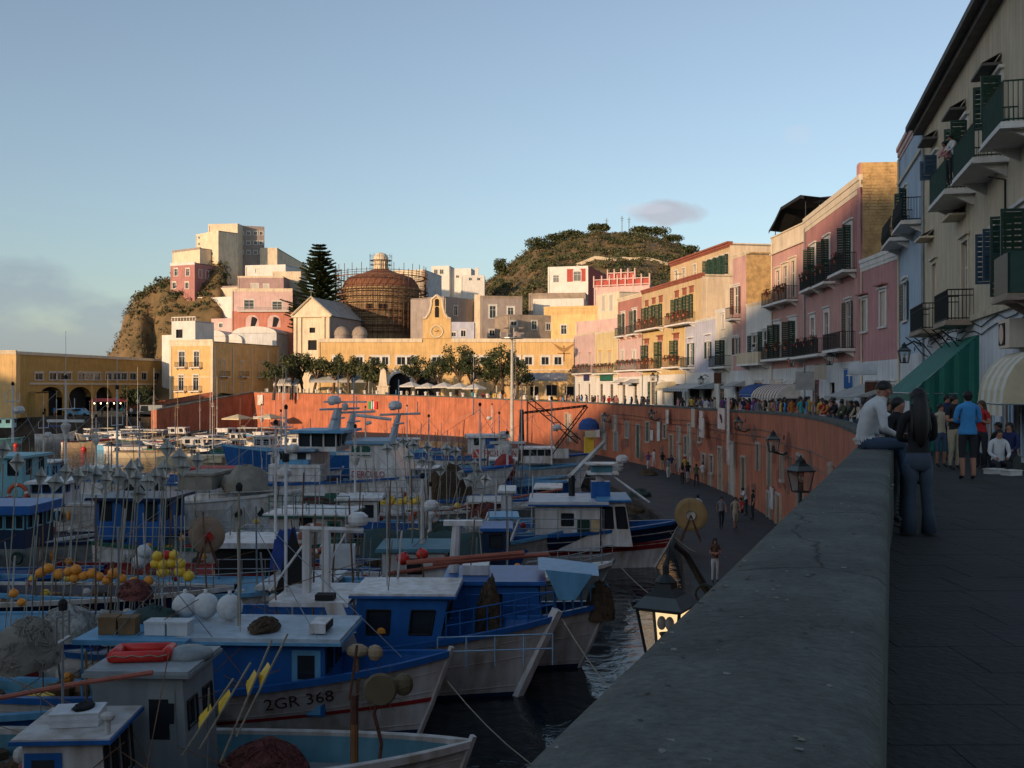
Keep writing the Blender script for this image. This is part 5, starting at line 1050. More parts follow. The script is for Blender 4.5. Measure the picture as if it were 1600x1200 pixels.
def dan_buoy(label, base, top, flag=None, refl=True, fl=ORANGE, s_=1.0, group='marker buoy poles with radar reflectors'):
    base, top = Vector(base), Vector(top); L = (top-base).length; root = thing('marker_buoy', label, 'marker buoy', tuple(base), 0, group); root.rotation_euler = (top-base).to_track_quat('Z', 'Y').to_euler()
    m = MB(); m.tube([(0, 0, 0), (0, 0, L)], .022*s_, 5); m.build('pole', POLEM, root)
    if refl:
        if 'r' not in DB:
            m = MB(); k = .30
            for i in range(3):
                ax = [Vector((1, 0, 0)), Vector((0, 1, 0)), Vector((0, 0, 1))]; a, b_ = ax[i], ax[(i+1) % 3]
                m.quad(a*k, b_*k, -a*k, -b_*k)
            m.v = [(x, y, z*1.25) for x, y, z in m.v]
            DB['r'] = m.mesh('radar_reflector', REFL)
        o = link('radar_reflector', DB['r'], root, (0, 0, L-.25), rnd.uniform(0, 3)); o.scale = (s_,)*3
    if flag:
        m = MB(); m.poly([(0, 0, L-.7), (.5, .05, L-.75), (.45, .1, L-1.05), (.0, 0, L-1.15)]); m.poly([(0, .005, L-.7), (.3, .12, L-.95), (0, .005, L-1.1)]); m.build('flag', flag, root)
    return root
def mooring(a, b_, label, sag=.5):
    a, b_ = Vector(a), Vector(b_); m = MB(); m.tube([a.lerp(b_, k/10)-Vector((0, 0, sag*4*(k/10)*(1-k/10))) for k in range(11)], .018, 4, cap=False); m.build('mooring_rope', ROPE, None, label=label, cat='rope')
def box_thing(name, label, p, d, mt, rz=0, cat='box', lid=None, hole=False):
    m = MB(); x, y, z = d; t_ = .03
    if hole: m.b2(-x/2, x/2, -y/2, y/2, 0, t_); m.b2(-x/2, -x/2+t_, -y/2, y/2, t_, z); m.b2(x/2-t_, x/2, -y/2, y/2, t_, z); m.b2(-x/2+t_, x/2-t_, -y/2, -y/2+t_, t_, z); m.b2(-x/2+t_, x/2-t_, y/2-t_, y/2, t_, z)
    else: m.b2(-x/2, x/2, -y/2, y/2, 0, z*.82); m.b2(-x/2-.015, x/2+.015, -y/2-.015, y/2+.015, z*.83, z)
    return m.build(name, lid or mt, None, tuple(p), rz, label=label, cat=cat)
def at(px, py, Y): return Vector((XX(px, Y), Y, ZZ(py, Y)))

# --- b11: near boat with grey cabin, orange raft box and the red-brown net
r, H_ = boat('fishing_boat', 'nearest grey-cabined fishing boat with red raft on its roof', 690, 1255, 12.5, 3.6, 1.35, .95, head=-2, Y=21.0, rake=.7, rim=BWHITE2, side=BWHITE2, deck=BGREY, inner=BTEAL, bottom=BNAVY)
deckhouse(r, -1.2, .75, 1.8, .4, 2.9, BGREY, mat('cabin_roof_grey', (.30, .33, .34), .6, .3), rake=.15, over=.12, wins=(0, 2), door=.55, trim=BGREY)
m = MB(); m.b2(.05, .45, -.94, -.905, 1.95, 2.35); m.build('side_window', GLASS, r)
m = MB(); m.lathe((.35, .2, 2.98), [(0, 0), (.5, 0), (.46, .12), (.28, .2), (0, .22)], 16); m.build('roof_hatch', BGREY, r, smooth=True)
W_ = lambda p, rr_=r: world_of(rr_, p)
rf = thing('raft', 'open rectangular bright red foam raft tied on the grey cabin roof', 'raft', tuple(W_((-.55, 0, 2.98))), .1); m = MB(); pts = [(-.52, -.34), (.52, -.34), (.52, .34), (-.52, .34)]
for (ax, ay), (bx, by) in zip(pts, pts[1:]+pts[:1]): m.tube([(ax, ay, .13), (bx, by, .13)], .12, 8)
m.build('tube', REDF, rf, smooth=True); m = MB(); m.b2(-.5, .5, -.3, .3, .02, .07); m.build('floor', BRED, rf); m = MB(); m.tube([(-.6+.17*k, -.47, .15+.04*(k % 2)) for k in range(8)], .012, 4); m.build('grab_line', ROPE, rf)
heap('fishing_net', 'heap of red-brown fishing net on the nearest boat foredeck', W_((2.0, -.1, .45)), (1.9, 1.6, .85), NETR, 5, strands=220)
hw_ = thing('net_hauler', 'rusty net hauling post with round spoked wheel on the nearest foredeck', 'net hauler', tuple(W_((3.9, -.2, .45)))); m = MB(); m.tube([(0, 0, 0), (0, 0, 1.9)], .085, 7); m.tube([(.45, 0, 0), (.55, 0, .9), (.4, 0, 1.5), (.5, 0, 2.0)], .04, 6); m.tube([(-.1, 0, 1.8), (.05, 0, 2.9)], .03, 5); m.build('post', RUST, hw_)
m = MB(); m.lathe((.55, -.12, 2.05), [(0, 0), (.30, 0), (.34, .06), (.30, .12), (0, .12)], 20, M=Matrix.Rotation(R(90), 3, 'X').to_4x4()); m.ell((1.0, 0, 2.1), (.2, .12, .24), 8, 6)
for k in range(12): a = k*.52; m.tube([(.55+.32*math.cos(a), -.16, 2.05+.32*math.sin(a)), (.55+.52*math.cos(a+.1), -.16, 2.05+.52*math.sin(a+.1))], .008, 3)
m.build('wheel', mat('hauler_brass', (.14, .11, .06), .6, .3), hw_)
m = MB(); m.tube([(0, -.02, .0), (0, -.02, 1.3)], .075, 6); m.build('wooden_post', mat('varnished_wood', (.30, .14, .05), .5, .3), hw_)
for k, (px, py, py2, l2) in enumerate(((345, 1150, 1060, 'left yellow pennant on a thin pole by the grey cabin'), (372, 1140, 1035, 'second yellow pennant beside the grey cabin window'), (405, 1160, 1000, 'large hanging yellow flag right of the grey cabin'), (430, 1120, 990, 'rightmost yellow flag flying near the grey cabin'))):
    dan_buoy(l2, at(px-60, py+30, 19.4), at(px+20, py2, 19.6), flag=YELL, refl=False, s_=1, group='yellow flag poles on the nearest boat')
# --- b10: small white wheelhouse boat bottom left
r, H_ = boat('fishing_boat', 'small white wheelhouse boat with bright blue door in the bottom left corner', 560, 1300, 10, 3.0, 1.3, .9, head=3, Y=19.2, rake=.7, rim=BBLUE, side=BWHITE2, deck=BWHITE2, bulw=.25)
dx = XX(138, 19.2)-r.location.x
deckhouse(r, dx-.75, dx+.75, 1.6, .6, 2.35, BWHITE2, BWHITE2, rake=.12, over=.14, wins=(2, 3), wh=.85, wz=.42, door=.03, roof_t=.07, ww=.48, trim=BBLUE)
mast(r, dx-.5, .4, 2.4, 2.0, mt=STEEL, r=.03, cross=.3)
W_ = lambda p, rr_=r: world_of(rr_, p)
for k in range(2): box_thing('fish_box', ['lower white polystyrene fish box on the small wheelhouse roof', 'upper white polystyrene fish box with red label on the wheelhouse roof'][k], W_((dx-.05, -.05, 2.43+k*.13)), (.85, .62, .125), POLY, .15)
heap('tarpaulin', 'dark crumpled plastic sheet on the white fish boxes', W_((dx+.05, -.05, 2.69)), (.5, .35, .1), RUBBER, 3, cat='sheet', strands=10)
m = MB(); m.tube([(0, 0, 0), (0, 0, .3)], .05, 6); m.ell((0, 0, .3), (.14, .1, .09), 8, 5); m.build('searchlight', BWHITE2, None, tuple(W_((dx+.7, -.7, 2.43))), label='small white searchlight on the front corner of the wheelhouse roof', cat='lamp')
m = MB(); m.torus((0, 0, 0), .30, .11, n=20, k=8); m.build('tyre_fender', RUBBER, None, tuple(W_((dx+.85, -.95, 1.0))), .8, label='black tyre fender leaning on the small wheelhouse front', cat='tyre')
m = MB(); m.tube([(0, 0, 0), (1.4, .2, .22), (2.9, .4, .40)], .05, 6); m.build('red_boom', BORANGE, None, tuple(at(-10, 1092, 19.5)), label='thin red wooden boom slanting up behind the small wheelhouse', cat='boom')
# --- b1: white hull with registration and blue cabin
r, H_ = boat('fishing_boat', 'white fishing boat with red stripe, dark registration letters and pale blue roof', 652, 1146, 14, 4.2, 2.05, 1.35, head=-3, rake=.95, stripe=BRED, rim=BBLUE, deck=BTEAL, side=BWHITE2, strz=(.40, .455), stem=BWHITE2, bottom=BNAVY)
hull_text(r, H_, '2GR 368', .44, 2.75, .60, slope=.10)
deckhouse(r, .9, 4.1, 1.9, .7, 2.5, BBLUE, mat('roof_pale_blue', (.42, .50, .55), .5, .3), rake=0, over=.34, wins=(0, 2), door=.75, roof_t=.13, trim=BSKY)
m = MB(); m.b2(-1.8, .95, -1.6, 1.6, 2.5, 2.62); m.tube([(-1.6, -1.5, .9), (-1.6, -1.5, 2.5)], .03, 5); m.tube([(.3, -1.5, .9), (.3, -1.5, 2.5)], .03, 5); m.build('aft_canopy', [BSKY], r)
m = MB(); m.b2(3.7, 4.1, -.9, -.1, 2.67, 2.9); m.b2(4.05, 4.12, -.85, -.15, 2.7, 2.87, 1); m.build('roof_vent', [BWHITE, RUBBER], r)
mast(r, 1.7, 0, 2.6, 3.4, mt=POLEM, r=.05, cross=.4, stays=[(4.0, -1.2, 2.6), (-1, -1.3, 2.6), (5.8, 0, 1.9)])
W_ = lambda p, rr_=r: world_of(rr_, p)
for k, (x, y, d_, l2) in enumerate(((-1.2, -.9, (.42, .4, .42), 'left cardboard box on the pale blue cabin roof'), (-.72, -.9, (.4, .4, .41), 'right cardboard box beside another box on the blue cabin roof'))): box_thing('cardboard_box', l2, W_((x, y, 2.63)), d_, CARD, .05)
for k, (x, y, l2) in enumerate(((.0, -.9, 'left white polystyrene crate on the blue cabin roof'), (.55, -.9, 'right white polystyrene crate on the blue cabin roof'))): box_thing('polystyrene_crate', l2, W_((x, y, 2.63)), (.5, .45, .33), POLY, -.05)
for k, (x, y, l2) in enumerate(((.1, .6, 'leftmost big white buoy behind the crates'), (.62, .65, 'second big white buoy, touching its neighbour'), (1.3, .5, 'big round white buoy standing alone by the mast'))):
    m = MB(); m.ell((0, 0, .32), .33, 16, 10); m.tube([(0, 0, .6), (0, 0, .74)], .05, 6); m.build('white_buoy', WBUOY, None, tuple(W_((x, y, 2.66))), smooth=True, label=l2, cat='buoy', group='large white buoys on the blue cabin roof')
heap('coiled_ropes', 'tangle of blue-grey ropes and rusty gear on the cabin roof beside the mast', W_((2.5, -.5, 2.67)), (1.0, .7, .28), NETB, 8, cat='rope', strands=80)
heap('folded_sail', 'rolled dark grey canvas lying on the cabin roof behind the boxes', W_((-.5, .2, 2.63)), (1.5, .5, .42), TARPD, 9, cat='canvas', strands=6)
m = MB(); m.grid([[(x*.3-.45, .06*math.sin(x*2+z), -z*.38) for z in range(5)] for x in range(4)]); m.build('oilskin', mat('oilskin_ochre', (.38, .17, .03), .5, .3), None, tuple(W_((-.3, -1.7, 2.45))), label='ochre oilskin jacket hanging under the edge of the blue roof', cat='jacket')
bo = thing('bait_post', 'pale wooden pulley block on a thin post at the blue cabin front', 'pulley', tuple(W_((4.9, -1.0, 1.1)))); m = MB(); m.tube([(0, 0, 0), (0, 0, 1.05)], .045, 6); m.build('post', WOOD, bo); m = MB(); m.ell((0, 0, 1.2), (.28, .16, .17), 10, 6); m.ell((.42, 0, 1.15), (.2, .12, .2), 8, 5); m.build('pulley_block', mat('pale_wood', (.36, .27, .17), .7, .3), bo)
# --- b2
r, H_ = boat('fishing_boat', 'white fishing boat with thick pale stem, blue rail and tall blue cabin with white roof', 806, 1086, 14.5, 4.4, 2.2, 1.5, head=-2, rake=1.25, rim=BBLUE, deck=BWHITE, side=BWHITE2, stem=BWHITE, inner=BBLUE, bottom=BNAVY)
m = MB(); a, b_ = H_.pt(1, 0, 1), H_.pt(1, 1, 1); m.tube([(a.x, 0, -.5), (b_.x+.1, 0, b_.z+.2)], .16, 4); m.build('stem_beam', BWHITE, r)
dx = XX(640, 28.7)-r.location.x
deckhouse(r, dx-1.3, dx+.8, 2.1, .9, 2.95, BBLUE, BWHITE, rake=-.4, over=.15, wins=(2, 3), wh=.65, wz=.5, roof_t=.1, trim=BBLUE)
m = MB(); m.quad((dx-2.1, -1.5, 2.85), (dx-1.6, -1.5, 2.85), (dx-.95, -1.5, 1.1), (dx-1.5, -1.5, 1.1)); m.quad((dx-2.1, -1.45, 2.85), (dx-1.6, -1.45, 2.85), (dx-.95, -1.45, 1.1), (dx-1.5, -1.45, 1.1)); m.quad((dx-1.6, -1.5, 2.85), (dx-1.6, -1.45, 2.85), (dx-.95, -1.45, 1.1), (dx-.95, -1.5, 1.1)); m.build('brace_panel', BWHITE, r)
m = MB(); m.b2(dx-3.6, dx-1.46, -1.4, 1.4, 2.72, 2.84); m.b2(dx-2.4, dx-1.9, -1.2, -.8, 2.85, 3.0, 1); m.build('aft_roof', [BWHITE, RUBBER], r)
for (x, w) in ((dx-2.9, 0), (dx-2.35, 0)): m = MB(); m.b2(x-.10, x+.10, -.15, .15, 2.8, 4.6); m.build('mast_support', BWHITE, r)
m = MB(); m.tube([(dx-3.1, 0, 4.62), (dx-1.3, 0, 4.58)], .08, 4); m.tube([(dx-3.9, -.2, 2.9), (dx-2.9, 0, 4.3)], .035, 5); m.tube([(dx-1.8, 0, 4.5), (dx-2.3, 0, 3.6)], .03, 5); m.build('gantry', BWHITE, r); radar_unit(r, dx-1.8, 0, 4.8, 'dome', 1.0)
m = MB()
for k, (x, y, z) in enumerate(((dx-3.5, 0, 4.6),)): m.tube([(x, y, z-1.8), (x, y, z+1.9)], .05, 5); m.lathe((x, y, z+1.9), [(0, 0), (.1, 0), (.1, .22), (0, .25)], 8, 1)
m.build('light_pole', [BWHITE, RUBBER], r)
rail(r, [(dx+1.0+k*.75, -1.95+.0*k, 1.32+.03*k) for k in range(5)], .75, mat('rail_pale_blue', (.25, .40, .55), .5, .2)); bow_rail(r, H_, .80, .7, BBLUE)
m = MB(); m.tube([(4.9, -.4, 1.5), (5.5, .5, 2.3)], .07, 6); m.tube([(5.5, .5, 2.3), (5.4, .9, 2.0)], .05, 5); m.build('anchor', IRON, r); W_ = lambda p, rr_=r: world_of(rr_, p)
heap('net_bundle', 'brown net bundle hanging beside the white roofed blue cabin', W_((dx+2.2, .6, 1.5)), (.8, .6, 1.5), NETB, 12, strands=120)
for k in range(2): m = MB(); m.tube([(0, 0, 0), (3.4, .2, .25)], .07, 8); m.build('red_boom', BORANGE, None, tuple(W_((dx-.2+k*.7, .8+k*.5, 3.55-k*.12))), label=['upper faded red boom lying above the white cabin roof', 'lower faded red boom above the white cabin roof'][k], cat='boom')
life_ring('faded orange life ring hanging on a stick over the white deck amidships', at(491, 842, 33), .42, .2)
# --- b3
r, H_ = boat('fishing_boat', 'blue-railed fishing boat moored third from the lantern with a small square blue cabin', 902, 1042, 13.5, 4.1, 2.0, 1.45, head=-1, rake=1.1, rim=BBLUE, deck=BTEAL, side=BWHITE2, bottom=BNAVY, inner=BBLUE)
dx = XX(770, 32)-r.location.x
deckhouse(r, dx-1.3, dx+1.5, 2.5, .9, 2.8, BBLUE, BBLUE, rake=.1, over=.15, wins=(1, 2), roof_t=.08); m = MB(); m.b2(dx-.9, dx-.1, -.5, .4, 2.9, 3.2); m.build('hatch_box', BWHITE, r)
m = MB(); m.tube([(dx-1.2, 0, 2.9), (dx-1.1, 0, 4.4)], [.16, .13], 8); m.b2(dx-1.5, dx-.3, -.15, .15, 4.35, 4.5); m.build('mast', BWHITE, r); bow_rail(r, H_, .84, .55, BSKY, 1)
m = MB(); m.quad((dx+1.4, -1.2, 3.2), (dx+3.2, -1.1, 3.0), (dx+3.3, 1.0, 3.0), (dx+1.4, 1.2, 3.2)); m.quad((dx+1.6, -1.2, 3.2), (dx+2.0, -1.2, 2.3), (dx+2.5, -1.15, 2.3), (dx+3.0, -1.12, 3.05)); m.build('windscreen_roof', BSKY, r); W_ = lambda p, rr_=r: world_of(rr_, p)
heap('fishing_net', 'brown net drooping over a frame on the blue-railed boat', W_((dx+3.3, 0, 1.5)), (.9, .8, 1.1), NETB, 17); heap('fishing_net', 'small brown net lying on the blue bow just left of the lantern', W_((4.6, -.1, 1.35)), (1.1, .9, .4), NETB, 14)
# --- b4
r, H_ = boat('fishing_boat', 'slim grey-white boat with steel bow rail above the dark water', 912, 955, 11, 3.3, 1.9, 1.2, head=0, rake=1.3, rim=BWHITE, deck=BWHITE, side=BGREY, bottom=BNAVY)
bow_rail(r, H_, .70, .65, STEEL, 2); deckhouse(r, -3.2, -.6, 2.3, .8, 2.5, BWHITE, BTEAL, rake=.3, over=.2, wins=(1, 2), wz=.5); mast(r, -1.8, 0, 2.6, 2.5, cross=.5, radar='dome')
# --- b5/b6
r, H_ = boat('fishing_boat', 'blue and white half-decked boat with orange panel in its windscreen', 862, 893, 11, 3.5, 2.0, 1.3, head=2, rake=1.0, rim=BSKY, deck=BTEAL, side=BWHITE2, topband=None)
m = MB(); x_ = 1.2; m.tube([(x_, -1, 1.2), (x_+.5, -1, 2.6), (x_+1.9, -1, 2.6), (x_+1.4, -1, 1.3)], .09, 5); m.tube([(x_, 1, 1.2), (x_+.5, 1, 2.6), (x_+1.9, 1, 2.6), (x_+1.4, 1, 1.3)], .09, 5); m.b2(x_+.5, x_+1.9, -1.1, 1.1, 2.6, 2.7, 1); m.build('windscreen', [BWHITE, BSKY], r); m = MB(); m.b2(x_+.8, x_+1.3, -.3, .3, 1.6, 2.3); m.build('orange_box', mat('box_orange', (.5, .2, .08), .8), r); mast(r, -1.0, 0, 1.0, 3.0, cross=.9, radar='scanner', mt=BWHITE)
r, H_ = boat('fishing_boat', 'low dark blue open boat with upturned bow next to the striped trawler', 938, 883, 10, 3.2, 1.6, .9, head=3, rake=1.3, rim=BBLUE, deck=BTEAL, side=BGREY, inner=BBLUE); rail(r, [(-3+k*.8, -1.3, .95) for k in range(9)], 1.0, STEEL, 3)
# --- b7: navy/red/white trawler
r, H_ = boat('trawler', 'trawler with navy topsides, red stripe and white bottom beside the quay', 1022, 886, 16, 4.8, 2.25, 1.7, head=-2, rake=1.5, side=BWHITE, topband=(BNAVY, .85), stripe=BRED, strz=(.42, .60), rim=BBLUE, deck=BTEAL, inner=BBLUE, Y=49)
X0 = r.location.x; dx = XX(850, 49)-X0; dx2 = XX(985, 49)-X0
deckhouse(r, dx-.4, XX(935, 49)-X0, 3.3, 1.0, 3.15, BWHITE, mat('roof_pale', (.50, .52, .54), .5, .2), over=.3, wins=(1, 0), roof_t=.16, trim=BBLUE); deckhouse(r, XX(937, 49)-X0, dx2, 3.0, 1.2, 3.3, BWHITE, BSKY, rake=.35, over=.2, wins=(2, 3), wh=1.0, wz=.4, name='steering_house', trim=BBLUE)
m = MB(); m.b2(XX(922, 49)-X0, XX(934, 49)-X0, -1.72, -1.68, 1.9, 2.5); m.b2(XX(930, 49)-X0-.9, XX(921, 49)-X0-.05, -1.73, -1.70, 1.85, 2.5, 1); m.build('notice_board', [mat('board_cream', (.6, .45, .25), .8), SHG], r)
mx = XX(940, 49)-X0; m = MB(); m.tube([(mx, 0, 3.3), (mx-.1, 0, 4.5)], [.24, .18], 8, 0); m.b2(mx-.5, mx+.4, -.4, .4, 3.3, 4.1, 1); m.b2(mx-.7, mx+.8, -.6, .6, 4.45, 4.55, 0); m.b2(mx-.5, mx+.5, -.45, .45, 4.55, 4.9, 2); m.b2(mx-.8, mx+1.0, -.65, .65, 4.9, 4.98, 0); m.tube([(mx+.5, -.3, 4.4), (mx+2.2, -1.0, 3.2)], .05, 5); m.tube([(mx+.5, .3, 4.4), (mx+2.0, 1.0, 3.2)], .05, 5); m.build('mast', [BWHITE, BBLUE, BTEAL], r); radar_unit(r, mx+.6, -.5, 5.1, 'dome', 1.0)
cr = thing('deck_crane', 'pale folded deck crane arm pointing up from the striped trawler', 'crane', tuple(world_of(r, (mx-1.4, .8, 3.3)))); m = MB(); m.tube([(0, 0, 0), (0, 0, 1.0)], .16, 8); m.build('pillar', IRON, cr); m = MB(); q = Vector((1.7, 0, 1.75)); m.tube([(-.1, 0, .9), tuple(Vector((-.1, 0, .9))+q)], [.15, .10], 4); m.tube([(-.2, .15, .7), (.9, .15, 1.8)], .05, 5); m.build('boom', BWHITE2, cr)
drum('round gold wooden net drum on the bow of the striped trawler', world_of(r, (XX(1092, 48)-X0-.3, -.6, 2.6)), .75, .45, -.15)
rail(r, [(dx-2.5+k*1.05, -2.35, 1.7) for k in range(6)], 1.3, STEEL, 3)
mooring(world_of(r, (7.2, 0, 2.0)), (9.6, 46, QZ), 'rope from the striped trawler bow to the quay')
# --- b8 big white trawler with red lettering
r, H_ = boat('trawler', 'largest white trawler with two-storey deckhouse, red lettering and three masts', 760, 800, 30, 6.8, 3.4, 2.2, head=-6, rake=2.2, rim=BBLUE, deck=BTEAL, side=BWHITE, Y=69, bottom=BNAVY, cat='trawler'); X0 = r.location.x
def xl(px, Y=70): return (XX(px, Y)-r.location.x)/math.cos(R(6))
zl = lambda py, Y=70: ZZ(py, Y)-WZ
deckhouse(r, xl(500), xl(655), 5.2, 1.6, zl(768), BWHITE2, BWHITE, over=.9, wins=(0, 0), roof_t=.22, name='main_deckhouse', trim=BTEAL, back=0)
deckhouse(r, xl(560), xl(655), 4.6, zl(762), zl(690), BWHITE, mat('roof_blue_grey', (.22, .34, .46), .5, .2), rake=1.6, over=.2, wins=(0, 0), name='upper_deckhouse', roof_t=.18, trim=BSKY, wh=.8)
for px in (570, 586): m = MB(); m.b2(xl(px)-.36, xl(px)+.36, -2.36, -2.30, zl(710), zl(692)); m.b2(xl(px)-.28, xl(px)+.28, -2.38, -2.36, zl(708.5), zl(693.5), 1); m.build('window', [BWHITE2, mat('green_glass', (.03, .10, .08), .15, 0)], r)
text_mb('DERCULO', .62, lambda x, y: (xl(563)+x*.8, -2.345, zl(741)+y)).build('lettering', TEXTR, r)
deckhouse(r, xl(446), xl(500), 4.6, 2.4, zl(703), BWHITE, mat('roof_blue_grey', (.22, .34, .46), .5, .2), over=.3, wins=(2, 0), name='aft_deckhouse', roof_t=.2, wh=.9, wz=.5, trim=BNAVY)
deckhouse(r, xl(478), xl(537), 3.8, zl(703), zl(674), BWHITE, BSKY, rake=.0, over=.5, wins=(3, 3), name='bridge', roof_t=.15, wh=1.1, wz=.28, ww=.8, trim=BSKY)
for px, w, top_ in ((528, .5, 640), (553, .35, 645), (624, .3, 648)): m = MB(); x = xl(px); m.tube([(x-.5, 0, zl(690)), (x, 0, zl(top_))], [w, w*.55], 6); m.tube([(x-1.3, 0, zl(top_)), (x+1.5, 0, zl(top_)+.1)], .08, 5); m.tube([(x, -1.6, zl(top_)-.6), (x, 1.6, zl(top_)-.6)], .07, 5); m.tube([(x, 0, zl(top_)), (x, 0, zl(top_)+2.4)], .04, 4); m.tube([(x+1.3, 0, zl(top_)), (x+1.3, 0, zl(top_)+.9)], .03, 4); m.build('mast', mat('mast_grey_white', (.42, .46, .48), .5, .2), r); radar_unit(r, x-.5, -.4, zl(top_)+.45, 'dome' if px != 553 else 'scanner', 1.6)
m = MB(); m.tube([(xl(553), 0, zl(648)), (xl(612), 0, zl(655))], .12, 6); m.build('boom', BWHITE, r)
for px in (575, 620, 655): m = MB(); m.tube([(xl(px), -3.3, 2.2), (xl(px), -3.3, zl(770))], .09, 6); m.build('stanchion', BWHITE, r)
rail(r, [(xl(560)+k*1.3, -3.3, zl(768)+.2) for k in range(8)], .9, STEEL, 2); rail(r, [(xl(430)+k*1.5, -3.3, 2.4) for k in range(16)], .9, STEEL, 2)
m = MB(); m.b2(xl(440), xl(520), -3.0, -1.6, 2.4, 3.5, 0); m.b2(xl(455), xl(500), -2.8, -1.8, 3.5, 3.8, 1); m.build('deck_gear', [BWHITE, BSKY], r)
for k in range(3): m = MB(); m.tube([(0, 0, 0), (0, 0, 1.2)], .35, 8); m.build('oil_drum', BGREEN, None, tuple(at(516+k*9, 800, 66.5)), label=['left', 'middle', 'right'][k]+' green oil drum by the big white trawler rail', cat='drum', group='green oil drums')
heap('fishing_net', 'long heap of rusty red net along the deck of the big white trawler', at(482, 806, 64), (5.2, 1.4, 1.1), NETR, 21, strands=200)
floats([at(597+k*7.2+(k % 2)*2, 788-(k % 3)*3, 62) for k in range(10)], '', mt=YELL, r=.27, group='yellow floats by the big white trawler', labs=['yellow float %s in the row below the big trawler lettering' % w for w in ('first from left', 'second from left', 'third', 'fourth', 'fifth', 'sixth', 'seventh', 'eighth', 'ninth', 'last on the right')])
life_ring('orange-red life ring hung on the rail right of the yellow floats', at(662, 814, 52), .62, .1)
# --- b21 white boat with green trim and rails in front of the big trawler
r, H_ = boat('fishing_boat', 'white boat with flat canopy roof and green rail in front of the big trawler', 640, 905, 15, 4.3, 2.0, 1.5, head=-4, Y=46.5, rake=1, rim=BGREEN, deck=BTEAL, side=BWHITE); X0 = r.location.x
deckhouse(r, XX(430, 46)-X0, XX(543, 46)-X0, 3.0, 1.2, 2.9, BWHITE2, BWHITE, over=.25, wins=(1, 0), wh=.8, door=.8, trim=BGREEN); rail(r, [(XX(430, 46)-X0+k*.6, -1.6, 3.0) for k in range(7)], .8, BGREEN, 3); rail(r, [(-7+k*.9, -2.0, 1.6) for k in range(15)], .8, STEEL, 2)
mast(r, XX(440, 46)-X0, 0, 3.4, 4.2, cross=.6, radar='dome', mt=BWHITE)
box_thing('slatted_crate', 'white slatted plastic crate in front of the life ring', at(528, 885, 36), (1.2, .7, .75), POLY, .1, hole=True)
# --- b20 green tarpaulin boat
r, H_ = boat('fishing_boat', 'boat covered by a long dark green tarpaulin', 790, 905, 11, 3.4, 1.5, 1.1, head=0, Y=44, rake=1, rim=BBLUE, deck=BTEAL, side=BBLUE); X0 = r.location.x
m = MB(); x0_, x1_ = XX(570, 44)-X0, XX(768, 44)-X0; P = [[(lerp(x0_, x1_, i/20), lerp(-1.7, 1.7, j/8), 2.55-.25*i/20-abs(j-4)/4*1.0+.06*math.sin(i*1.3+j)) for j in range(9)] for i in range(21)]; m.grid(P); m.build('tarpaulin', TARPD, r, smooth=True)
deckhouse(r, XX(755, 44)-X0, XX(785, 44)-X0+.3, 2.2, 1.0, 2.6, BNAVY, BBLUE, over=.1, wins=(1, 1))
for k, (px, py) in enumerate(((630, 873), (660, 866))): floats([at(px, py, 36)], '', mt=REDF, r=.24, group='red buoys on the deck', labs=[['left red round buoy above the red boom', 'right bright red buoy above the red boom'][k]])
# --- left hand boats
def simple_boat(lab, px, py, L, B, hb, hm, head=0, Y=None, house=None, mast_=None, rail_=None, **k):
    r, H_ = boat(k.pop('name', 'fishing_boat'), lab, px, py, L, B, hb, hm, head=head, Y=Y, **k); Yh = r.location.y
    if house:
        p0_, p1_, pyt, pyb, mt, rm, kw = house; a, b_ = XX(p0_, Yh)-r.location.x, XX(p1_, Yh)-r.location.x; deckhouse(r, a, b_, B*.68, ZZ(pyb, Yh)-WZ, ZZ(pyt, Yh)-WZ, mt, rm, **kw)
    if mast_: mast(r, XX(mast_[0], Yh)-r.location.x, 0, mast_[1], mast_[2], cross=mast_[3] if len(mast_) > 3 else .5, radar=mast_[4] if len(mast_) > 4 else None, r=.07, stays=[(L*.4, 0, hb), (-L*.4, 0, hm)])
    if rail_: bow_rail(r, H_, rail_[0], rail_[1], rail_[2])
    return r, H_
r, H_ = simple_boat('white steel boat with two dark portholes and number 767 left of the big trawler', 455, 850, 17, 4.8, 3.1, 2.5, head=-5, Y=55, rake=.8, rim=BWHITE, side=BWHITE, topband=None, house=(300, 352, 738, 760, TARPK, TARPK, dict(wins=(0, 0), over=.05)))
m = MB()
for px in (365, 397): x = (XX(px, 53)-r.location.x); t_ = (x+8.5)/16.5; p = H_.pt(t_, H_.vz(t_, 2.0), -1, -.03); m.lathe((x, p.y-.05, 2.0), [(0, 0), (.2, 0), (.26, .03), (.28, 0)], 14, 0, M=Matrix.Rotation(R(90), 3, 'X').to_4x4())
m.build('porthole', RUBBER, r); hull_text(r, H_, '767', .5, XX(377, 53)-r.location.x, .34, TEXTB)
heap('canvas_cover', 'tan canvas cover bundled on the white porthole boat', at(385, 765, 55), (2.5, 2.2, 1.3), TARPK, 31, cat='canvas', strands=8)
simple_boat('grey-hulled boat with deep blue cabin in the middle left', 300, 868, 14, 4.0, 1.9, 1.5, Y=48, head=-3, side=BGREY, rim=BNAVY, house=(170, 275, 775, 845, BBLUE, BNAVY, dict(wins=(3, 2), over=.3, wh=.8)), mast_=(185, 2.5, 6, .6))
simple_boat('white cabin boat with blue windows and long stays on the left', 170, 850, 12, 3.6, 1.7, 1.2, Y=50, head=4, side=BGREY, rim=BWHITE, house=(62, 110, 752, 785, BWHITE, BWHITE, dict(wins=(3, 2), over=.2, wh=.75, ww=.5, wm=BBLUE)), mast_=(100, 3.8, 5.2, 1.2, 'scanner'))
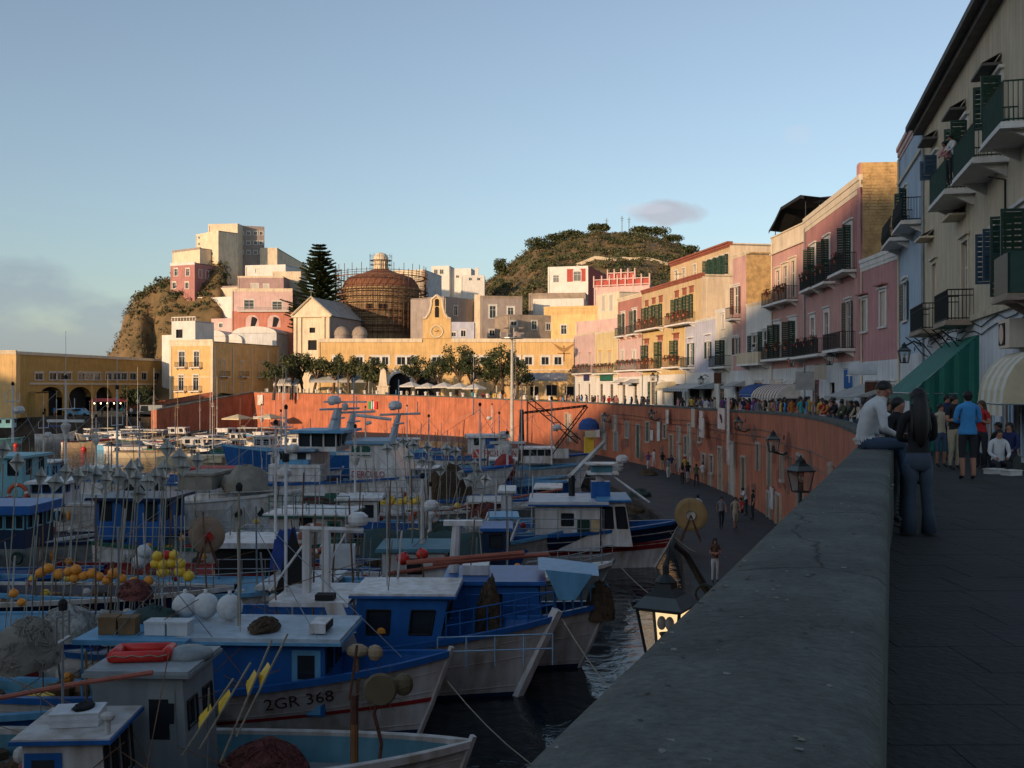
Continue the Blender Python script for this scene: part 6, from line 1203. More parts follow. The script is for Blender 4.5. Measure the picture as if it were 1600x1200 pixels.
simple_boat('turquoise trawler with red life ring at the left edge', 130, 850, 15, 4.4, 2.0, 1.6, Y=57, head=0, side=BTURQ, rim=BTURQ, house=(-30, 55, 712, 772, BTURQ, BTURQ, dict(wins=(3, 2), over=.2, wh=.8)), mast_=(20, 5.5, 3.2, .8, 'dome'))
life_ring('red life ring on the turquoise trawler at the left edge', at(28, 771, 51), .42, .1)
simple_boat('boat with bright blue roof and dark window band at the left edge', 130, 905, 11, 3.6, 1.6, 1.2, Y=40, head=0, side=BNAVY, rim=BBLUE, house=(-30, 62, 796, 850, BNAVY, BBLUE, dict(wins=(6, 3), over=.25, wh=.6, ww=.5, roof_t=.3, wm=BTURQ)))
r, H_ = simple_boat('long dark boat with white rail strip behind the marker poles', 330, 985, 17, 4.2, 1.6, 1.3, Y=36, head=-2, side=BNAVY, rim=BWHITE2, deck=BTEAL, inner=BNAVY, stem=BNAVY)
simple_boat('broad blue-hulled boat carrying the orange floats and marker poles', 330, 1010, 17, 4.6, 1.7, 1.35, Y=31, head=2, side=BBLUE, rim=BSKY, deck=BTEAL, house=(118, 172, 1000, 1046, BBLUE, BBLUE, dict(wins=(0, 0), over=.1)))
simple_boat('bright blue low boat in the lower left in front of the float boat', 262, 1120, 14, 3.9, 1.3, 1.05, Y=24.5, head=-4, side=BBLUE, rim=BSKY, deck=BRED, inner=BTEAL)
simple_boat('boat with white canopy over a dark cockpit beside the red net drum', 500, 925, 12, 3.6, 1.5, 1.2, Y=41, head=-2, side=BWHITE, rim=BRED, house=(352, 440, 846, 895, RUBBER, BWHITE, dict(wins=(0, 0), over=.3, roof_t=.18)), mast_=(432, 2.6, 4.5, .4, 'dome'))
drum('large pale net drum with a red hub amid the left boats', at(323, 835, 38), .62, .9, .35, mt=mat('drum_tan', (.30, .20, .13), .8, .3), core=NETR)
simple_boat('white trawler with white cabin and white rail left of the life ring', 560, 960, 15, 4.2, 1.7, 1.3, Y=37, head=-3, side=BWHITE, rim=BSKY, deck=BWHITE, house=(430, 520, 905, 925, BWHITE2, BWHITE, dict(wins=(2, 0), over=.2, wh=.3)), rail_=(.5, .7, STEEL))
heap('blue_cover', 'crumpled blue cloth hanging behind the radar mast', at(449, 888, 38), (1.3, .6, 1.4), mat('cloth_royal_blue', (.02, .05, .22), .8, .3), 33, cat='cloth', strands=6)
m = MB(); m.poly([(0, 0, 1.9), (-.5, 0, 0), (.6, .1, .1)]); m.poly([(0, .02, 1.9), (.6, .12, .1), (.2, .5, .2)]); m.build('black_flag', RUBBER, None, tuple(at(457, 925, 30)), label='black cloth pennant furled on the white deck amidships', cat='flag')
simple_boat('bright blue trawler bow with white railings behind the porthole boat', 362, 750, 20, 5.2, 3.0, 2.2, Y=100, head=182, side=BBLUE, rim=BSKY, deck=BTEAL, rail_=(.3, 1.2, BWHITE))
simple_boat('low boat under a bright red tarpaulin', 400, 775, 10, 3.4, 1.2, 1.0, Y=82, head=-2, side=BWHITE, rim=BWHITE, house=(298, 372, 731, 745, TARPR, TARPR, dict(wins=(0, 0), over=.1)))
simple_boat('cream inflatable-sided motorboat in the evening sun', 352, 735, 8, 3, 1.1, .9, Y=112, head=0, side=CANC, rim=CANC, house=(305, 350, 712, 722, CANC, CANC, dict(wins=(0, 0), over=.05)))
# --- middle: cluttered boats between the big trawler and the striped trawler
simple_boat('white boat with dark red net boxes and radar column in the middle', 840, 850, 14, 4.0, 1.7, 1.3, Y=54, head=-1, side=BWHITE, rim=BSKY, deck=BTEAL, house=(784, 800, 765, 800, BWHITE, BWHITE, dict(wins=(0, 0), over=.15)), mast_=(793, 4.5, 1.6, .7, 'scanner'))
simple_boat('grey and dark boat behind the radar column in the middle', 850, 820, 15, 4.2, 1.9, 1.5, Y=60, head=3, side=BGREY, rim=BWHITE, house=(735, 790, 782, 812, BRED, BWHITE2, dict(wins=(2, 1), over=.2)), mast_=(750, 3.5, 4, .6))
simple_boat('white cabin boat with a pale mast and gold sacks in the middle right', 905, 812, 13, 4.0, 1.8, 1.4, Y=66, head=-4, side=BWHITE2, rim=BBLUE, deck=BTEAL, house=(840, 872, 760, 790, BSKY, BWHITE, dict(wins=(2, 2), over=.2)), mast_=(862, 3.6, 4.2, .7, 'dome'))
simple_boat('small blue boat half hidden behind the net poles', 880, 790, 12, 3.8, 1.7, 1.4, Y=76, head=0, side=BBLUE, rim=BSKY, house=(770, 800, 735, 765, BBLUE, BTEAL, dict(wins=(2, 2), over=.2)), mast_=(815, 3, 6, .6))
simple_boat('white motor cruiser with grey windscreen moored by the far quay', 905, 745, 14, 4.2, 2.1, 1.7, Y=88, head=0, side=BWHITE, rim=BSKY, house=(815, 862, 700, 722, BWHITE, BWHITE, dict(wins=(4, 2), over=.2, wh=.5)), name='motor_boat')
r, H_ = simple_boat('excursion boat with long white banner, two red flags and a blue door', 905, 742, 17, 5, 2.4, 2.0, Y=96, head=0, side=BWHITE, rim=BBLUE, house=(732, 790, 682, 708, BWHITE, BWHITE, dict(wins=(2, 1), over=.3, wh=.8, roof_t=.2)), name='excursion_boat', mast_=(740, 6, 4))
m = MB(); m.b2(XX(738, 94)-r.location.x, XX(888, 94)-r.location.x, -2.56, -2.5, 2.1, 3.0); m.build('banner', BWHITE, r)
m = MB()
for px in (740, 848): m.b2(XX(px, 94)-r.location.x, XX(px+11, 94)-r.location.x, -2.62, -2.57, 2.2, 2.95)
for px in (740, 848): m.poly([(XX(px, 94)-r.location.x, -2.64, 2.95), (XX(px, 94)-r.location.x+.2, -2.64, 2.95), (XX(px+11, 94)-r.location.x, -2.64, 2.2), (XX(px+11, 94)-r.location.x-.2, -2.64, 2.2)], 1)
m.build('diving_flag', [REDF, BWHITE], r)
text_mb('PONZA DIVING', .78, lambda x, y: (XX(756, 94)-r.location.x+x*1.12, -2.58, 2.3+y)).build('lettering', TEXTR, r)
m = MB(); m.b2(XX(759, 96)-r.location.x, XX(773, 96)-r.location.x, -1.82, -1.74, 2.1, 4.2); m.build('door', BBLUE, r)
# crane with dark lattice booms over the quay
cr = thing('dock_crane', 'dark dock crane with two crossed booms standing against the orange wall', 'crane', (XX(815, 92), 92, WZ+2)); bz = cr.location.z
zc_ = lambda py: ZZ(py, 92)-bz; xc_ = lambda px: XX(px, 92)-cr.location.x
m = MB(); m.tube([(0, 0, 0), (0, 0, zc_(640))], [.35, .2], 6); m.build('pillar', IRON, cr)
for nm, a, b_, w in (('boom', (827, 625), (905, 690), .22), ('boom', (845, 730), (917, 634), .13), ('boom', (818, 645), (917, 634), .06)):
    m = MB(); pa, pb = Vector((xc_(a[0]), 0, zc_(a[1]))), Vector((xc_(b_[0]), 0, zc_(b_[1]))); n = 12; d = (pb-pa); up = Vector((-d.z, 0, d.x)).normalized()*w
    m.tube([pa+up, pb+up], .05, 4); m.tube([pa-up, pb-up], .05, 4)
    for k in range(n): m.tube([pa+d*k/n+(up if k % 2 else -up), pa+d*(k+1)/n+(-up if k % 2 else up)], .035, 3)
    m.build(nm, IRON, cr)
# --- far pleasure boats in the sun
rq = random.Random(12); names = ['white', 'cream', 'pale blue', 'wooden', 'grey-white', 'tan', 'white and red', 'white and green', 'white and navy']
cols = [(BWHITE, BWHITE), (CREAM, BWHITE), (BSKY, BWHITE), (DOORW, DOORW), (BGREY, BWHITE), (CANC, DOORW), (BWHITE, BRED), (BWHITE, BGREEN), (BWHITE, BNAVY)]
spots = []
for i in range(54):
    c_ = (i*4+i//9) % 9; rowk = i//9; py = (686, 690, 694, 699, 705, 713)[rowk]+rq.uniform(-1, 1); px = (112, 125, 140, 175, 235, 285)[rowk]+(i % 9)*(40, 38, 37, 33, 27, 22)[rowk]+rq.uniform(-8, 8)
    kind = rq.randint(0, 3); L = rq.uniform(6, 10); extra = ['open', 'cabin', 'canopied', 'decked'][kind]; wherew = ['back row', 'second row', 'third row', 'fourth row', 'fifth row', 'front row'][rowk]; side_ = ['far left', 'left', 'left of centre', 'centre-left', 'centre', 'centre-right', 'right of centre', 'right', 'far right'][i % 9]
    hd = rq.choice([0, 180, 10, -12, 170, 60, 240]); r, H_ = boat('small_boat', '%s %s boat in the %s of far moorings, %s' % (names[c_], extra, wherew, side_), px, py, L, L*.33, rq.uniform(.9, 1.4), .75, head=hd, rake=.6, rim=cols[c_][1], side=cols[c_][0], deck=BWHITE2, group='small boats moored at the far end of the harbour', cat='small boat', planks=False, bulw=.3)
    if kind == 1: deckhouse(r, -L*.1, L*.2, L*.24, .6, 1.9, BWHITE, BWHITE, rake=.3, wins=(2, 2), wh=.5, wz=.5, ww=.6, over=.1)
    elif kind == 2: m = MB(); m.b2(-L*.25, L*.15, -L*.13, L*.13, 2.1, 2.2); [m.tube([(x, y, .6), (x, y, 2.1)], .03, 4) for x in (-L*.22, L*.12) for y in (-L*.12, L*.12)]; m.build('canopy', rq.choice([CANW, CANB, CANC]), r)
    else: m = MB(); m.quad((L*.1, -L*.11, .7), (L*.1, L*.11, .7), (-L*.0, L*.1, 1.35), (-L*.0, -L*.1, 1.35)); m.build('windscreen', GLASS, r); m = MB(); m.b2(-L*.5, -L*.44, -.2, .2, .3, 1.2); m.build('outboard_motor', RUBBER, r)
    if i % 3 == 0: mast(r, 0, 0, .7, rq.uniform(4, 8), cross=.2, lights=False, mt=rq.choice([BWHITE, DOORW]), r=.05)
for px, py, lab in ((25, 697, 'red mooring buoy floating at the left edge'), (131, 703, 'small red mooring buoy floating in open water')):
    Y = (EZ-WZ)*1600/(py-605); floats([(XX(px, Y), Y, WZ+.1)], '', mt=REDF, r=.35, labs=[lab], group='red mooring buoys')
for k, (px, py, Y, hd, c_, lab) in enumerate(((520, 745, 88, 5, BWHITE, 'white boat with tall twin masts behind the big trawler bridge'), (640, 735, 104, -4, BSKY, 'pale blue fishing boat behind the trawler masts'), (700, 728, 112, 8, BWHITE, 'white fishing boat close under the sunlit wall'), (470, 725, 118, 0, BTEAL, 'teal fishing boat left behind the trawler bridge'), (590, 722, 122, 175, BWHITE2, 'off-white fishing boat near the sunlit wall base'), (770, 790, 72, 2, BWHITE, 'white fishing boat between net poles and the crane'), (250, 770, 72, 6, BWHITE, 'white fishing boat behind the marker poles'), (160, 760, 78, -5, BBLUE, 'blue fishing boat far behind the marker poles'), (330, 800, 64, 3, BWHITE2, 'off-white cabin boat left of the porthole boat'), (690, 820, 53, 4, BWHITE, 'white boat half hidden by green net'), (870, 765, 80, -2, BWHITE2, 'off-white boat moored at the crane foot'))):
    simple_boat(lab, px, py, 11, 3.4, 1.7, 1.3, Y=Y, head=hd, side=c_, rim=[BBLUE, BWHITE, BSKY, BGREEN][k % 4], deck=BTEAL, house=(px-int(5.2*1600/Y), px-int(3.3*1600/Y), 605+int((EZ-WZ-2.9)*1600/Y), 605+int((EZ-WZ-.9)*1600/Y), [BWHITE, BSKY, BWHITE2][k % 3], BWHITE, dict(wins=(2, 2), over=.2, wh=.6)), mast_=(px-int(4.5*1600/Y), 2.9, 3.6, .7, ['scanner', 'dome', None][k % 3]))
simple_boat('teal motorboat moored under the mole at the left edge', 28, 690, 9, 3, 1.3, 1.0, Y=150, head=10, side=BTEAL, rim=BTEAL, house=(-5, 20, 655, 668, BTURQ, BTEAL, dict(wins=(2, 2), over=.1)))
# --- marker buoys, floats
A_ = [(8, 700, -40), (28, 720, 8), (65, 742, 32), (88, 752, 58), (105, 735, 72), (124, 742, 90), (136, 735, 103), (150, 740, 122), (168, 748, 133), (170, 735, 148), (187, 743, 163), (197, 748, 175), (215, 728, 200), (213, 745, 190), (217, 770, 205), (231, 750, 222), (243, 742, 232), (258, 730, 246), (262, 698, 252), (281, 712, 268), (287, 728, 277), (310, 718, 292), (205, 730, 180), (255, 745, 240)]
ws = ['%s %s marker pole with grey reflector among the blue boats on the left' % (a, b_) for a in ('leftmost', 'left', 'left-central', 'central', 'right-central', 'rightmost') for b_ in ('lowest', 'lower', 'upper', 'highest')]
A_.sort(key=lambda q: q[0]); ranks = []
for g0 in range(0, 24, 4):
    grp = sorted(range(g0, g0+4), key=lambda k: -A_[k][1]); rk = {k: j for j, k in enumerate(grp)}; ranks += [rk[g0+j] for j in range(4)]
for i, (px, py, pb) in enumerate(A_):
    Y = 31+(i % 4)*.7; dan_buoy(ws[(i//4)*4+ranks[i]], at(pb, 985+(i % 3)*12, Y-1.2), at(px, py-10, Y), s_=.86)
B_ = [(604, 700, 610), (617, 694, 622), (630, 690, 640), (645, 695, 655), (638, 712, 648), (668, 697, 672), (660, 722, 655), (673, 722, 664), (697, 700, 699), (690, 735, 676), (712, 705, 716), (722, 742, 690), (735, 750, 705), (748, 738, 730), (760, 748, 745), (742, 725, 735)]
ws = ['%s %s marker pole with pale reflector right of the big white trawler' % (a, b_) for a in ('leftmost', 'left-central', 'right-central', 'rightmost') for b_ in ('lowest', 'lower', 'upper', 'highest')]
B_.sort(key=lambda q: q[0]); ranks = []
for g0 in range(0, 16, 4):
    grp = sorted(range(g0, g0+4), key=lambda k: -B_[k][1]); rk = {k: j for j, k in enumerate(grp)}; ranks += [rk[g0+j] for j in range(4)]
for i, (px, py, pb) in enumerate(B_): dan_buoy(ws[(i//4)*4+ranks[i]], at(pb, 835+(i % 3)*6, 50), at(px, py-6, 51+(i % 3)), s_=1.0)
LW = ['orange float %s of the long bunch tied across the marker poles' % w for w in ('first from left', 'second', 'third', 'fourth', 'fifth', 'sixth', 'seventh', 'eighth', 'ninth', 'tenth', 'eleventh', 'twelfth', 'thirteenth', 'last on the right')]
floats([at(px, py, 29.5) for px, py in ((64, 895), (76, 888), (93, 897), (107, 893), (119, 890), (117, 903), (131, 900), (144, 896), (155, 901), (167, 907), (177, 896), (191, 904), (209, 909), (233, 907))], '', mt=ORANGE, r=.155, labs=LW, group='orange floats tied across the marker poles')
LW = ['yellow float in the upper bunch, %s' % w for w in ('top left', 'top right', 'middle far left', 'middle left', 'middle', 'middle right', 'bottom left', 'bottom right', 'lowest at right edge')]
floats([at(px, py, 30.5) for px, py in ((246, 869), (272, 867), (243, 881), (255, 882), (268, 880), (282, 881), (254, 894), (281, 893), (295, 900))], '', mt=YELL, r=.165, labs=LW, group='yellow floats in the upper bunch')
floats([at(260, 867, 30.7)], '', mt=REDF, r=.15, labs=['single coral red float in the yellow bunch'], group='coral red floats')
floats([at(22, 927, 25), at(34, 941, 25)], '', mt=ORANGE, r=.11, labs=['upper lone orange float at far left', 'lower lone orange float at far left'], group='orange floats at far left')
floats([at(225, 862, 32), at(218, 878, 32)], '', mt=WBUOY, r=.26, labs=['upper white buoy hanging left of the yellow bunch', 'lower white buoy hanging left of the yellow bunch'], group='white buoys by the yellow bunch')
for px, py, s_, lab, mt in ((110, 985, (2.1, 1.4, .75), 'left heap of pale white net with cork line', NETW), (178, 990, (1.7, 1.3, .7), 'right heap of pale white net under the blue roof edge', NETW), (45, 1030, (2.0, 1.3, 1.0), 'tan canvas and net pile at the left edge', TARPK), (212, 925, (1.1, .8, .45), 'small bundle of brown net behind the cardboard boxes', NETR)): heap('fishing_net', lab, at(px, py+8, 27.2 if py < 1020 else 23), s_, mt, px, strands=260)
for px, py, Y, s_, lab, mt in ((760, 820, 58, (3, 1.6, 1.2), 'dark red net heap on the middle boats', NETR), (690, 850, 48, (3, 1.5, 1.0), 'green net heap on the middle boats', NETG), (745, 840, 50, (2.6, 1.5, .9), 'tan net heap beside the green one', NETW), (700, 775, 62, (4, 2, 1.8), 'grey tangle of net behind the reflectors', NETB), (858, 822, 52, (1.6, 1.2, .9), 'brown net bundle near the blue post', NETB)): heap('fishing_net', lab, at(px, py, Y), s_, mt, px, strands=150)
for k, (a, b_) in enumerate((((-4.1, 60, -5.5), (3.0, 60.5, -4.3)), ((-4.6, 38, -5.2), (-1.0, 38, -4.7)))):
    m = MB(); m.tube([a, b_], .075, 8); m.build('red_boom', BORANGE, None, label=['long faded red boom across the middle boats', 'lower long pinkish boom across the middle boats'][k], cat='boom')
m = MB(); m.ell((0, 0, 0), (.75, .3, .9), 10, 6, jit=.1); m.build('oilskins', BRED, None, tuple(at(790, 730, 70)), label='dark red oilskins hanging on a mast in the middle', cat='clothes')
mooring((1.4, 28.6, -4.75), (4.2, 20.0, -6.3), 'pale mooring rope from the thick-stemmed white boat across the dark water'); mooring((-1.6, 25.5, -5.6), (3.4, 18.5, -6.2), 'mooring rope from the registration boat to the quay', .8); mooring((3.6, 31.6, -4.9), (5.4, 27, -6.2), 'mooring rope from the blue-railed boat to the quay', .6); mooring((4.2, 39.3, -5.2), (6.6, 36, -6.2), 'mooring rope from the slim grey boat to the quay', .4)

# loose gear, crates, coils and whip aerials cluttering every working deck
rg = random.Random(55)
GM = [POLY, BRED, NETB, NETW, TARPD, BWHITE2, ORANGE, BSKY, WOOD, RUST, BGREEN, STEEL, YELL]
for o in [q for q in list(COL.objects) if q.parent is None and q.get('category') in ('fishing boat', 'trawler') and q.location.y < 112]:
    hl = next((c for c in o.children if c.name.startswith('deck') and c.name.split('.')[0] == 'deck'), None)
    if not hl: continue
    dv_ = [v.co for v in hl.data.vertices]; L_ = -min(v.x for v in dv_)*2; m = MB()
    for k in range(50):
        i = rg.randrange(2, len(dv_)//2-8); a, b_ = dv_[2*i], dv_[2*i+1]; f_ = rg.uniform(.12, .88); p = a.lerp(b_, f_); kind = rg.random(); z = p.z
        if kind < .35: w, d, h = rg.uniform(.3, .7), rg.uniform(.25, .5), rg.uniform(.15, .45); m.box((p.x, p.y, z+h/2), (w, d, h), rg.randrange(len(GM)), rz=rg.uniform(0, 3)); 
        elif kind < .5: m.ell((p.x, p.y, z+.12), (rg.uniform(.2, .6), rg.uniform(.2, .5), rg.uniform(.15, .4)), 8, 5, rg.choice([2, 3, 2, 8]), jit=.15)
        elif kind < .6: m.torus((p.x, p.y, z+.08), .28, .07, M=Matrix.Rotation(R(90), 4, 'X'), n=12, k=5, mf=lambda i: 8)
        elif kind < .80: h = rg.uniform(1.4, 4.6); m.tube([(p.x, p.y, z), (p.x+rg.uniform(-.3, .3), p.y, z+h)], rg.uniform(.012, .035), 4, rg.choice([5, 11, 8]))
        elif kind < .9: m.ell((p.x, p.y, z+.3+rg.uniform(0, .8)), .16, 8, 6, rg.choice([6, 12, 5, 1]))
        else: q = dv_[2*rg.randrange(2, len(dv_)//2-8)]; m.tube([(p.x, p.y, z+rg.uniform(.8, 3)), (q.x, q.y, q.z+.4)], .012, 3, 8)
    for k in range(7):      # tyres and fenders over the near side
        i = rg.randrange(3, len(dv_)//2-9); a = dv_[2*i]; 
        if k < 3: m.torus((a.x, a.y-.22, a.z-.1), .22, .08, n=12, k=5, mf=lambda i: 4)
        else: m.ell((a.x, a.y-.25, a.z-.05), (.11, .11, .28), 8, 6, rg.choice([5, 6, 7]))
    m.build('deck_gear', GM, o, kind='stuff')
# ---------------------------------------------------------------- people
POSES = {}
def J(**k):
    d = dict(pel=(0, 0, .95), wst=(0, 0, 1.10), chs=(0, .01, 1.30), nkb=(0, .01, 1.45), nck=(0, 0, 1.52), hd=(0, -.015, 1.615), top=(0, -.005, 1.69),
             shl=(-.17, .01, 1.41), ell=(-.23, .03, 1.15), wrl=(-.22, -.06, .92), hal=(-.21, -.09, .84), shr=(.17, .01, 1.41), elr=(.23, .03, 1.15), wrr=(.22, -.06, .92), har=(.21, -.09, .84),
             hpl=(-.09, 0, .90), knl=(-.10, -.02, .50), anl=(-.10, .03, .09), tol=(-.11, -.13, .04), hpr=(.09, 0, .90), knr=(.10, -.02, .50), anr=(.10, .03, .09), tor=(.11, -.13, .04))
    d.update(k); return d
POSES['stand'] = J()
POSES['walk'] = J(ell=(-.22, .12, 1.16), wrl=(-.2, .16, .94), hal=(-.2, .16, .86), elr=(.22, -.06, 1.15), wrr=(.2, -.22, .98), har=(.2, -.27, .92), knl=(-.1, -.16, .52), anl=(-.1, -.20, .10), tol=(-.11, -.36, .07), knr=(.1, .05, .50), anr=(.1, .30, .14), tor=(.11, .16, .04))
POSES['lean'] = J(wst=(0, -.04, 1.10), chs=(0, -.10, 1.28), nkb=(0, -.15, 1.42), nck=(0, -.19, 1.48), hd=(0, -.24, 1.56), top=(0, -.25, 1.63), shl=(-.17, -.14, 1.38), ell=(-.22, -.30, 1.12), wrl=(-.05, -.42, 1.08), hal=(.03, -.43, 1.07), shr=(.17, -.14, 1.38), elr=(.22, -.30, 1.12), wrr=(.06, -.42, 1.10), har=(-.02, -.43, 1.10))
POSES['hold'] = J(ell=(-.24, -.02, 1.16), wrl=(-.10, -.22, 1.24), hal=(-.04, -.27, 1.30), elr=(.24, -.02, 1.16), wrr=(.10, -.22, 1.24), har=(.04, -.27, 1.30))
POSES['crossed'] = J(ell=(-.23, -.02, 1.14), wrl=(.02, -.19, 1.17), hal=(.09, -.18, 1.19), elr=(.23, -.02, 1.14), wrr=(-.02, -.21, 1.12), har=(-.09, -.20, 1.12))
POSES['sit'] = J(pel=(0, 0, .50), wst=(0, .02, .66), chs=(0, .0, .86), nkb=(0, -.03, 1.01), nck=(0, -.05, 1.08), hd=(0, -.08, 1.17), top=(0, -.09, 1.25), shl=(-.17, -.01, .97), ell=(-.22, -.08, .72), wrl=(-.12, -.28, .62), hal=(-.1, -.35, .60), shr=(.17, -.01, .97), elr=(.22, -.08, .72), wrr=(.12, -.28, .62), har=(.1, -.35, .60), hpl=(-.09, -.02, .48), knl=(-.12, -.42, .50), anl=(-.12, -.44, .09), tol=(-.12, -.60, .04), hpr=(.09, -.02, .48), knr=(.12, -.42, .50), anr=(.12, -.40, .09), tor=(.12, -.56, .04))
EDG = [('pel', 'wst', 't'), ('wst', 'chs', 't'), ('chs', 'nkb', 't'), ('nkb', 'nck', 'n'), ('nck', 'hd', 'h'), ('hd', 'top', 'h'), ('nkb', 'shl', 't'), ('shl', 'ell', 'a'), ('ell', 'wrl', 'f'), ('wrl', 'hal', 'd'), ('nkb', 'shr', 't'), ('shr', 'elr', 'a'), ('elr', 'wrr', 'f'), ('wrr', 'har', 'd'),
       ('pel', 'hpl', 'l'), ('hpl', 'knl', 'l'), ('knl', 'anl', 'c'), ('anl', 'tol', 's'), ('pel', 'hpr', 'l'), ('hpr', 'knr', 'l'), ('knr', 'anr', 'c'), ('anr', 'tor', 's')]
RAD = dict(pel=(.155, .115), wst=(.135, .10), chs=(.165, .115), nkb=(.10, .085), nck=(.052, .052), hd=(.082, .10), top=(.06, .07), shl=.068, ell=.046, wrl=.031, hal=.036, shr=.068, elr=.046, wrr=.031, har=.036, hpl=.10, knl=.062, anl=.042, tol=.036, hpr=.10, knr=.062, anr=.042, tor=.036)
BODY = {}
def body_mesh(pose, sleeve='long', legs='long', fem=False, fingers=False, joints=None, sub=1, key=None):
    kk = key or (pose, sleeve, legs, fem, fingers)
    if kk in BODY: return BODY[kk]
    jt = joints or POSES[pose]; names = list(jt); idx = {n: i for i, n in enumerate(names)}; vs_ = [Vector(jt[n]) for n in names]; rad = [RAD[n] for n in names]; ed = [(idx[a], idx[b_]) for a, b_, _ in EDG]; lab = [c_ for _, _, c_ in EDG]
    if fingers:
        for s_, h_, w_ in (('l', 'hal', 'wrl'), ('r', 'har', 'wrr')):
            hd_ = Vector(jt[h_]); d = (hd_-Vector(jt[w_])).normalized(); sd_ = d.cross(Vector((0, 0, 1)) if abs(d.z) < .8 else Vector((0, 1, 0))).normalized(); dn = sd_.cross(d)
            if dn.z > 0: dn = -dn
            for k, (o_, L_) in enumerate(((-.030, .062), (-.010, .074), (.010, .070), (.029, .054), (.034, .045))):
                base = hd_+sd_*o_*(1 if k < 4 else 1.0)+(d*.02 if k < 4 else -d*.035)
                dirn = d if k < 4 else (d*.6+sd_*.8).normalized(); p1 = base+dirn*L_*.55; p2 = base+(dirn*.9+dn*.5)*L_
                i0 = len(vs_); vs_ += [base, p1, p2]; rad += [.0105, .0095, .008]; ed += [(idx[h_], i0), (i0, i0+1), (i0+1, i0+2)]; lab += ['d']*3
    me = bpy.data.meshes.new('skeleton'); me.from_pydata([tuple(v) for v in vs_], ed, []); ob = bpy.data.objects.new('skeleton', me); COL.objects.link(ob); ob.modifiers.new('skin', 'SKIN')
    if not me.skin_vertices: raise RuntimeError('no skin layer')
    sv_ = me.skin_vertices[0].data
    for i, r_ in enumerate(rad):
        r_ = r_ if isinstance(r_, tuple) else (r_, r_)
        if fem and i < len(names) and names[i] in ('shl', 'shr', 'chs', 'wst'): r_ = (r_[0]*.88, r_[1]*.9)
        sv_[i].radius = r_; sv_[i].use_root = (i == idx['pel'])
    m2 = ob.modifiers.new('sub', 'SUBSURF'); m2.levels = m2.render_levels = sub
    dg = bpy.context.evaluated_depsgraph_get(); out = bpy.data.meshes.new_from_object(ob.evaluated_get(dg)); out.name = 'body'
    bpy.data.objects.remove(ob); bpy.data.meshes.remove(me)
    segs = [(vs_[a], vs_[b_], l_) for (a, b_), l_ in zip(ed, lab)]; mi = []
    for p in out.polygons:
        c_ = p.center; best = (9, 't', 0)
        for a, b_, l_ in segs:
            d = b_-a; t_ = max(0, min(1, (c_-a).dot(d)/d.length_squared)); dd = (c_-a-d*t_).length-(.04 if l_ in 't' else 0)
            if dd < best[0]: best = (dd, l_, t_)
        l_, t_ = best[1], best[2]
        if l_ in 'nhd': k = 0
        elif l_ == 't': k = 1
        elif l_ == 'a': k = 1 if sleeve != 'none' and (sleeve == 'long' or t_ < .6) else 0
        elif l_ == 'f': k = 1 if sleeve == 'long' else 0
        elif l_ == 'l': k = 2
        elif l_ == 'c': k = 2 if legs == 'long' else (2 if t_ < .15 else 0)
        else: k = 3
        if l_ == 't' and c_.z < (vs_[idx['pel']].z+.03): k = 2
        mi.append(k)
    for _ in range(4): out.materials.append(SKIN)
    out.polygons.foreach_set('material_index', mi); out.polygons.foreach_set('use_smooth', [True]*len(mi)); BODY[kk] = out; return out
HM = {}
def hair_mesh(style):
    if style in HM: return HM[style]
    m = MB()
    if style == 'short': m.ell((0, .030, .036), (.094, .100, .088), 14, 9, jit=.03); m.ell((0, .060, -.015), (.078, .055, .06), 10, 6)
    elif style == 'cap': m.ell((0, .01, .05), (.095, .11, .075), 12, 8); m.b2(-.07, .07, -.2, -.08, .04, .055)
    else: m.ell((0, .034, .034), (.099, .102, .096), 14, 9); m.tube([(0, .05, .05), (0, .075, -.06), (0, .095, -.18), (0, .105, -.32), (0, .10, -.44), (0, .095, -.50)], [.085, .098, .104, .096, .06, .02], 14); [m.tube([(x, .06, -.05), (x*1.25, .10, -.30), (x*1.1, .105, -.40-.09*((i*7) % 5)/5)], [.03, .028, .006], 6) for i, x in enumerate((-.085, -.06, -.03, .0, .035, .06, .085))]
    HM[style] = m; return m
def fabric(c): return mat('cloth_%02d%02d%02d' % tuple(int(x*99) for x in c), c, .85, .18, 6, .05)
SHIRTS = {'white': (.58, .58, .58), 'black': (.012, .012, .014), 'red': (.38, .02, .02), 'navy blue': (.015, .025, .09), 'sky blue': (.05, .26, .55), 'olive green': (.07, .08, .04), 'pink': (.5, .22, .22), 'yellow': (.55, .38, .07), 'grey': (.20, .20, .21), 'beige': (.40, .33, .24), 'brown': (.12, .06, .035), 'turquoise': (.05, .33, .33), 'orange': (.5, .17, .04), 'purple': (.13, .04, .18)}
TROU = {'dark': (.02, .022, .026), 'jeans': (.045, .075, .13), 'beige': (.36, .29, .20), 'white': (.5, .5, .5), 'grey': (.14, .14, .14)}
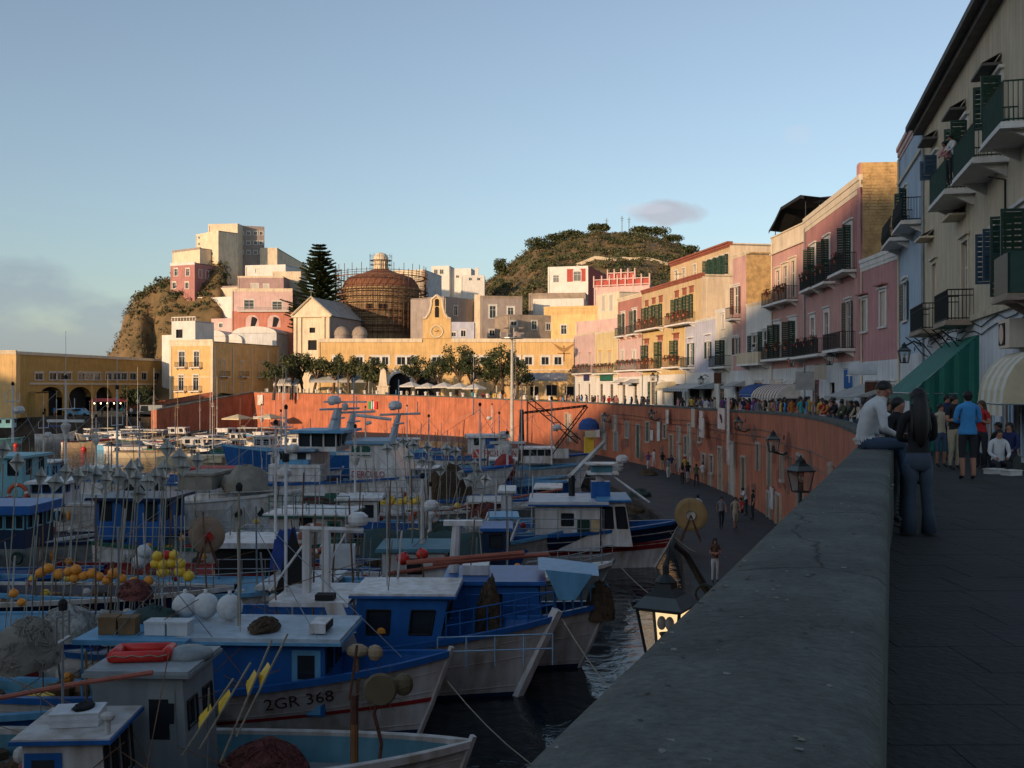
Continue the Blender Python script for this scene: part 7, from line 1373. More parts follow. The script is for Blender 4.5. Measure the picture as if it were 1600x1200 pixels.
def person(label, loc, face, pose='stand', shirt='white', trou='jeans', hair='short', hairc=None, sleeve='long', legs='long', h=1.7, fem=False, fingers=False, group=None, mesh=None, key=None, joints=None, sub=1, detail=False, z0=None):
    """face: direction looked at, degrees, 0 = towards -Y"""
    me = body_mesh(pose, sleeve, legs, fem, fingers, joints, sub, key); o = link('person', me, None, tuple(loc), R(face), label=label, cat='person', group=group); s_ = h/1.72; o.scale = (s_*rnd.uniform(.95, 1.04), s_, s_)
    for i, mm in enumerate((SKIN, fabric(SHIRTS[shirt]), fabric(TROU[trou]), SHOE)): o.material_slots[i].link = 'OBJECT'; o.material_slots[i].material = mm
    jt = joints or POSES[pose]; hd = Vector(jt['hd']); hm = hair_mesh(hair); hc = hairc or HAIR
    hk = ('hairmesh', hair, hc.name)
    if hk not in HM: HM[hk] = hm.mesh('hair', hc, True)
    q = link('hair', HM[hk], o, tuple(hd)); 
    if sub == 2 and pose in ('crossed', 'stand', 'hold') and key != 'near_woman':      # a straight hem over the trousers
        m = MB(); m.lathe((0, 0, 0), [(.158, 1.04), (.170, .98), (.176, .90), (.172, .895)], 18); m.v = [(x, y*.80, z) for x, y, z in m.v]; m.build('shirt_hem', fabric(SHIRTS[shirt]), o, smooth=True)
    return o
def ring_mat(): pass
# --- the foreground group
def wi(Y): n = Vector((.93, -.36)); return wx(Y)
sj = J(pel=(0, 0, .06), wst=(.03, -.05, .21), chs=(.08, -.09, .41), nkb=(.15, -.12, .55), nck=(.19, -.14, .62), hd=(.215, -.17, .705), top=(.22, -.165, .79), shl=(.13, -.29, .50), ell=(.14, -.36, .25), wrl=(.36, -.30, .15), hal=(.44, -.28, .13), shr=(.10, .04, .52), elr=(.14, .12, .27), wrr=(.40, .02, .17), har=(.48, -.02, .15),
       hpl=(.03, -.10, .05), knl=(.47, -.16, .06), anl=(.55, -.20, -.36), tol=(.70, -.22, -.42), hpr=(.03, .08, .05), knr=(.48, .10, .07), anr=(.56, .14, -.34), tor=(.70, .15, -.40))
sx_, sy_ = 4.52, 12.75
man = person('young man in white long-sleeved shirt and jeans sitting on the parapet', (sx_-.16, sy_, ptz(13)+.02), 0, shirt='white', trou='jeans', h=1.76, joints=sj, key='seated_man', fingers=True, sub=2, detail=True)
man.scale = (1.02, 1.02, 1.02)
m = MB(); hd = Vector(sj['hd']); 
for s_ in (-1, 1): m.ell((hd.x+s_*.032, hd.y-.094, hd.z+.008), (.011, .006, .007), 8, 6)
m.build('eyes', RUBBER, man, smooth=True)
m = MB(); m.tube([(hd.x, hd.y-.093, hd.z+.012), (hd.x, hd.y-.118, hd.z-.022), (hd.x, hd.y-.092, hd.z-.032)], [.010, .017, .012], 7); m.ell((hd.x-.082, hd.y, hd.z-.01), (.012, .022, .032), 8, 5); m.ell((hd.x+.082, hd.y, hd.z-.01), (.012, .022, .032), 8, 5); m.build('nose_and_ears', SKIN, man, smooth=True)
m = MB(); m.ell((hd.x, hd.y-.090, hd.z-.054), (.026, .008, .008), 8, 5); m.build('mouth', mat('lips', (.25, .07, .06), .6, 0), man, smooth=True)
m = MB()
for s_ in (-1, 1): m.tube([(hd.x+s_*.018, hd.y-.094, hd.z+.028), (hd.x+s_*.048, hd.y-.084, hd.z+.028)], .005, 4)
m.build('eyebrows', HAIR, man)
m = MB(); m.lathe((.005, -.015, .085), [(.118, 0), (.124, .02), (.120, .04)], 18); m.v = [(x, y*.86, z) for x, y, z in m.v]; m.build('belt', BWHITE2, man); m = MB(); m.lathe((.032, -.02, 0), [(.120, .05), (.128, .07), (.122, .12), (.10, .20)], 20); m.v = [(x, y*.84-.003, z) for x, y, z in m.v]; m.build('shirt_hem', fabric(SHIRTS['white']), man, smooth=True)
wj = dict(POSES['crossed']); wj.update(ell=(-.22, -.06, 1.15), elr=(.22, -.06, 1.15), knl=(-.10, -.01, .49), anl=(-.13, .03, .09), tol=(-.17, -.12, .04), knr=(.10, -.01, .49), anr=(.13, .03, .09), tor=(.17, -.12, .04))
wm_ = person('woman with very long black hair, black top and flared jeans seen from behind', (4.72, 11.9, -.01), 178, joints=wj, key='near_woman', shirt='black', trou='jeans', hair='long', h=1.69, fem=True, fingers=True, sub=2)
m = MB(); m.lathe((0, 0, 0), [(.140, .99), (.160, .90), (.158, .82), (.12, .78)], 18); m.v = [(x, y*.82, z) for x, y, z in m.v]
for s_ in (-1, 1): m.tube([(s_*.085, .0, .86), (s_*.095, .0, .66), (s_*.10, -.01, .50), (s_*.115, .01, .28), (s_*.13, .01, .04)], [.088, .080, .066, .070, .098], 14)
m.build('jeans', fabric((.05, .07, .10)), wm_, smooth=True)
sh = wm_.children[0]; sh.scale = (.98, 1.0, 1.12)
# striped shirt man
st_m = person('man in navy and white striped shirt between the seated man and the dark-haired woman', (4.98, 14.0, -.02), -20, pose='hold', shirt='white', trou='grey', h=1.63, fingers=True, key='striped', joints=POSES['hold'], sub=2)
m = MB()
for k in range(5): z = 1.02+k*.085; r_ = .152+.006*math.sin(k); m.lathe((0, .005, 0), [(r_, z-.018), (r_+.004, z), (r_, z+.018)], 16)
m.v = [(x*1.08, y*.86, z) for x, y, z in m.v]; m.build('shirt_stripes', fabric((.015, .02, .06)), st_m)
m = MB(); m.b2(-.05, .05, -.34, -.29, 1.28, 1.34); m.ell((0, -.345, 1.31), (.02, .01, .02), 8, 5); m.build('camera', STEEL, None, tuple(st_m.location), st_m.rotation_euler.z, label='small silver camera held up by the man in the striped shirt', cat='camera')
person('dark-jacketed person right behind the seated man', (4.98, 13.2, -.02), 30, pose='crossed', shirt='black', trou='dark', h=1.60, fingers=True, sub=2)
person('black-dressed person with brown hair hidden between striped man and long-haired woman', (5.25, 14.4, -.05), 60, pose='hold', shirt='black', trou='dark', hairc=HAIRB, h=1.62)
nearp = [('man in bright blue shirt and dark shorts with his back turned in the street', 1512, 20.6, 172, 'crossed', 'sky blue', 'dark', 'short', 'long', 'short', 1.78), ('girl in a pale khaki hooded top and denim shorts facing the viewer', 1470, 25, 5, 'stand', 'beige', 'jeans', 'short', 'long', 'short', 1.55), ('man in a black t-shirt and pale trousers beside the blue-shirted man', 1491, 24, 20, 'crossed', 'black', 'beige', 'short', 'short', 'long', 1.74), ('woman in a red top and dark skirt with brown curly hair by the shop pillar', 1533, 24.5, -60, 'hold', 'red', 'dark', 'long', 'short', 'long', 1.62),
         ('person in olive top behind the girl in khaki', 1447, 31, 20, 'stand', 'olive green', 'jeans', 'short', 'long', 'long', 1.72), ('tall man in dark clothes standing under the green awning', 1480, 28.5, 10, 'stand', 'navy blue', 'dark', 'short', 'long', 'long', 1.8)]
for l_, px, Y, fc, po, sh_, tr, hr, sl, lg, hh in nearp: person(l_, (XX(px, Y), Y, ptz(Y)-.94), fc, po, sh_, tr, hr, HAIRB if 'brown' in l_ else HAIR, sl, lg, hh, fem=('woman' in l_ or 'girl' in l_), fingers=Y < 22, sub=2 if Y < 22 else 1)
for k, (px, Y, sh_, l_) in enumerate(((1562, 24.6, 'black', 'person in black sitting on the step by the shop front'), (1578, 24.0, 'navy blue', 'second seated person in dark clothes at the right edge'), (1560, 23.0, 'white', 'person in white crouching low in front of the seated ones'))):
    z = ptz(Y)-.94-(.12 if k < 2 else .25); person(l_, (XX(px, Y), Y, z), -70+30*k, 'sit', sh_, 'dark', 'long' if k == 1 else 'short', h=1.65)
m = MB(); m.b2(-.9, .9, -.18, .18, 0, .34); m.build('bench', CONC, None, (XX(1570, 24.4)+.1, 24.6, ptz(24)-.94), 1.3, label='low stone bench under the two seated people', cat='bench')
for k, (px, Y) in enumerate(((1553, 22.5), (1580, 22.0))): box_thing('shopping_bag', ['left pale bag lying on the street by the seated people', 'right pale flat box on the street by the seated people'][k], (XX(px, Y), Y, ptz(Y)-.935), (.35, .25, .12), CANW, .4, cat='bag')
# row right behind the parapet, left of the seated man
for k, (px, Y, sh_, po, l_, hr) in enumerate(((1338, 15.2, 'navy blue', 'lean', 'person in a dark blue hood leaning on the parapet behind the white-shirted man', 'short'), (1311, 21.5, 'white', 'lean', 'person in white top leaning on the parapet left of the seated man', 'short'), (1302, 25, 'beige', 'lean', 'bare-shouldered person in beige leaning on the parapet', 'long'), (1296, 27.5, 'black', 'lean', 'person in black leaning on the parapet, third from the seated man', 'long'), (1284, 31, 'olive green', 'lean', 'person in an olive shirt leaning over the parapet', 'short'), (1272, 34, 'black', 'lean', 'person in black with short hair by the olive-shirted leaner', 'short'), (1262, 37, 'orange', 'lean', 'person in a faded orange top leaning at the parapet bend', 'long'))):
    w_ = wallpt(px, 0, -.95, lo=14) if px < 1320 else (5.55, 15.2, 0, 0)
    person(l_, (w_[0], w_[1], ptz(w_[1])-.94), -80, po, sh_, 'jeans', hr, h=1.68)
# --- people on the promenade behind the parapet
zones = [(864, 884, 'below the painted hall emblem'), (884, 899, 'at the corner of the yellow hall'), (899, 930, 'in front of the pinkish house'), (930, 965, 'in front of the pale yellow house'), (965, 1002, 'in front of the rose brown house'), (1044, 1070, 'in front of the yellow house with red lintels'), (1070, 1092, 'under the wide blue-grey awning, left part'), (1092, 1116, 'under the wide blue-grey awning, right part'), (1118, 1145, 'in front of the small white house'), (1146, 1167, 'in front of the narrow pink tower house'), (1167, 1187, 'left of the navy awning'), (1187, 1206, 'under the navy awning'), (1206, 1232, 'under the striped awning'), (1232, 1257, 'right of the striped awning')]
rq = random.Random(77); names_ = list(SHIRTS)
for (p0_, p1_, zn) in zones:
    n = 6 if p0_ < 1000 else 8; cs = rq.sample(names_, n)
    for k in range(n):
        px = lerp(p0_, p1_, (k+rq.uniform(.1, .9))/n); w_ = wallpt(px, 0, -rq.choice([.85, .9, 1.5, 2.4])); fem = rq.random() < .5
        tr = rq.choice(list(TROU)); hr = 'long' if fem and rq.random() < .8 else ('cap' if rq.random() < .08 else 'short')
        person('%s in %s top %s' % ('long-haired person' if hr == 'long' else 'person with cap' if hr == 'cap' else 'person', cs[k], zn), (w_[0], w_[1], ptz(w_[1])-.945), rq.choice([-90, -80, 90, 170, 0, 20, -120]), rq.choice(['stand', 'walk', 'stand', 'lean', 'hold']) if k % 2 else 'stand', cs[k], tr, hr, rq.choice([HAIR, HAIR, HAIRB]), rq.choice(['long', 'short']), rq.choice(['long', 'long', 'short']), rq.uniform(1.58, 1.82), fem, group='people strolling on the promenade behind the parapet')
# --- people on the lower quay
qp = [(1090, 822, 'white', 'beige', 180, 'walk', 'man in a white shirt and khaki trousers walking away alone on the lower quay'), (1127, 826, 'grey', 'dark', 0, 'walk', 'person in grey-white top and dark trousers, left of the walking pair'), (1149, 827, 'beige', 'beige', 0, 'walk', 'person in pale top and beige shorts, right of the walking pair'), (1117, 910, 'brown', 'white', 10, 'crossed', 'woman in a brown top and wide white trousers near the lantern'), (1066, 757, 'pink', 'dark', 180, 'walk', 'person in a pink top in the walking group on the quay'), (1075, 756, 'black', 'white', 180, 'walk', 'person in black top and white shorts in the walking group'), (1084, 748, 'brown', 'dark', 160, 'stand', 'person in brown by the double window on the wall'), (1092, 745, 'white', 'dark', -20, 'stand', 'person in white next to the double window'), (1049, 742, 'navy blue', 'beige', 0, 'walk', 'person in navy on the quay left of the pink top'), (1035, 736, 'black', 'beige', 180, 'stand', 'person in black before the green doors on the quay'), (1022, 731, 'white', 'white', 0, 'stand', 'person all in white on the quay'), (1030, 727, 'olive green', 'dark', 90, 'stand', 'person in olive beside the one all in white'), (1000, 718, 'red', 'beige', 180, 'walk', 'person in a red shirt on the quay'), (992, 714, 'white', 'dark', 170, 'walk', 'person in white beside the red shirt'), (975, 711, 'white', 'jeans', 0, 'stand', 'person in white further along the quay'), (1166, 806, 'white', 'dark', -90, 'lean', 'person in white shirt leaning at the wall doorway'), (1158, 812, 'red', 'dark', -60, 'sit', 'person in dark red sitting by the wall'), (962, 707, 'grey', 'dark', 0, 'stand', 'person in grey beyond the net buoys'), (940, 704, 'orange', 'dark', 0, 'stand', 'person in orange at the far part of the quay'), (925, 702, 'red', 'dark', 0, 'stand', 'person in red under the blue parasol'), (912, 701, 'turquoise', 'beige', 0, 'stand', 'person in turquoise beside the blue parasol'), (901, 699, 'yellow', 'dark', 0, 'stand', 'person in yellow left of the blue parasol'), (1041, 730, 'purple', 'dark', 90, 'stand', 'person in purple by the signs on the quay'), (1058, 741, 'beige', 'jeans', 180, 'walk', 'person in beige walking behind the pink top'), (984, 709, 'black', 'dark', 20, 'stand', 'person in black by the tall white door')]
qp += [(px, py, sh_, tr, fc, po, l_) for px, py, sh_, tr, fc, po, l_ in ((1008, 722, 'beige', 'dark', 0, 'walk', 'person in beige right of the red shirt'), (1016, 726, 'sky blue', 'jeans', 180, 'stand', 'person in sky blue near the green door'), (1070, 746, 'yellow', 'dark', 30, 'stand', 'person in yellow behind the walking group'), (1088, 760, 'olive green', 'dark', 160, 'walk', 'person in olive closing the walking group'), (1098, 757, 'white', 'beige', 0, 'stand', 'person in white and beige under the double window'), (952, 706, 'turquoise', 'white', 90, 'stand', 'person in turquoise and white on the far quay'), (968, 709, 'brown', 'jeans', 0, 'stand', 'person in brown on the far quay'), (1044, 748, 'grey', 'white', 180, 'walk', 'person in grey with white trousers on the quay'), (1176, 812, 'black', 'dark', -90, 'stand', 'person in black standing at the wall doorway'), (1013, 736, 'purple', 'white', 0, 'walk', 'person in purple with white trousers on the quay'))]
for px, py, sh_, tr, fc, po, l_ in qp: Y = (EZ-QZ)*1600/(py-605); fem = 'woman' in l_; person(l_, (XX(px, Y), Y, QZ+(-.0)), fc, po, sh_, tr, 'long' if fem or 'pink' in l_ else 'short', None, 'short', 'short' if 'shorts' in l_ else 'long', 1.72, fem, group='people walking on the lower quay')
# --- people on the piazza and mole
for k in range(26):
    px = 415+k*17; Y = interp(px, [(397, 192), (530, 180), (640, 169), (720, 160), (800, 149), (850, 141)])+3+(k % 4); sn = names_[(k*5) % 14]; ps_ = ['by the left tents', 'near the obelisk', 'by the umbrellas', 'near the lamp post'][min(3, k//7)]
    person('person in %s top on the piazza %s' % (sn, ps_), (XX(px, Y), Y, ptz(Y)-.95), rnd.choice([0, 90, 180, -90]), 'stand', sn, rnd.choice(list(TROU)), rnd.choice(['short', 'long']), h=1.7, group='people on the piazza')
for k in range(12):
    px = 70+k*15; Y = 186+(k % 3); sn = names_[(k*3+1) % 14]; person('person in %s top on the mole in front of the arches' % sn, (XX(px, Y), Y, -3.62), 0, 'stand', sn, 'beige' if k % 2 else 'dark', 'short', h=1.7, group='people on the mole')
for l_, px, Y, z, sh_, hr in (('person in a pink top leaning over the top balcony rail of the cream corner house', 1484, 35.5, ZZ(300, 36.5), 'pink', 'short'), ('second person in white on the same top balcony', 1494, 34.6, ZZ(300, 36.5), 'white', 'short'), ('person in white seated behind the solid balcony of the low white house', 1180, 86.3, ZZ(568, 88), 'white', 'long')): person(l_, (XX(px, Y), Y, z), -80, 'lean', sh_, 'dark', hr, h=1.6)
# ---------------------------------------------------------------- doors, signs and lamps on the harbour wall
FRM = plaster('weathered_frame', (.44, .37, .31), .4)
def wfeat(px, yt, yb, w, kind='door', col=None, frame=FRM, out=.11):
    wp = wallpt(px, 0)
    if not wp: return
    Y = wp[1]; z0, z1 = max(ZZ(yb, Y), QZ+.02), ZZ(yt, Y); h = z1-z0; m = MB(); fw = .13
    m.b2(-w/2-fw, -w/2, -out-.03, .02, 0, h+fw); m.b2(w/2, w/2+fw, -out-.03, .02, 0, h+fw); m.b2(-w/2, w/2, -out-.03, .02, h, h+fw)
    if kind == 'window': m.b2(-w/2-fw, w/2+fw, -out-.08, .02, -fw, 0)
    o = m.build('door_frame' if kind == 'door' else 'window_frame', frame, hw, (wp[0], wp[1], z0), wp[3])
    m = MB()
    if kind == 'door':
        for s_ in (0, 1):
            a, b_ = -w/2+s_*w/2+.01, -w/2+(s_+1)*w/2-.01; m.b2(a, b_, -.02, .0, 0, h)
            for q in range(3): m.b2(a+.06, b_-.06, -.035, -.02, h*(.06+.32*q), h*(.30+.32*q))
        m.build('door_leaf', col or WOOD, o)
    else: m.b2(-w/2, w/2, -.015, .0, 0, h); m.b2(-.02, .02, -.04, -.015, 0, h, 1); m.b2(-w/2, w/2, -.04, -.015, h*.6, h*.6+.04, 1); m.build('pane', [col or GLASS, frame], o)
    return o
GRN = mat('door_green', (.03, .09, .05), .7, .3); GRY = mat('door_grey', (.22, .24, .24), .8, .3); BLU = mat('door_blue', (.03, .06, .15), .7, .3); OCR = mat('door_orange', (.36, .15, .05), .7, .4)
for a in ((886, 646, 667, .8, 'window', None), (891, 648, 690, .9, 'door', SHW), (944, 648, 672, 1.0, 'window', SHW), (945, 675, 703, 1.3, 'door', CANW), (962, 650, 672, .9, 'window', SHW), (963, 676, 705, 1.2, 'door', GRY), (981, 660, 683, .9, 'window', GRY), (998, 664, 715, 1.0, 'door', GRN), (1013, 660, 690, 1.0, 'window', GRN), (1040, 664, 684, .8, 'window', None), (1050, 680, 722, 1.0, 'door', WOOD), (1062, 668, 690, .7, 'window', SHW), (1062, 697, 738, .9, 'door', SHW), (1073, 682, 710, .8, 'window', GRN), (1079, 663, 736, .9, 'door', SHW), (1095, 668, 690, .8, 'window', DARK), (1101, 710, 733, 1.0, 'window', None), (1113, 712, 738, 1.0, 'window', None), (1111, 742, 762, .8, 'door', SHW), (1127, 700, 768, 1.2, 'door', DOORW), (1145, 692, 778, 1.6, 'door', SHW), (1163, 715, 785, 1.2, 'door', mat('door_olive', (.14, .10, .04), .8, .3)), (1186, 694, 735, .9, 'door', GLASS), (1204, 694, 760, 1.0, 'door', GRN), (1203, 770, 830, 1.0, 'door', SHW), (1224, 712, 750, .9, 'window', SHW), (1218, 774, 840, 1.4, 'door', OCR), (1252, 713, 800, 1.9, 'door', DARK), (1300, 728, 750, .4, 'window', None)): wfeat(*a)
def wbox(name, label, px, py, w, h, mt, d=.08, out=.0, perp=False, text=None, tm=TEXTD, ts=.3, vert=False, extra=None):
    wp = wallpt(px, 0); z = ZZ(py, wp[1]); m = MB()
    if perp: m.b2(-.05, .05, -out-w, -out, -h/2, h/2)
    else: m.b2(-w/2, w/2, -out-d, -out, -h/2, h/2)
    o = m.build(name, mt, None, (wp[0], wp[1], z), wp[3], label=label, cat='sign')
    if text:
        def fn(i): return (lambda x, y: (-.056, -out-.12-x if False else -out-w+.06+x, h/2-ts*1.25*(i+1)+y)) if perp else (lambda x, y: (-w/2+.08+x, -out-d-.006, h/2-ts*1.3*(i+1)+y))
        for i, ln in enumerate(text): text_mb(ln, ts, fn(i)).build('lettering', tm, o)
    if extra: extra(o, w, h, d+out)
    m = MB(); m.tube([(0, 0, h/2), (0, -out-.03, h/2)], .02, 4); m.build('bracket', IRON, o); return o
def emblem(o, w, h, d):
    m = MB(); m.ell((0, -d-.01, .12), (.42, .01, .18), 12, 6); m.ell((.3, -d-.01, -.12), (.3, .01, .22), 12, 6); m.poly([(-.55, -d-.015, .3), (-.2, -d-.015, .32), (.25, -d-.015, -.05), (.1, -d-.015, -.2)]); m.build('painted_mark', TEXTD, o)
wbox('sign_board', 'square white sign board with a black bird-like mark on the terracotta wall', 1139, 654, 2.4, 1.5, BWHITE, .08, .5, extra=emblem)
wbox('vertical_sign', 'tall narrow white sign with vertical dark lettering hanging beside the black-marked board', 1151, 674, .62, 4.6, BWHITE, .08, .55, text=list('DIVING')+['']+list('SNCK'), ts=.32)
wbox('sign_board', 'blue-framed white sign board below two small signs', 1107, 668, 1.5, 1.5, BWHITE, .1, .5, text=['', 'mare'], tm=TEXTB, ts=.42); wbox('sign_board', 'small white sign with grey print above the blue-framed sign', 1104, 653, .9, 1.1, BWHITE, .06, .4); wbox('sign_board', 'pale arched sign frame left of the blue-framed sign', 1091, 653, 1.0, 1.5, SHW, .06, .4)
wbox('sign_board', 'upper faded white sign plate mid-wall', 1048, 647, .8, .8, BWHITE, .06, .3); wbox('sign_board', 'lower faded white sign plate mid-wall', 1048, 656, .8, .7, BWHITE, .06, .3); wbox('sign_board', 'small white notice by the green window', 1020, 680, .9, 1.0, BWHITE, .05, .1); wbox('sign_board', 'speckled notice board on the wall beside a crowd', 1031, 674, .9, 1.8, CANW, .06, .1); wbox('sign_board', 'tiny white notice left of the white doors', 936, 676, 1.6, 1.0, BWHITE, .05, .1); wbox('sign_board', 'white sign leaning by the orange door with blue letters', 1209, 778, .9, 1.2, BWHITE, .08, .1, text=['P'], tm=TEXTB, ts=.6)
wbox('picture', 'white framed picture plate high on the sunlit wall', 408, 625, 1.5, 1.9, BWHITE, .15, .1)
def flagp(o, w, h, d): m = MB(); m.b2(-w/2, -w/6, -d-.02, -d-.005, -h/2, h/2); m.build('green_band', mat('flag_green', (.03, .25, .08), .8, .1), o); m = MB(); m.b2(w/6, w/2, -d-.02, -d-.005, -h/2, h/2); m.build('red_band', REDF, o)
wbox('tricolour', 'small green white and red tricolour hanging on the sunlit orange wall', 584, 633, 2.0, 1.3, BWHITE, .06, .2, extra=flagp)
m = MB()      # cables and drain stains fixed along the wall
for zz_, a, b_ in ((-1.6, 26, 44), (-2.2, 24, 38), (-1.2, 30, 42)):
    pts = [(WALL[i][0]-.05, WALL[i][1], ptz(WALL[i][1])+zz_+.08*math.sin(i*1.7)) for i in range(len(WALL)) if a-8 <= i-0 <= b_-4 and WALL[i][1] < 118]
    if len(pts) > 1: m.tube(pts, .02, 4)
m.build('cable', IRON, hw)
rr = random.Random(8); pat = MB()
for k in range(46):     # patches of repaired render, slightly proud
    px = rr.uniform(880, 1300); wp = wallpt(px, 0); z = rr.uniform(QZ+.3, ptz(wp[1])-1.2); M_ = Matrix.Translation((wp[0], wp[1], z)) @ Matrix.Rotation(wp[3], 4, 'Z'); n = 9; pts = [(rr.uniform(.5, 1)*1.1*math.cos(6.283*i/n), -.012-.0004*k, rr.uniform(.4, 1)*.8*math.sin(6.283*i/n)) for i in range(n)]; pat.poly([M_ @ Vector(p) for p in reversed(pts)], k % 2)
pat.build('render_patches', [TERRA2, mat('render_patch', (.24, .11, .075), .95, .3)], hw, kind='stuff')
# ---------------------------------------------------------------- lanterns
GLO = mat('pane_reflection_glow', (.8, .62, .35), .4, 0, emit=((1, .68, .34), .8)); CLEAR = bpy.data.materials.new('lantern_glass'); CLEAR.use_nodes = True; t = CLEAR.node_tree; t.nodes.clear(); o1 = t.nodes.new('ShaderNodeOutputMaterial'); g1 = t.nodes.new('ShaderNodeBsdfGlossy'); g1.inputs['Roughness'].default_value = .08; t1 = t.nodes.new('ShaderNodeBsdfTransparent'); mx = t.nodes.new('ShaderNodeMixShader'); mx.inputs[0].default_value = .14; t.links.new(t1.outputs[0], mx.inputs[1]); t.links.new(g1.outputs[0], mx.inputs[2]); t.links.new(mx.outputs[0], o1.inputs[0])  # pane emission stands in for sunlit water seen in the glass
LMET = mat('lantern_iron', (.018, .024, .022), .55, .3, 6, .1)
def lantern(label, loc, s_, rz=0, glowing=False, arm=None, ar=0, group='wrought iron lanterns along the wall'):
    root = thing('lantern', label, 'lantern', tuple(loc), rz, group); a, b_, h = .155*s_, .235*s_, .52*s_
    bt = [(-a, -a, 0), (a, -a, 0), (a, a, 0), (-a, a, 0)]; tp = [(-b_, -b_, h), (b_, -b_, h), (b_, b_, h), (-b_, b_, h)]
    m = MB()
    for p, q in zip(bt, tp): m.tube([p, q], .018*s_, 4)
    for P in (bt, tp): [m.tube([P[i], P[(i+1) % 4]], .018*s_, 4) for i in range(4)]
    m.build('frame', LMET, root)
    m = MB(); e = b_*1.14; m.poly([(-e, -e, h), (e, -e, h), (e, e, h), (-e, e, h)]); k = b_*.72; hh = h+.13*s_; k2 = b_*.42; h2 = h+.20*s_
    for (r0, z0), (r1, z1) in (((e, h), (e, h+.02*s_)), ((e, h+.02*s_), (k, hh)), ((k, hh), (k2, h2)), ((k2, h2), (k2*.9, h2+.06*s_))):
        for i in range(4):
            c0, s0 = [(-1, -1), (1, -1), (1, 1), (-1, 1)][i], [(-1, -1), (1, -1), (1, 1), (-1, 1)][(i+1) % 4]; m.quad((c0[0]*r0, c0[1]*r0, z0), (s0[0]*r0, s0[1]*r0, z0), (s0[0]*r1, s0[1]*r1, z1), (c0[0]*r1, c0[1]*r1, z1), 1 if (r0, z0) == (e, h+.02*s_) else 0)
    m.lathe((0, 0, h2+.05*s_), [(k2*.9, 0), (k2*1.15, .02*s_), (k2*.7, .07*s_), (.03*s_, .10*s_), (.025*s_, .13*s_), (.0, .16*s_)], 10); m.build('cap', [LMET, mat('cap_grey', (.09, .11, .11), .6, .2)], root)
    m = MB()
    for i in (0, 1, 3): j = (i+1) % 4; m.quad(bt[i], bt[j], tp[j], tp[i])
    m.build('glass', CLEAR, root)
    m = MB(); i, j = 2, 3; m.quad(bt[i], bt[j], tp[j], tp[i]); m.build('back_pane', GLO if glowing else CANW, root)  # back pane glows in place of a reflection, the bulbs give no light
    m = MB()
    for dx in (-.045, .045): m.ell((dx*s_, 0, h*.66), (.05*s_, .05*s_, .075*s_), 12, 8)
    m.build('bulb', mat('bulb_frosted', (.42, .40, .36), .25, 0), root, smooth=True)
    m = MB(); m.lathe((0, 0, 0), [(.07*s_, 0), (.07*s_, h*.25), (.055*s_, h*.4), (.075*s_, h*.46)], 10); m.build('lamp_holder', LMET, root)
    if arm:
        arm = [(p[0]*math.cos(ar)-p[1]*math.sin(ar), p[0]*math.sin(ar)+p[1]*math.cos(ar), p[2]) for p in arm]
        m = MB(); m.tube([tuple(Vector(p)*s_) for p in arm], [.05*s_, .045*s_]+[.035*s_]*(len(arm)-2), 7); m.build('arm', LMET, root)
        q = Vector(arm[0])*s_; m = MB(); pts = []
        for i in range(14): a_ = i*.5; r_ = .16*s_*(1-i/16); pts.append((q.x*.55+r_*math.cos(a_), q.y*.55+.0, h*1.1+r_*math.sin(a_)))
        m.tube(pts, .016*s_, 5); m.build('scroll', LMET, root)
    return root
Y = 8.4; lantern('large wall lantern with two bulbs, glow added to its back pane, beyond the parapet', (XX(1040, Y), Y, ZZ(1024, Y)), .77, -.5, True, ar=.75, arm=[(.95, .30, .15), (.62, .35, .62), (.36, .28, 1.02), (.12, .1, 1.18), (0, 0, .95), (0, 0, .8)])
Y = 26; lantern('second lantern on a post in front of the dark wall doorway', (XX(1251, Y), Y, ZZ(768, Y)), 1.0, .3, False, arm=[(0, 0, -2.0), (0, 0, -.9), (0, 0, 0)])
for px, py, l_, s_ in ((1231, 706, 'small lantern bracketed high on the wall left of the second lantern', 1.25), (1172, 672, 'small dark lantern on the wall right of the tall sign', 1.0), (955, 658, 'far wall lantern above the white doors', 1.1), (1030, 655, 'far wall lantern above the speckled notice', 1.1)):
    wp = wallpt(px, 0, .75); lantern(l_, (wp[0], wp[1], ZZ(py, wp[1])), s_, wp[3], False, arm=[(0, .8, .1), (0, .4, -.12), (0, 0, 0)])
for F_, px, py, l_ in ((A, 1441, 556, 'hanging lantern under the first balcony of the cream corner house'), (D, 1315, 562, 'lantern on the white wall under the rose house'), (G0, 1107, 596, 'lantern over the lavender house awning'), (H, 1030, 590, 'lantern beside the yellow house doors'), (E, 1252, 566, 'lantern at the pink house corner'), (K, 899, 583, 'lantern at the corner next to the yellow hall')):
    u = F_.u(px); q = F_.root.matrix_basis @ Vector((u, -.75, F_.z(py, u)-.3)); lantern(l_, q, 1.0, F_.root.rotation_euler.z, False, arm=[(0, .8, .75), (0, .4, .95), (0, 0, .72)], group='lanterns on the house fronts')
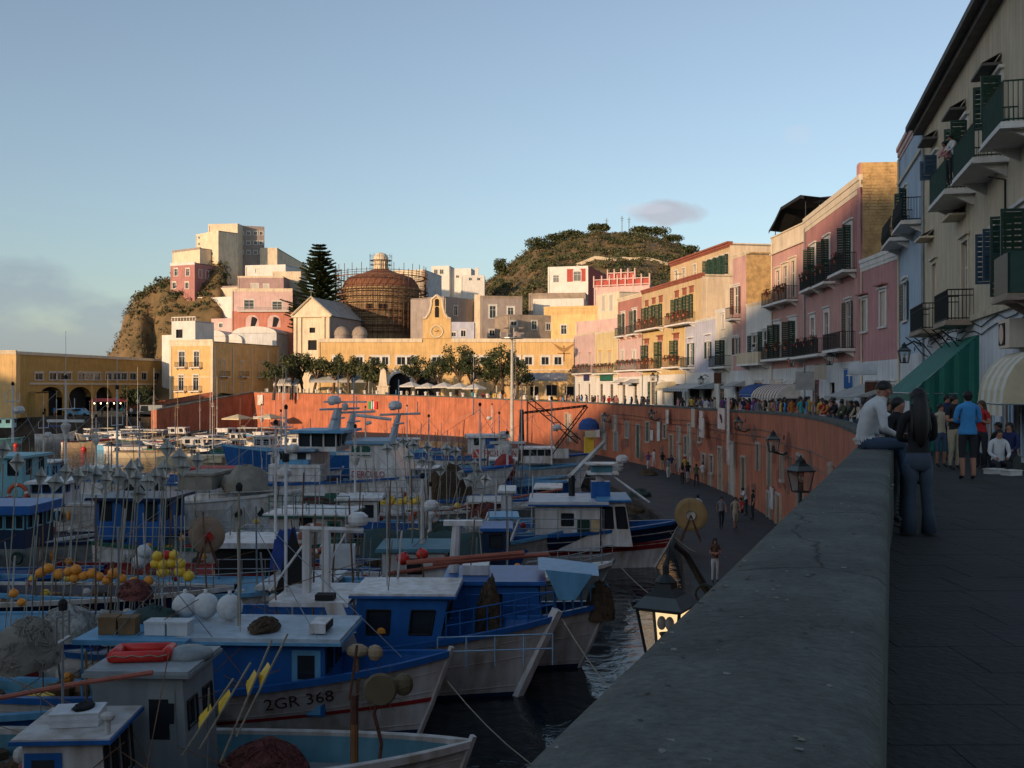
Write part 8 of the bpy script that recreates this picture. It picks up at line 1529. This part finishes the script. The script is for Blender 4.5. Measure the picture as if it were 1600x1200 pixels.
# ---------------------------------------------------------------- tall mast lamp and street furniture
Y = 139; lp = thing('floodlight_mast', 'very tall pale floodlight mast standing on the quay before the yellow hall', 'lamp post', (XX(800, Y), Y, QZ)); H_ = ZZ(529, Y)-QZ; m = MB(); m.tube([(0, 0, 0), (0, 0, H_*.55), (0, 0, H_)], [.30, .22, .16], 10); m.build('pole', mat('mast_pale', (.42, .40, .36), .6, .2), lp); m = MB(); m.lathe((0, 0, H_), [(0, -.1), (1.6, 0), (1.6, .12), (0, .14)], 14)
m.build('platform', STEEL, lp)
for k in range(4): m = MB(); m.b2(-.4, .4, -.2, .2, -.25, .35); a = k*1.57+.4; m.build('floodlight', GREYP, lp, (1.3*math.cos(a), 1.3*math.sin(a), H_+.5), a)
m = MB()
for k in range(22): m.tube([(.18, 0, H_*.45+k*.4), (.5, 0, H_*.45+k*.4)], .03, 4)
m.tube([(.5, 0, H_*.45), (.5, 0, H_-.2)], .03, 4); m.build('ladder', STEEL, lp, kind='stuff')
Y = 176; lp = thing('street_lamp', 'double-headed street lamp on the piazza with pale discs', 'street lamp', (XX(803, Y), Y, -.6)); z1 = ZZ(512, Y)+.6; m = MB(); m.tube([(0, 0, 0), (0, 0, z1)], .08, 6); m.tube([(-1.4, 0, z1), (1.4, 0, z1)], .05, 5); m.build('pole', STEEL, lp)
for s_ in (-1, 1): m = MB(); m.lathe((s_*1.4, 0, z1), [(0, .1), (.6, 0), (.5, -.15), (0, -.2)], 12); m.build('lamp_head', GREYP, lp)
ob = thing('obelisk', 'small pale stone obelisk on a pedestal at the piazza edge', 'obelisk', (XX(599, 176), 176, ptz(174)-1.0)); m = MB(); h = ZZ(575, 176)-ob.location.z
m.b2(-.95, .95, -.95, .95, 0, 2.2); m.b2(-1.1, 1.1, -1.1, 1.1, 2.2, 2.4); m.build('pedestal', CREAM, ob); m = MB(); a, b_ = .75, .42
for i in range(4): c0, c1 = [(-1, -1), (1, -1), (1, 1), (-1, 1)][i], [(-1, -1), (1, -1), (1, 1), (-1, 1)][(i+1) % 4]; m.quad((c0[0]*a, c0[1]*a, 2.4), (c1[0]*a, c1[1]*a, 2.4), (c1[0]*b_, c1[1]*b_, h-.4), (c0[0]*b_, c0[1]*b_, h-.4)); m.poly([(c0[0]*b_, c0[1]*b_, h-.4), (c1[0]*b_, c1[1]*b_, h-.4), (0, 0, h)])
m.build('shaft', CREAM, ob)
m = MB(); m.lathe((0, 0, 0), [(.3, 0), (.26, .15), (.2, .25), (.2, 1.3), (.28, 1.4), (.25, 1.5), (0, 1.6)], 8); PM = m.mesh('stone_post', WHITE); ORD = ['next', 'first', 'second', 'third', 'fourth', 'fifth', 'sixth', 'seventh', 'eighth', 'ninth', 'tenth', 'eleventh', 'twelfth', 'thirteenth', 'fourteenth', 'fifteenth']
for px in range(412, 862, 19):
    if abs(px-599) < 9: continue
    wp = wallpt(px, 0, -.9); o = link('stone_post', PM, None, (wp[0], wp[1], ptz(wp[1])-.95), 0, label='white stone post on the piazza, %s %s of the obelisk' % (ORD[abs(round((px-599)/19-.2))], 'left' if px < 599 else 'right'), cat='post', group='white stone posts along the piazza parapet')
def parasol(label, px, py, Y, r_, mt, zb, sq=False):
    z = ZZ(py, Y); root = thing('parasol', label, 'parasol', (XX(px, Y), Y, zb), .3, 'cafe parasols'); m = MB(); n = 4 if sq else 8; h = z-zb
    for i in range(n):
        a, b2 = 2*math.pi*i/n, 2*math.pi*(i+1)/n; e0, e1 = (r_*math.cos(a), r_*math.sin(a), h-.75), (r_*math.cos(b2), r_*math.sin(b2), h-.75); m.poly([e0, e1, (0, 0, h)]); m.quad(e0, e1, (e1[0], e1[1], h-.95), (e0[0], e0[1], h-.95))
    m.build('canopy', mt, root); m = MB(); m.tube([(0, 0, 0), (0, 0, h)], .04, 6); m.build('pole', WOOD, root)
    m = MB(); m.lathe((1.0, .3, 0), [(.05, 0), (.05, .7), (.5, .72), (.5, .76), (0, .76)], 10); m.build('table', WHITE, None, tuple(root.location), label='round cafe table beside the '+label, cat='table')
for px, py, l_ in ((642, 596, 'white parasol under the left arch'), (668, 598, 'white parasol below the clock'), (694, 597, 'third white parasol from the obelisk'), (718, 598, 'fourth white parasol from the obelisk'), (742, 599, 'last white parasol before the pergola')): parasol(l_, px, py, 172-(px-642)*.08, 2.1, CANW, ptz(165)-.95)
for px, py, l_ in ((372, 653, 'left cream parasol on the quay under the orange wall'), (421, 652, 'right cream parasol on the quay under the orange wall')): parasol(l_, px, py-6, 181, 2.8, CANC, QZ, True)
for (p0_, p1_, py, l_, mt) in ((432, 448, 590, 'small white cafe tent left of the forked tree', CANW), (449, 470, 590, 'second white cafe tent, next to the small one', CANW), (487, 580, 585, 'long white cafe tent behind the trees', CANG), (820, 885, 582, 'grey rounded cafe canopy right of the tall lamp', CANG), (775, 835, 592, 'slatted pergola with timber beams below the dark trees', WOOD)):
    Y = 186 if p1_ < 700 else 176; root = thing('cafe_tent' if 'tent' in l_ else 'canopy', l_, 'tent', (XX((p0_+p1_)/2, Y), Y, -.5)); w = (p1_-p0_)/1600*Y; h = ZZ(py, Y)+.5; m = MB()
    if mt is WOOD: [m.b2(-w/2+k*w/14, -w/2+k*w/14+.12, -2.5, 2, h-1.0, h-.8) for k in range(15)]; [m.b2(-w/2, w/2, y, y+.15, h-1.2, h-1.0) for y in (-2.4, 0, 1.8)]
    else: P = [[(-w/2+w*i/12, y, h-(.0 if y == 0 else 1.1 if abs(y) > 2 else .3)-.1*abs(math.sin(i*1.57))) for i in range(13)] for y in (-2.6, -1.2, 0, 1.4, 2.6)]; m.grid(P); m.quad((-w/2, -2.6, h-1.1), (w/2, -2.6, h-1.1), (w/2, -2.6, h-1.5), (-w/2, -2.6, h-1.5))
    m.build('canopy', mt, root); m = MB()
    for x in (-w/2+.1, 0, w/2-.1):
        for y in (-2.4, 2.4): m.tube([(x, y, 0), (x, y, h-1.1)], .05, 5)
    m.build('posts', WHITE, root, kind='stuff')
Y = 112; bp_ = thing('blue_parasol_stand', 'yellow stand with a rounded blue parasol and a cream sign on the quay', 'kiosk', (XX(920, Y), Y, QZ)); m = MB(); m.lathe((0, 0, 3.0), [(1.2, 0), (1.1, .6), (.7, 1.1), (0, 1.3)], 14); m.build('canopy', CANB, bp_); m = MB(); m.b2(-.5, .5, -.5, .5, 0, 2.2); m.build('stand', YELL, bp_); m = MB(); m.b2(-.5, .7, -1.3, -1.2, 2.2, 2.9); m.build('sign', CANC, bp_); m = MB(); m.tube([(0, 0, 0), (0, 0, 4)], .06, 5); m.build('pole', STEEL, bp_)
# vehicles and stalls on the mole
def vehicle(label, px, Y, z, L, W, h, mt, van=False, rz=0):
    root = thing('parked_van' if van else 'parked_car', label, 'van' if van else 'car', (XX(px, Y), Y, z), rz); m = MB(); prof = [(-L/2, .35), (-L/2, .9), (-L*.40, 1.0), (-L*.28 if not van else -L*.38, h), (L*(.18 if not van else .46), h), (L*.32 if not van else L*.48, .95), (L/2, .85), (L/2, .35)]
    n = len(prof); m.poly([(x, -W/2, zz_) for x, zz_ in reversed(prof)]); m.poly([(x, W/2, zz_) for x, zz_ in prof])
    for (a, b2), (c2, d2) in zip(prof, prof[1:]+prof[:1]): m.quad((a, -W/2, b2), (c2, -W/2, d2), (c2, W/2, d2), (a, W/2, b2))
    m.build('body', mt, root); m = MB(); a, b2 = (-L*.26, L*.16) if not van else (-L*.36, -L*.05); m.quad((a, -W/2-.01, 1.0), (b2, -W/2-.01, 1.0), (b2-.1, -W/2-.01, h-.12), (a+.15, -W/2-.01, h-.12)); m.build('window', GLASS, root)
    for x in (-L*.32, L*.32):
        for s_ in (-1, 1): m = MB(); m.lathe((x, s_*(W/2-.02), .33), [(0, -.1), (.33, -.1), (.33, .1), (0, .1)], 14, M=Matrix.Rotation(R(90), 3, 'X').to_4x4()); m.build('wheel', RUBBER, root)
vehicle('pale blue car parked under the second arch of the mustard building', 124, 187.5, -3.62, 4.2, 1.7, 1.5, BSKY); vehicle('grey van parked at the foot of the ramp wall', 237, 186, -3.62, 4.8, 1.9, 2.1, BGREY, True)
stl = thing('lit_stall', 'small market stall with red canopy and warm lights in front of the arches', 'stall', (XX(172, 188), 188, -3.62)); m = MB(); m.quad((-3.4, -1.5, 2.7), (3.4, -1.5, 2.7), (3.4, 1.4, 3.3), (-3.4, 1.4, 3.3)); m.build('canopy', TARPR, stl); m = MB(); m.b2(-3.2, 3.2, -1.1, 1.1, 0, .9); m.build('counter', DOORW, stl)
m = MB(); [m.ell((-2.4+k*1.2, -1.2, 2.4), .13, 8, 6) for k in range(5)]; m.build('light_bulbs', mat('stall_bulb', (1, .8, .5), .5, 0, emit=((1, .75, .4), 6)), stl, kind='stuff')
m = MB(); [m.tube([(x, y, 0), (x, y, 2.8)], .04, 5) for x in (-3.2, 3.2) for y in (-1.3, 1.2)]; m.build('posts', STEEL, stl, kind='stuff')
for i, (px, py, l_) in enumerate(((205, 605, 'dark bushy tree with wires at the foot of the ramp'), (222, 610, 'smaller dark tree right of the bushy one near the ramp'))): tree('mole_tree', l_, (XX(px, 189), 189, -3.62), ZZ(py, 189)+3.62, 2.6, 1.6, 90+i, [LEAF, LEAF], .26, 1100, 0)
# rooftop aerials and roof clutter
for i, (F_, px, h, l_) in enumerate(((G2, 1196, 4.8, 'spindly television aerial on the low white house roof'), (A, 1446, 1.6, 'thin aerial on the end of the cream corner house eaves'), (H2, 1040, 1.6, 'aerial on the tan top storey'), (E, 1250, 2.2, 'aerial by the roof terrace of the pink house'))):
    u = F_.u(px); q = F_.root.matrix_basis @ Vector((u, 1.5, F_.zt-.1)); m = MB(); m.tube([(0, 0, 0), (0, 0, h)], .03, 4)
    for k in range(6): m.tube([(-.35, (k-3)*.16, h-.3), (.35, (k-3)*.16, h-.3)], .012, 3)
    m.tube([(0, -.6, h-.3), (0, .5, h-.3)], .015, 3); m.build('television_aerial', STEEL, None, tuple(q), .5, label=l_, cat='aerial')
# netting floats, ropes and clutter on the lower quay
for k, (px, py, l_, mt) in enumerate(((985, 800, 'dark net heap on the quay beside the striped trawler', NETB), (1000, 775, 'second dark net heap further along the quay', NETG), (1012, 742, 'small net pile near the quay edge', NETB), (960, 735, 'pale net pile at the far quay edge', NETW))): Y = (EZ-QZ)*1600/(py-605); heap('fishing_net', l_, (XX(px, Y), Y, QZ), (2.2, 1.5, .5), mt, px, strands=80)
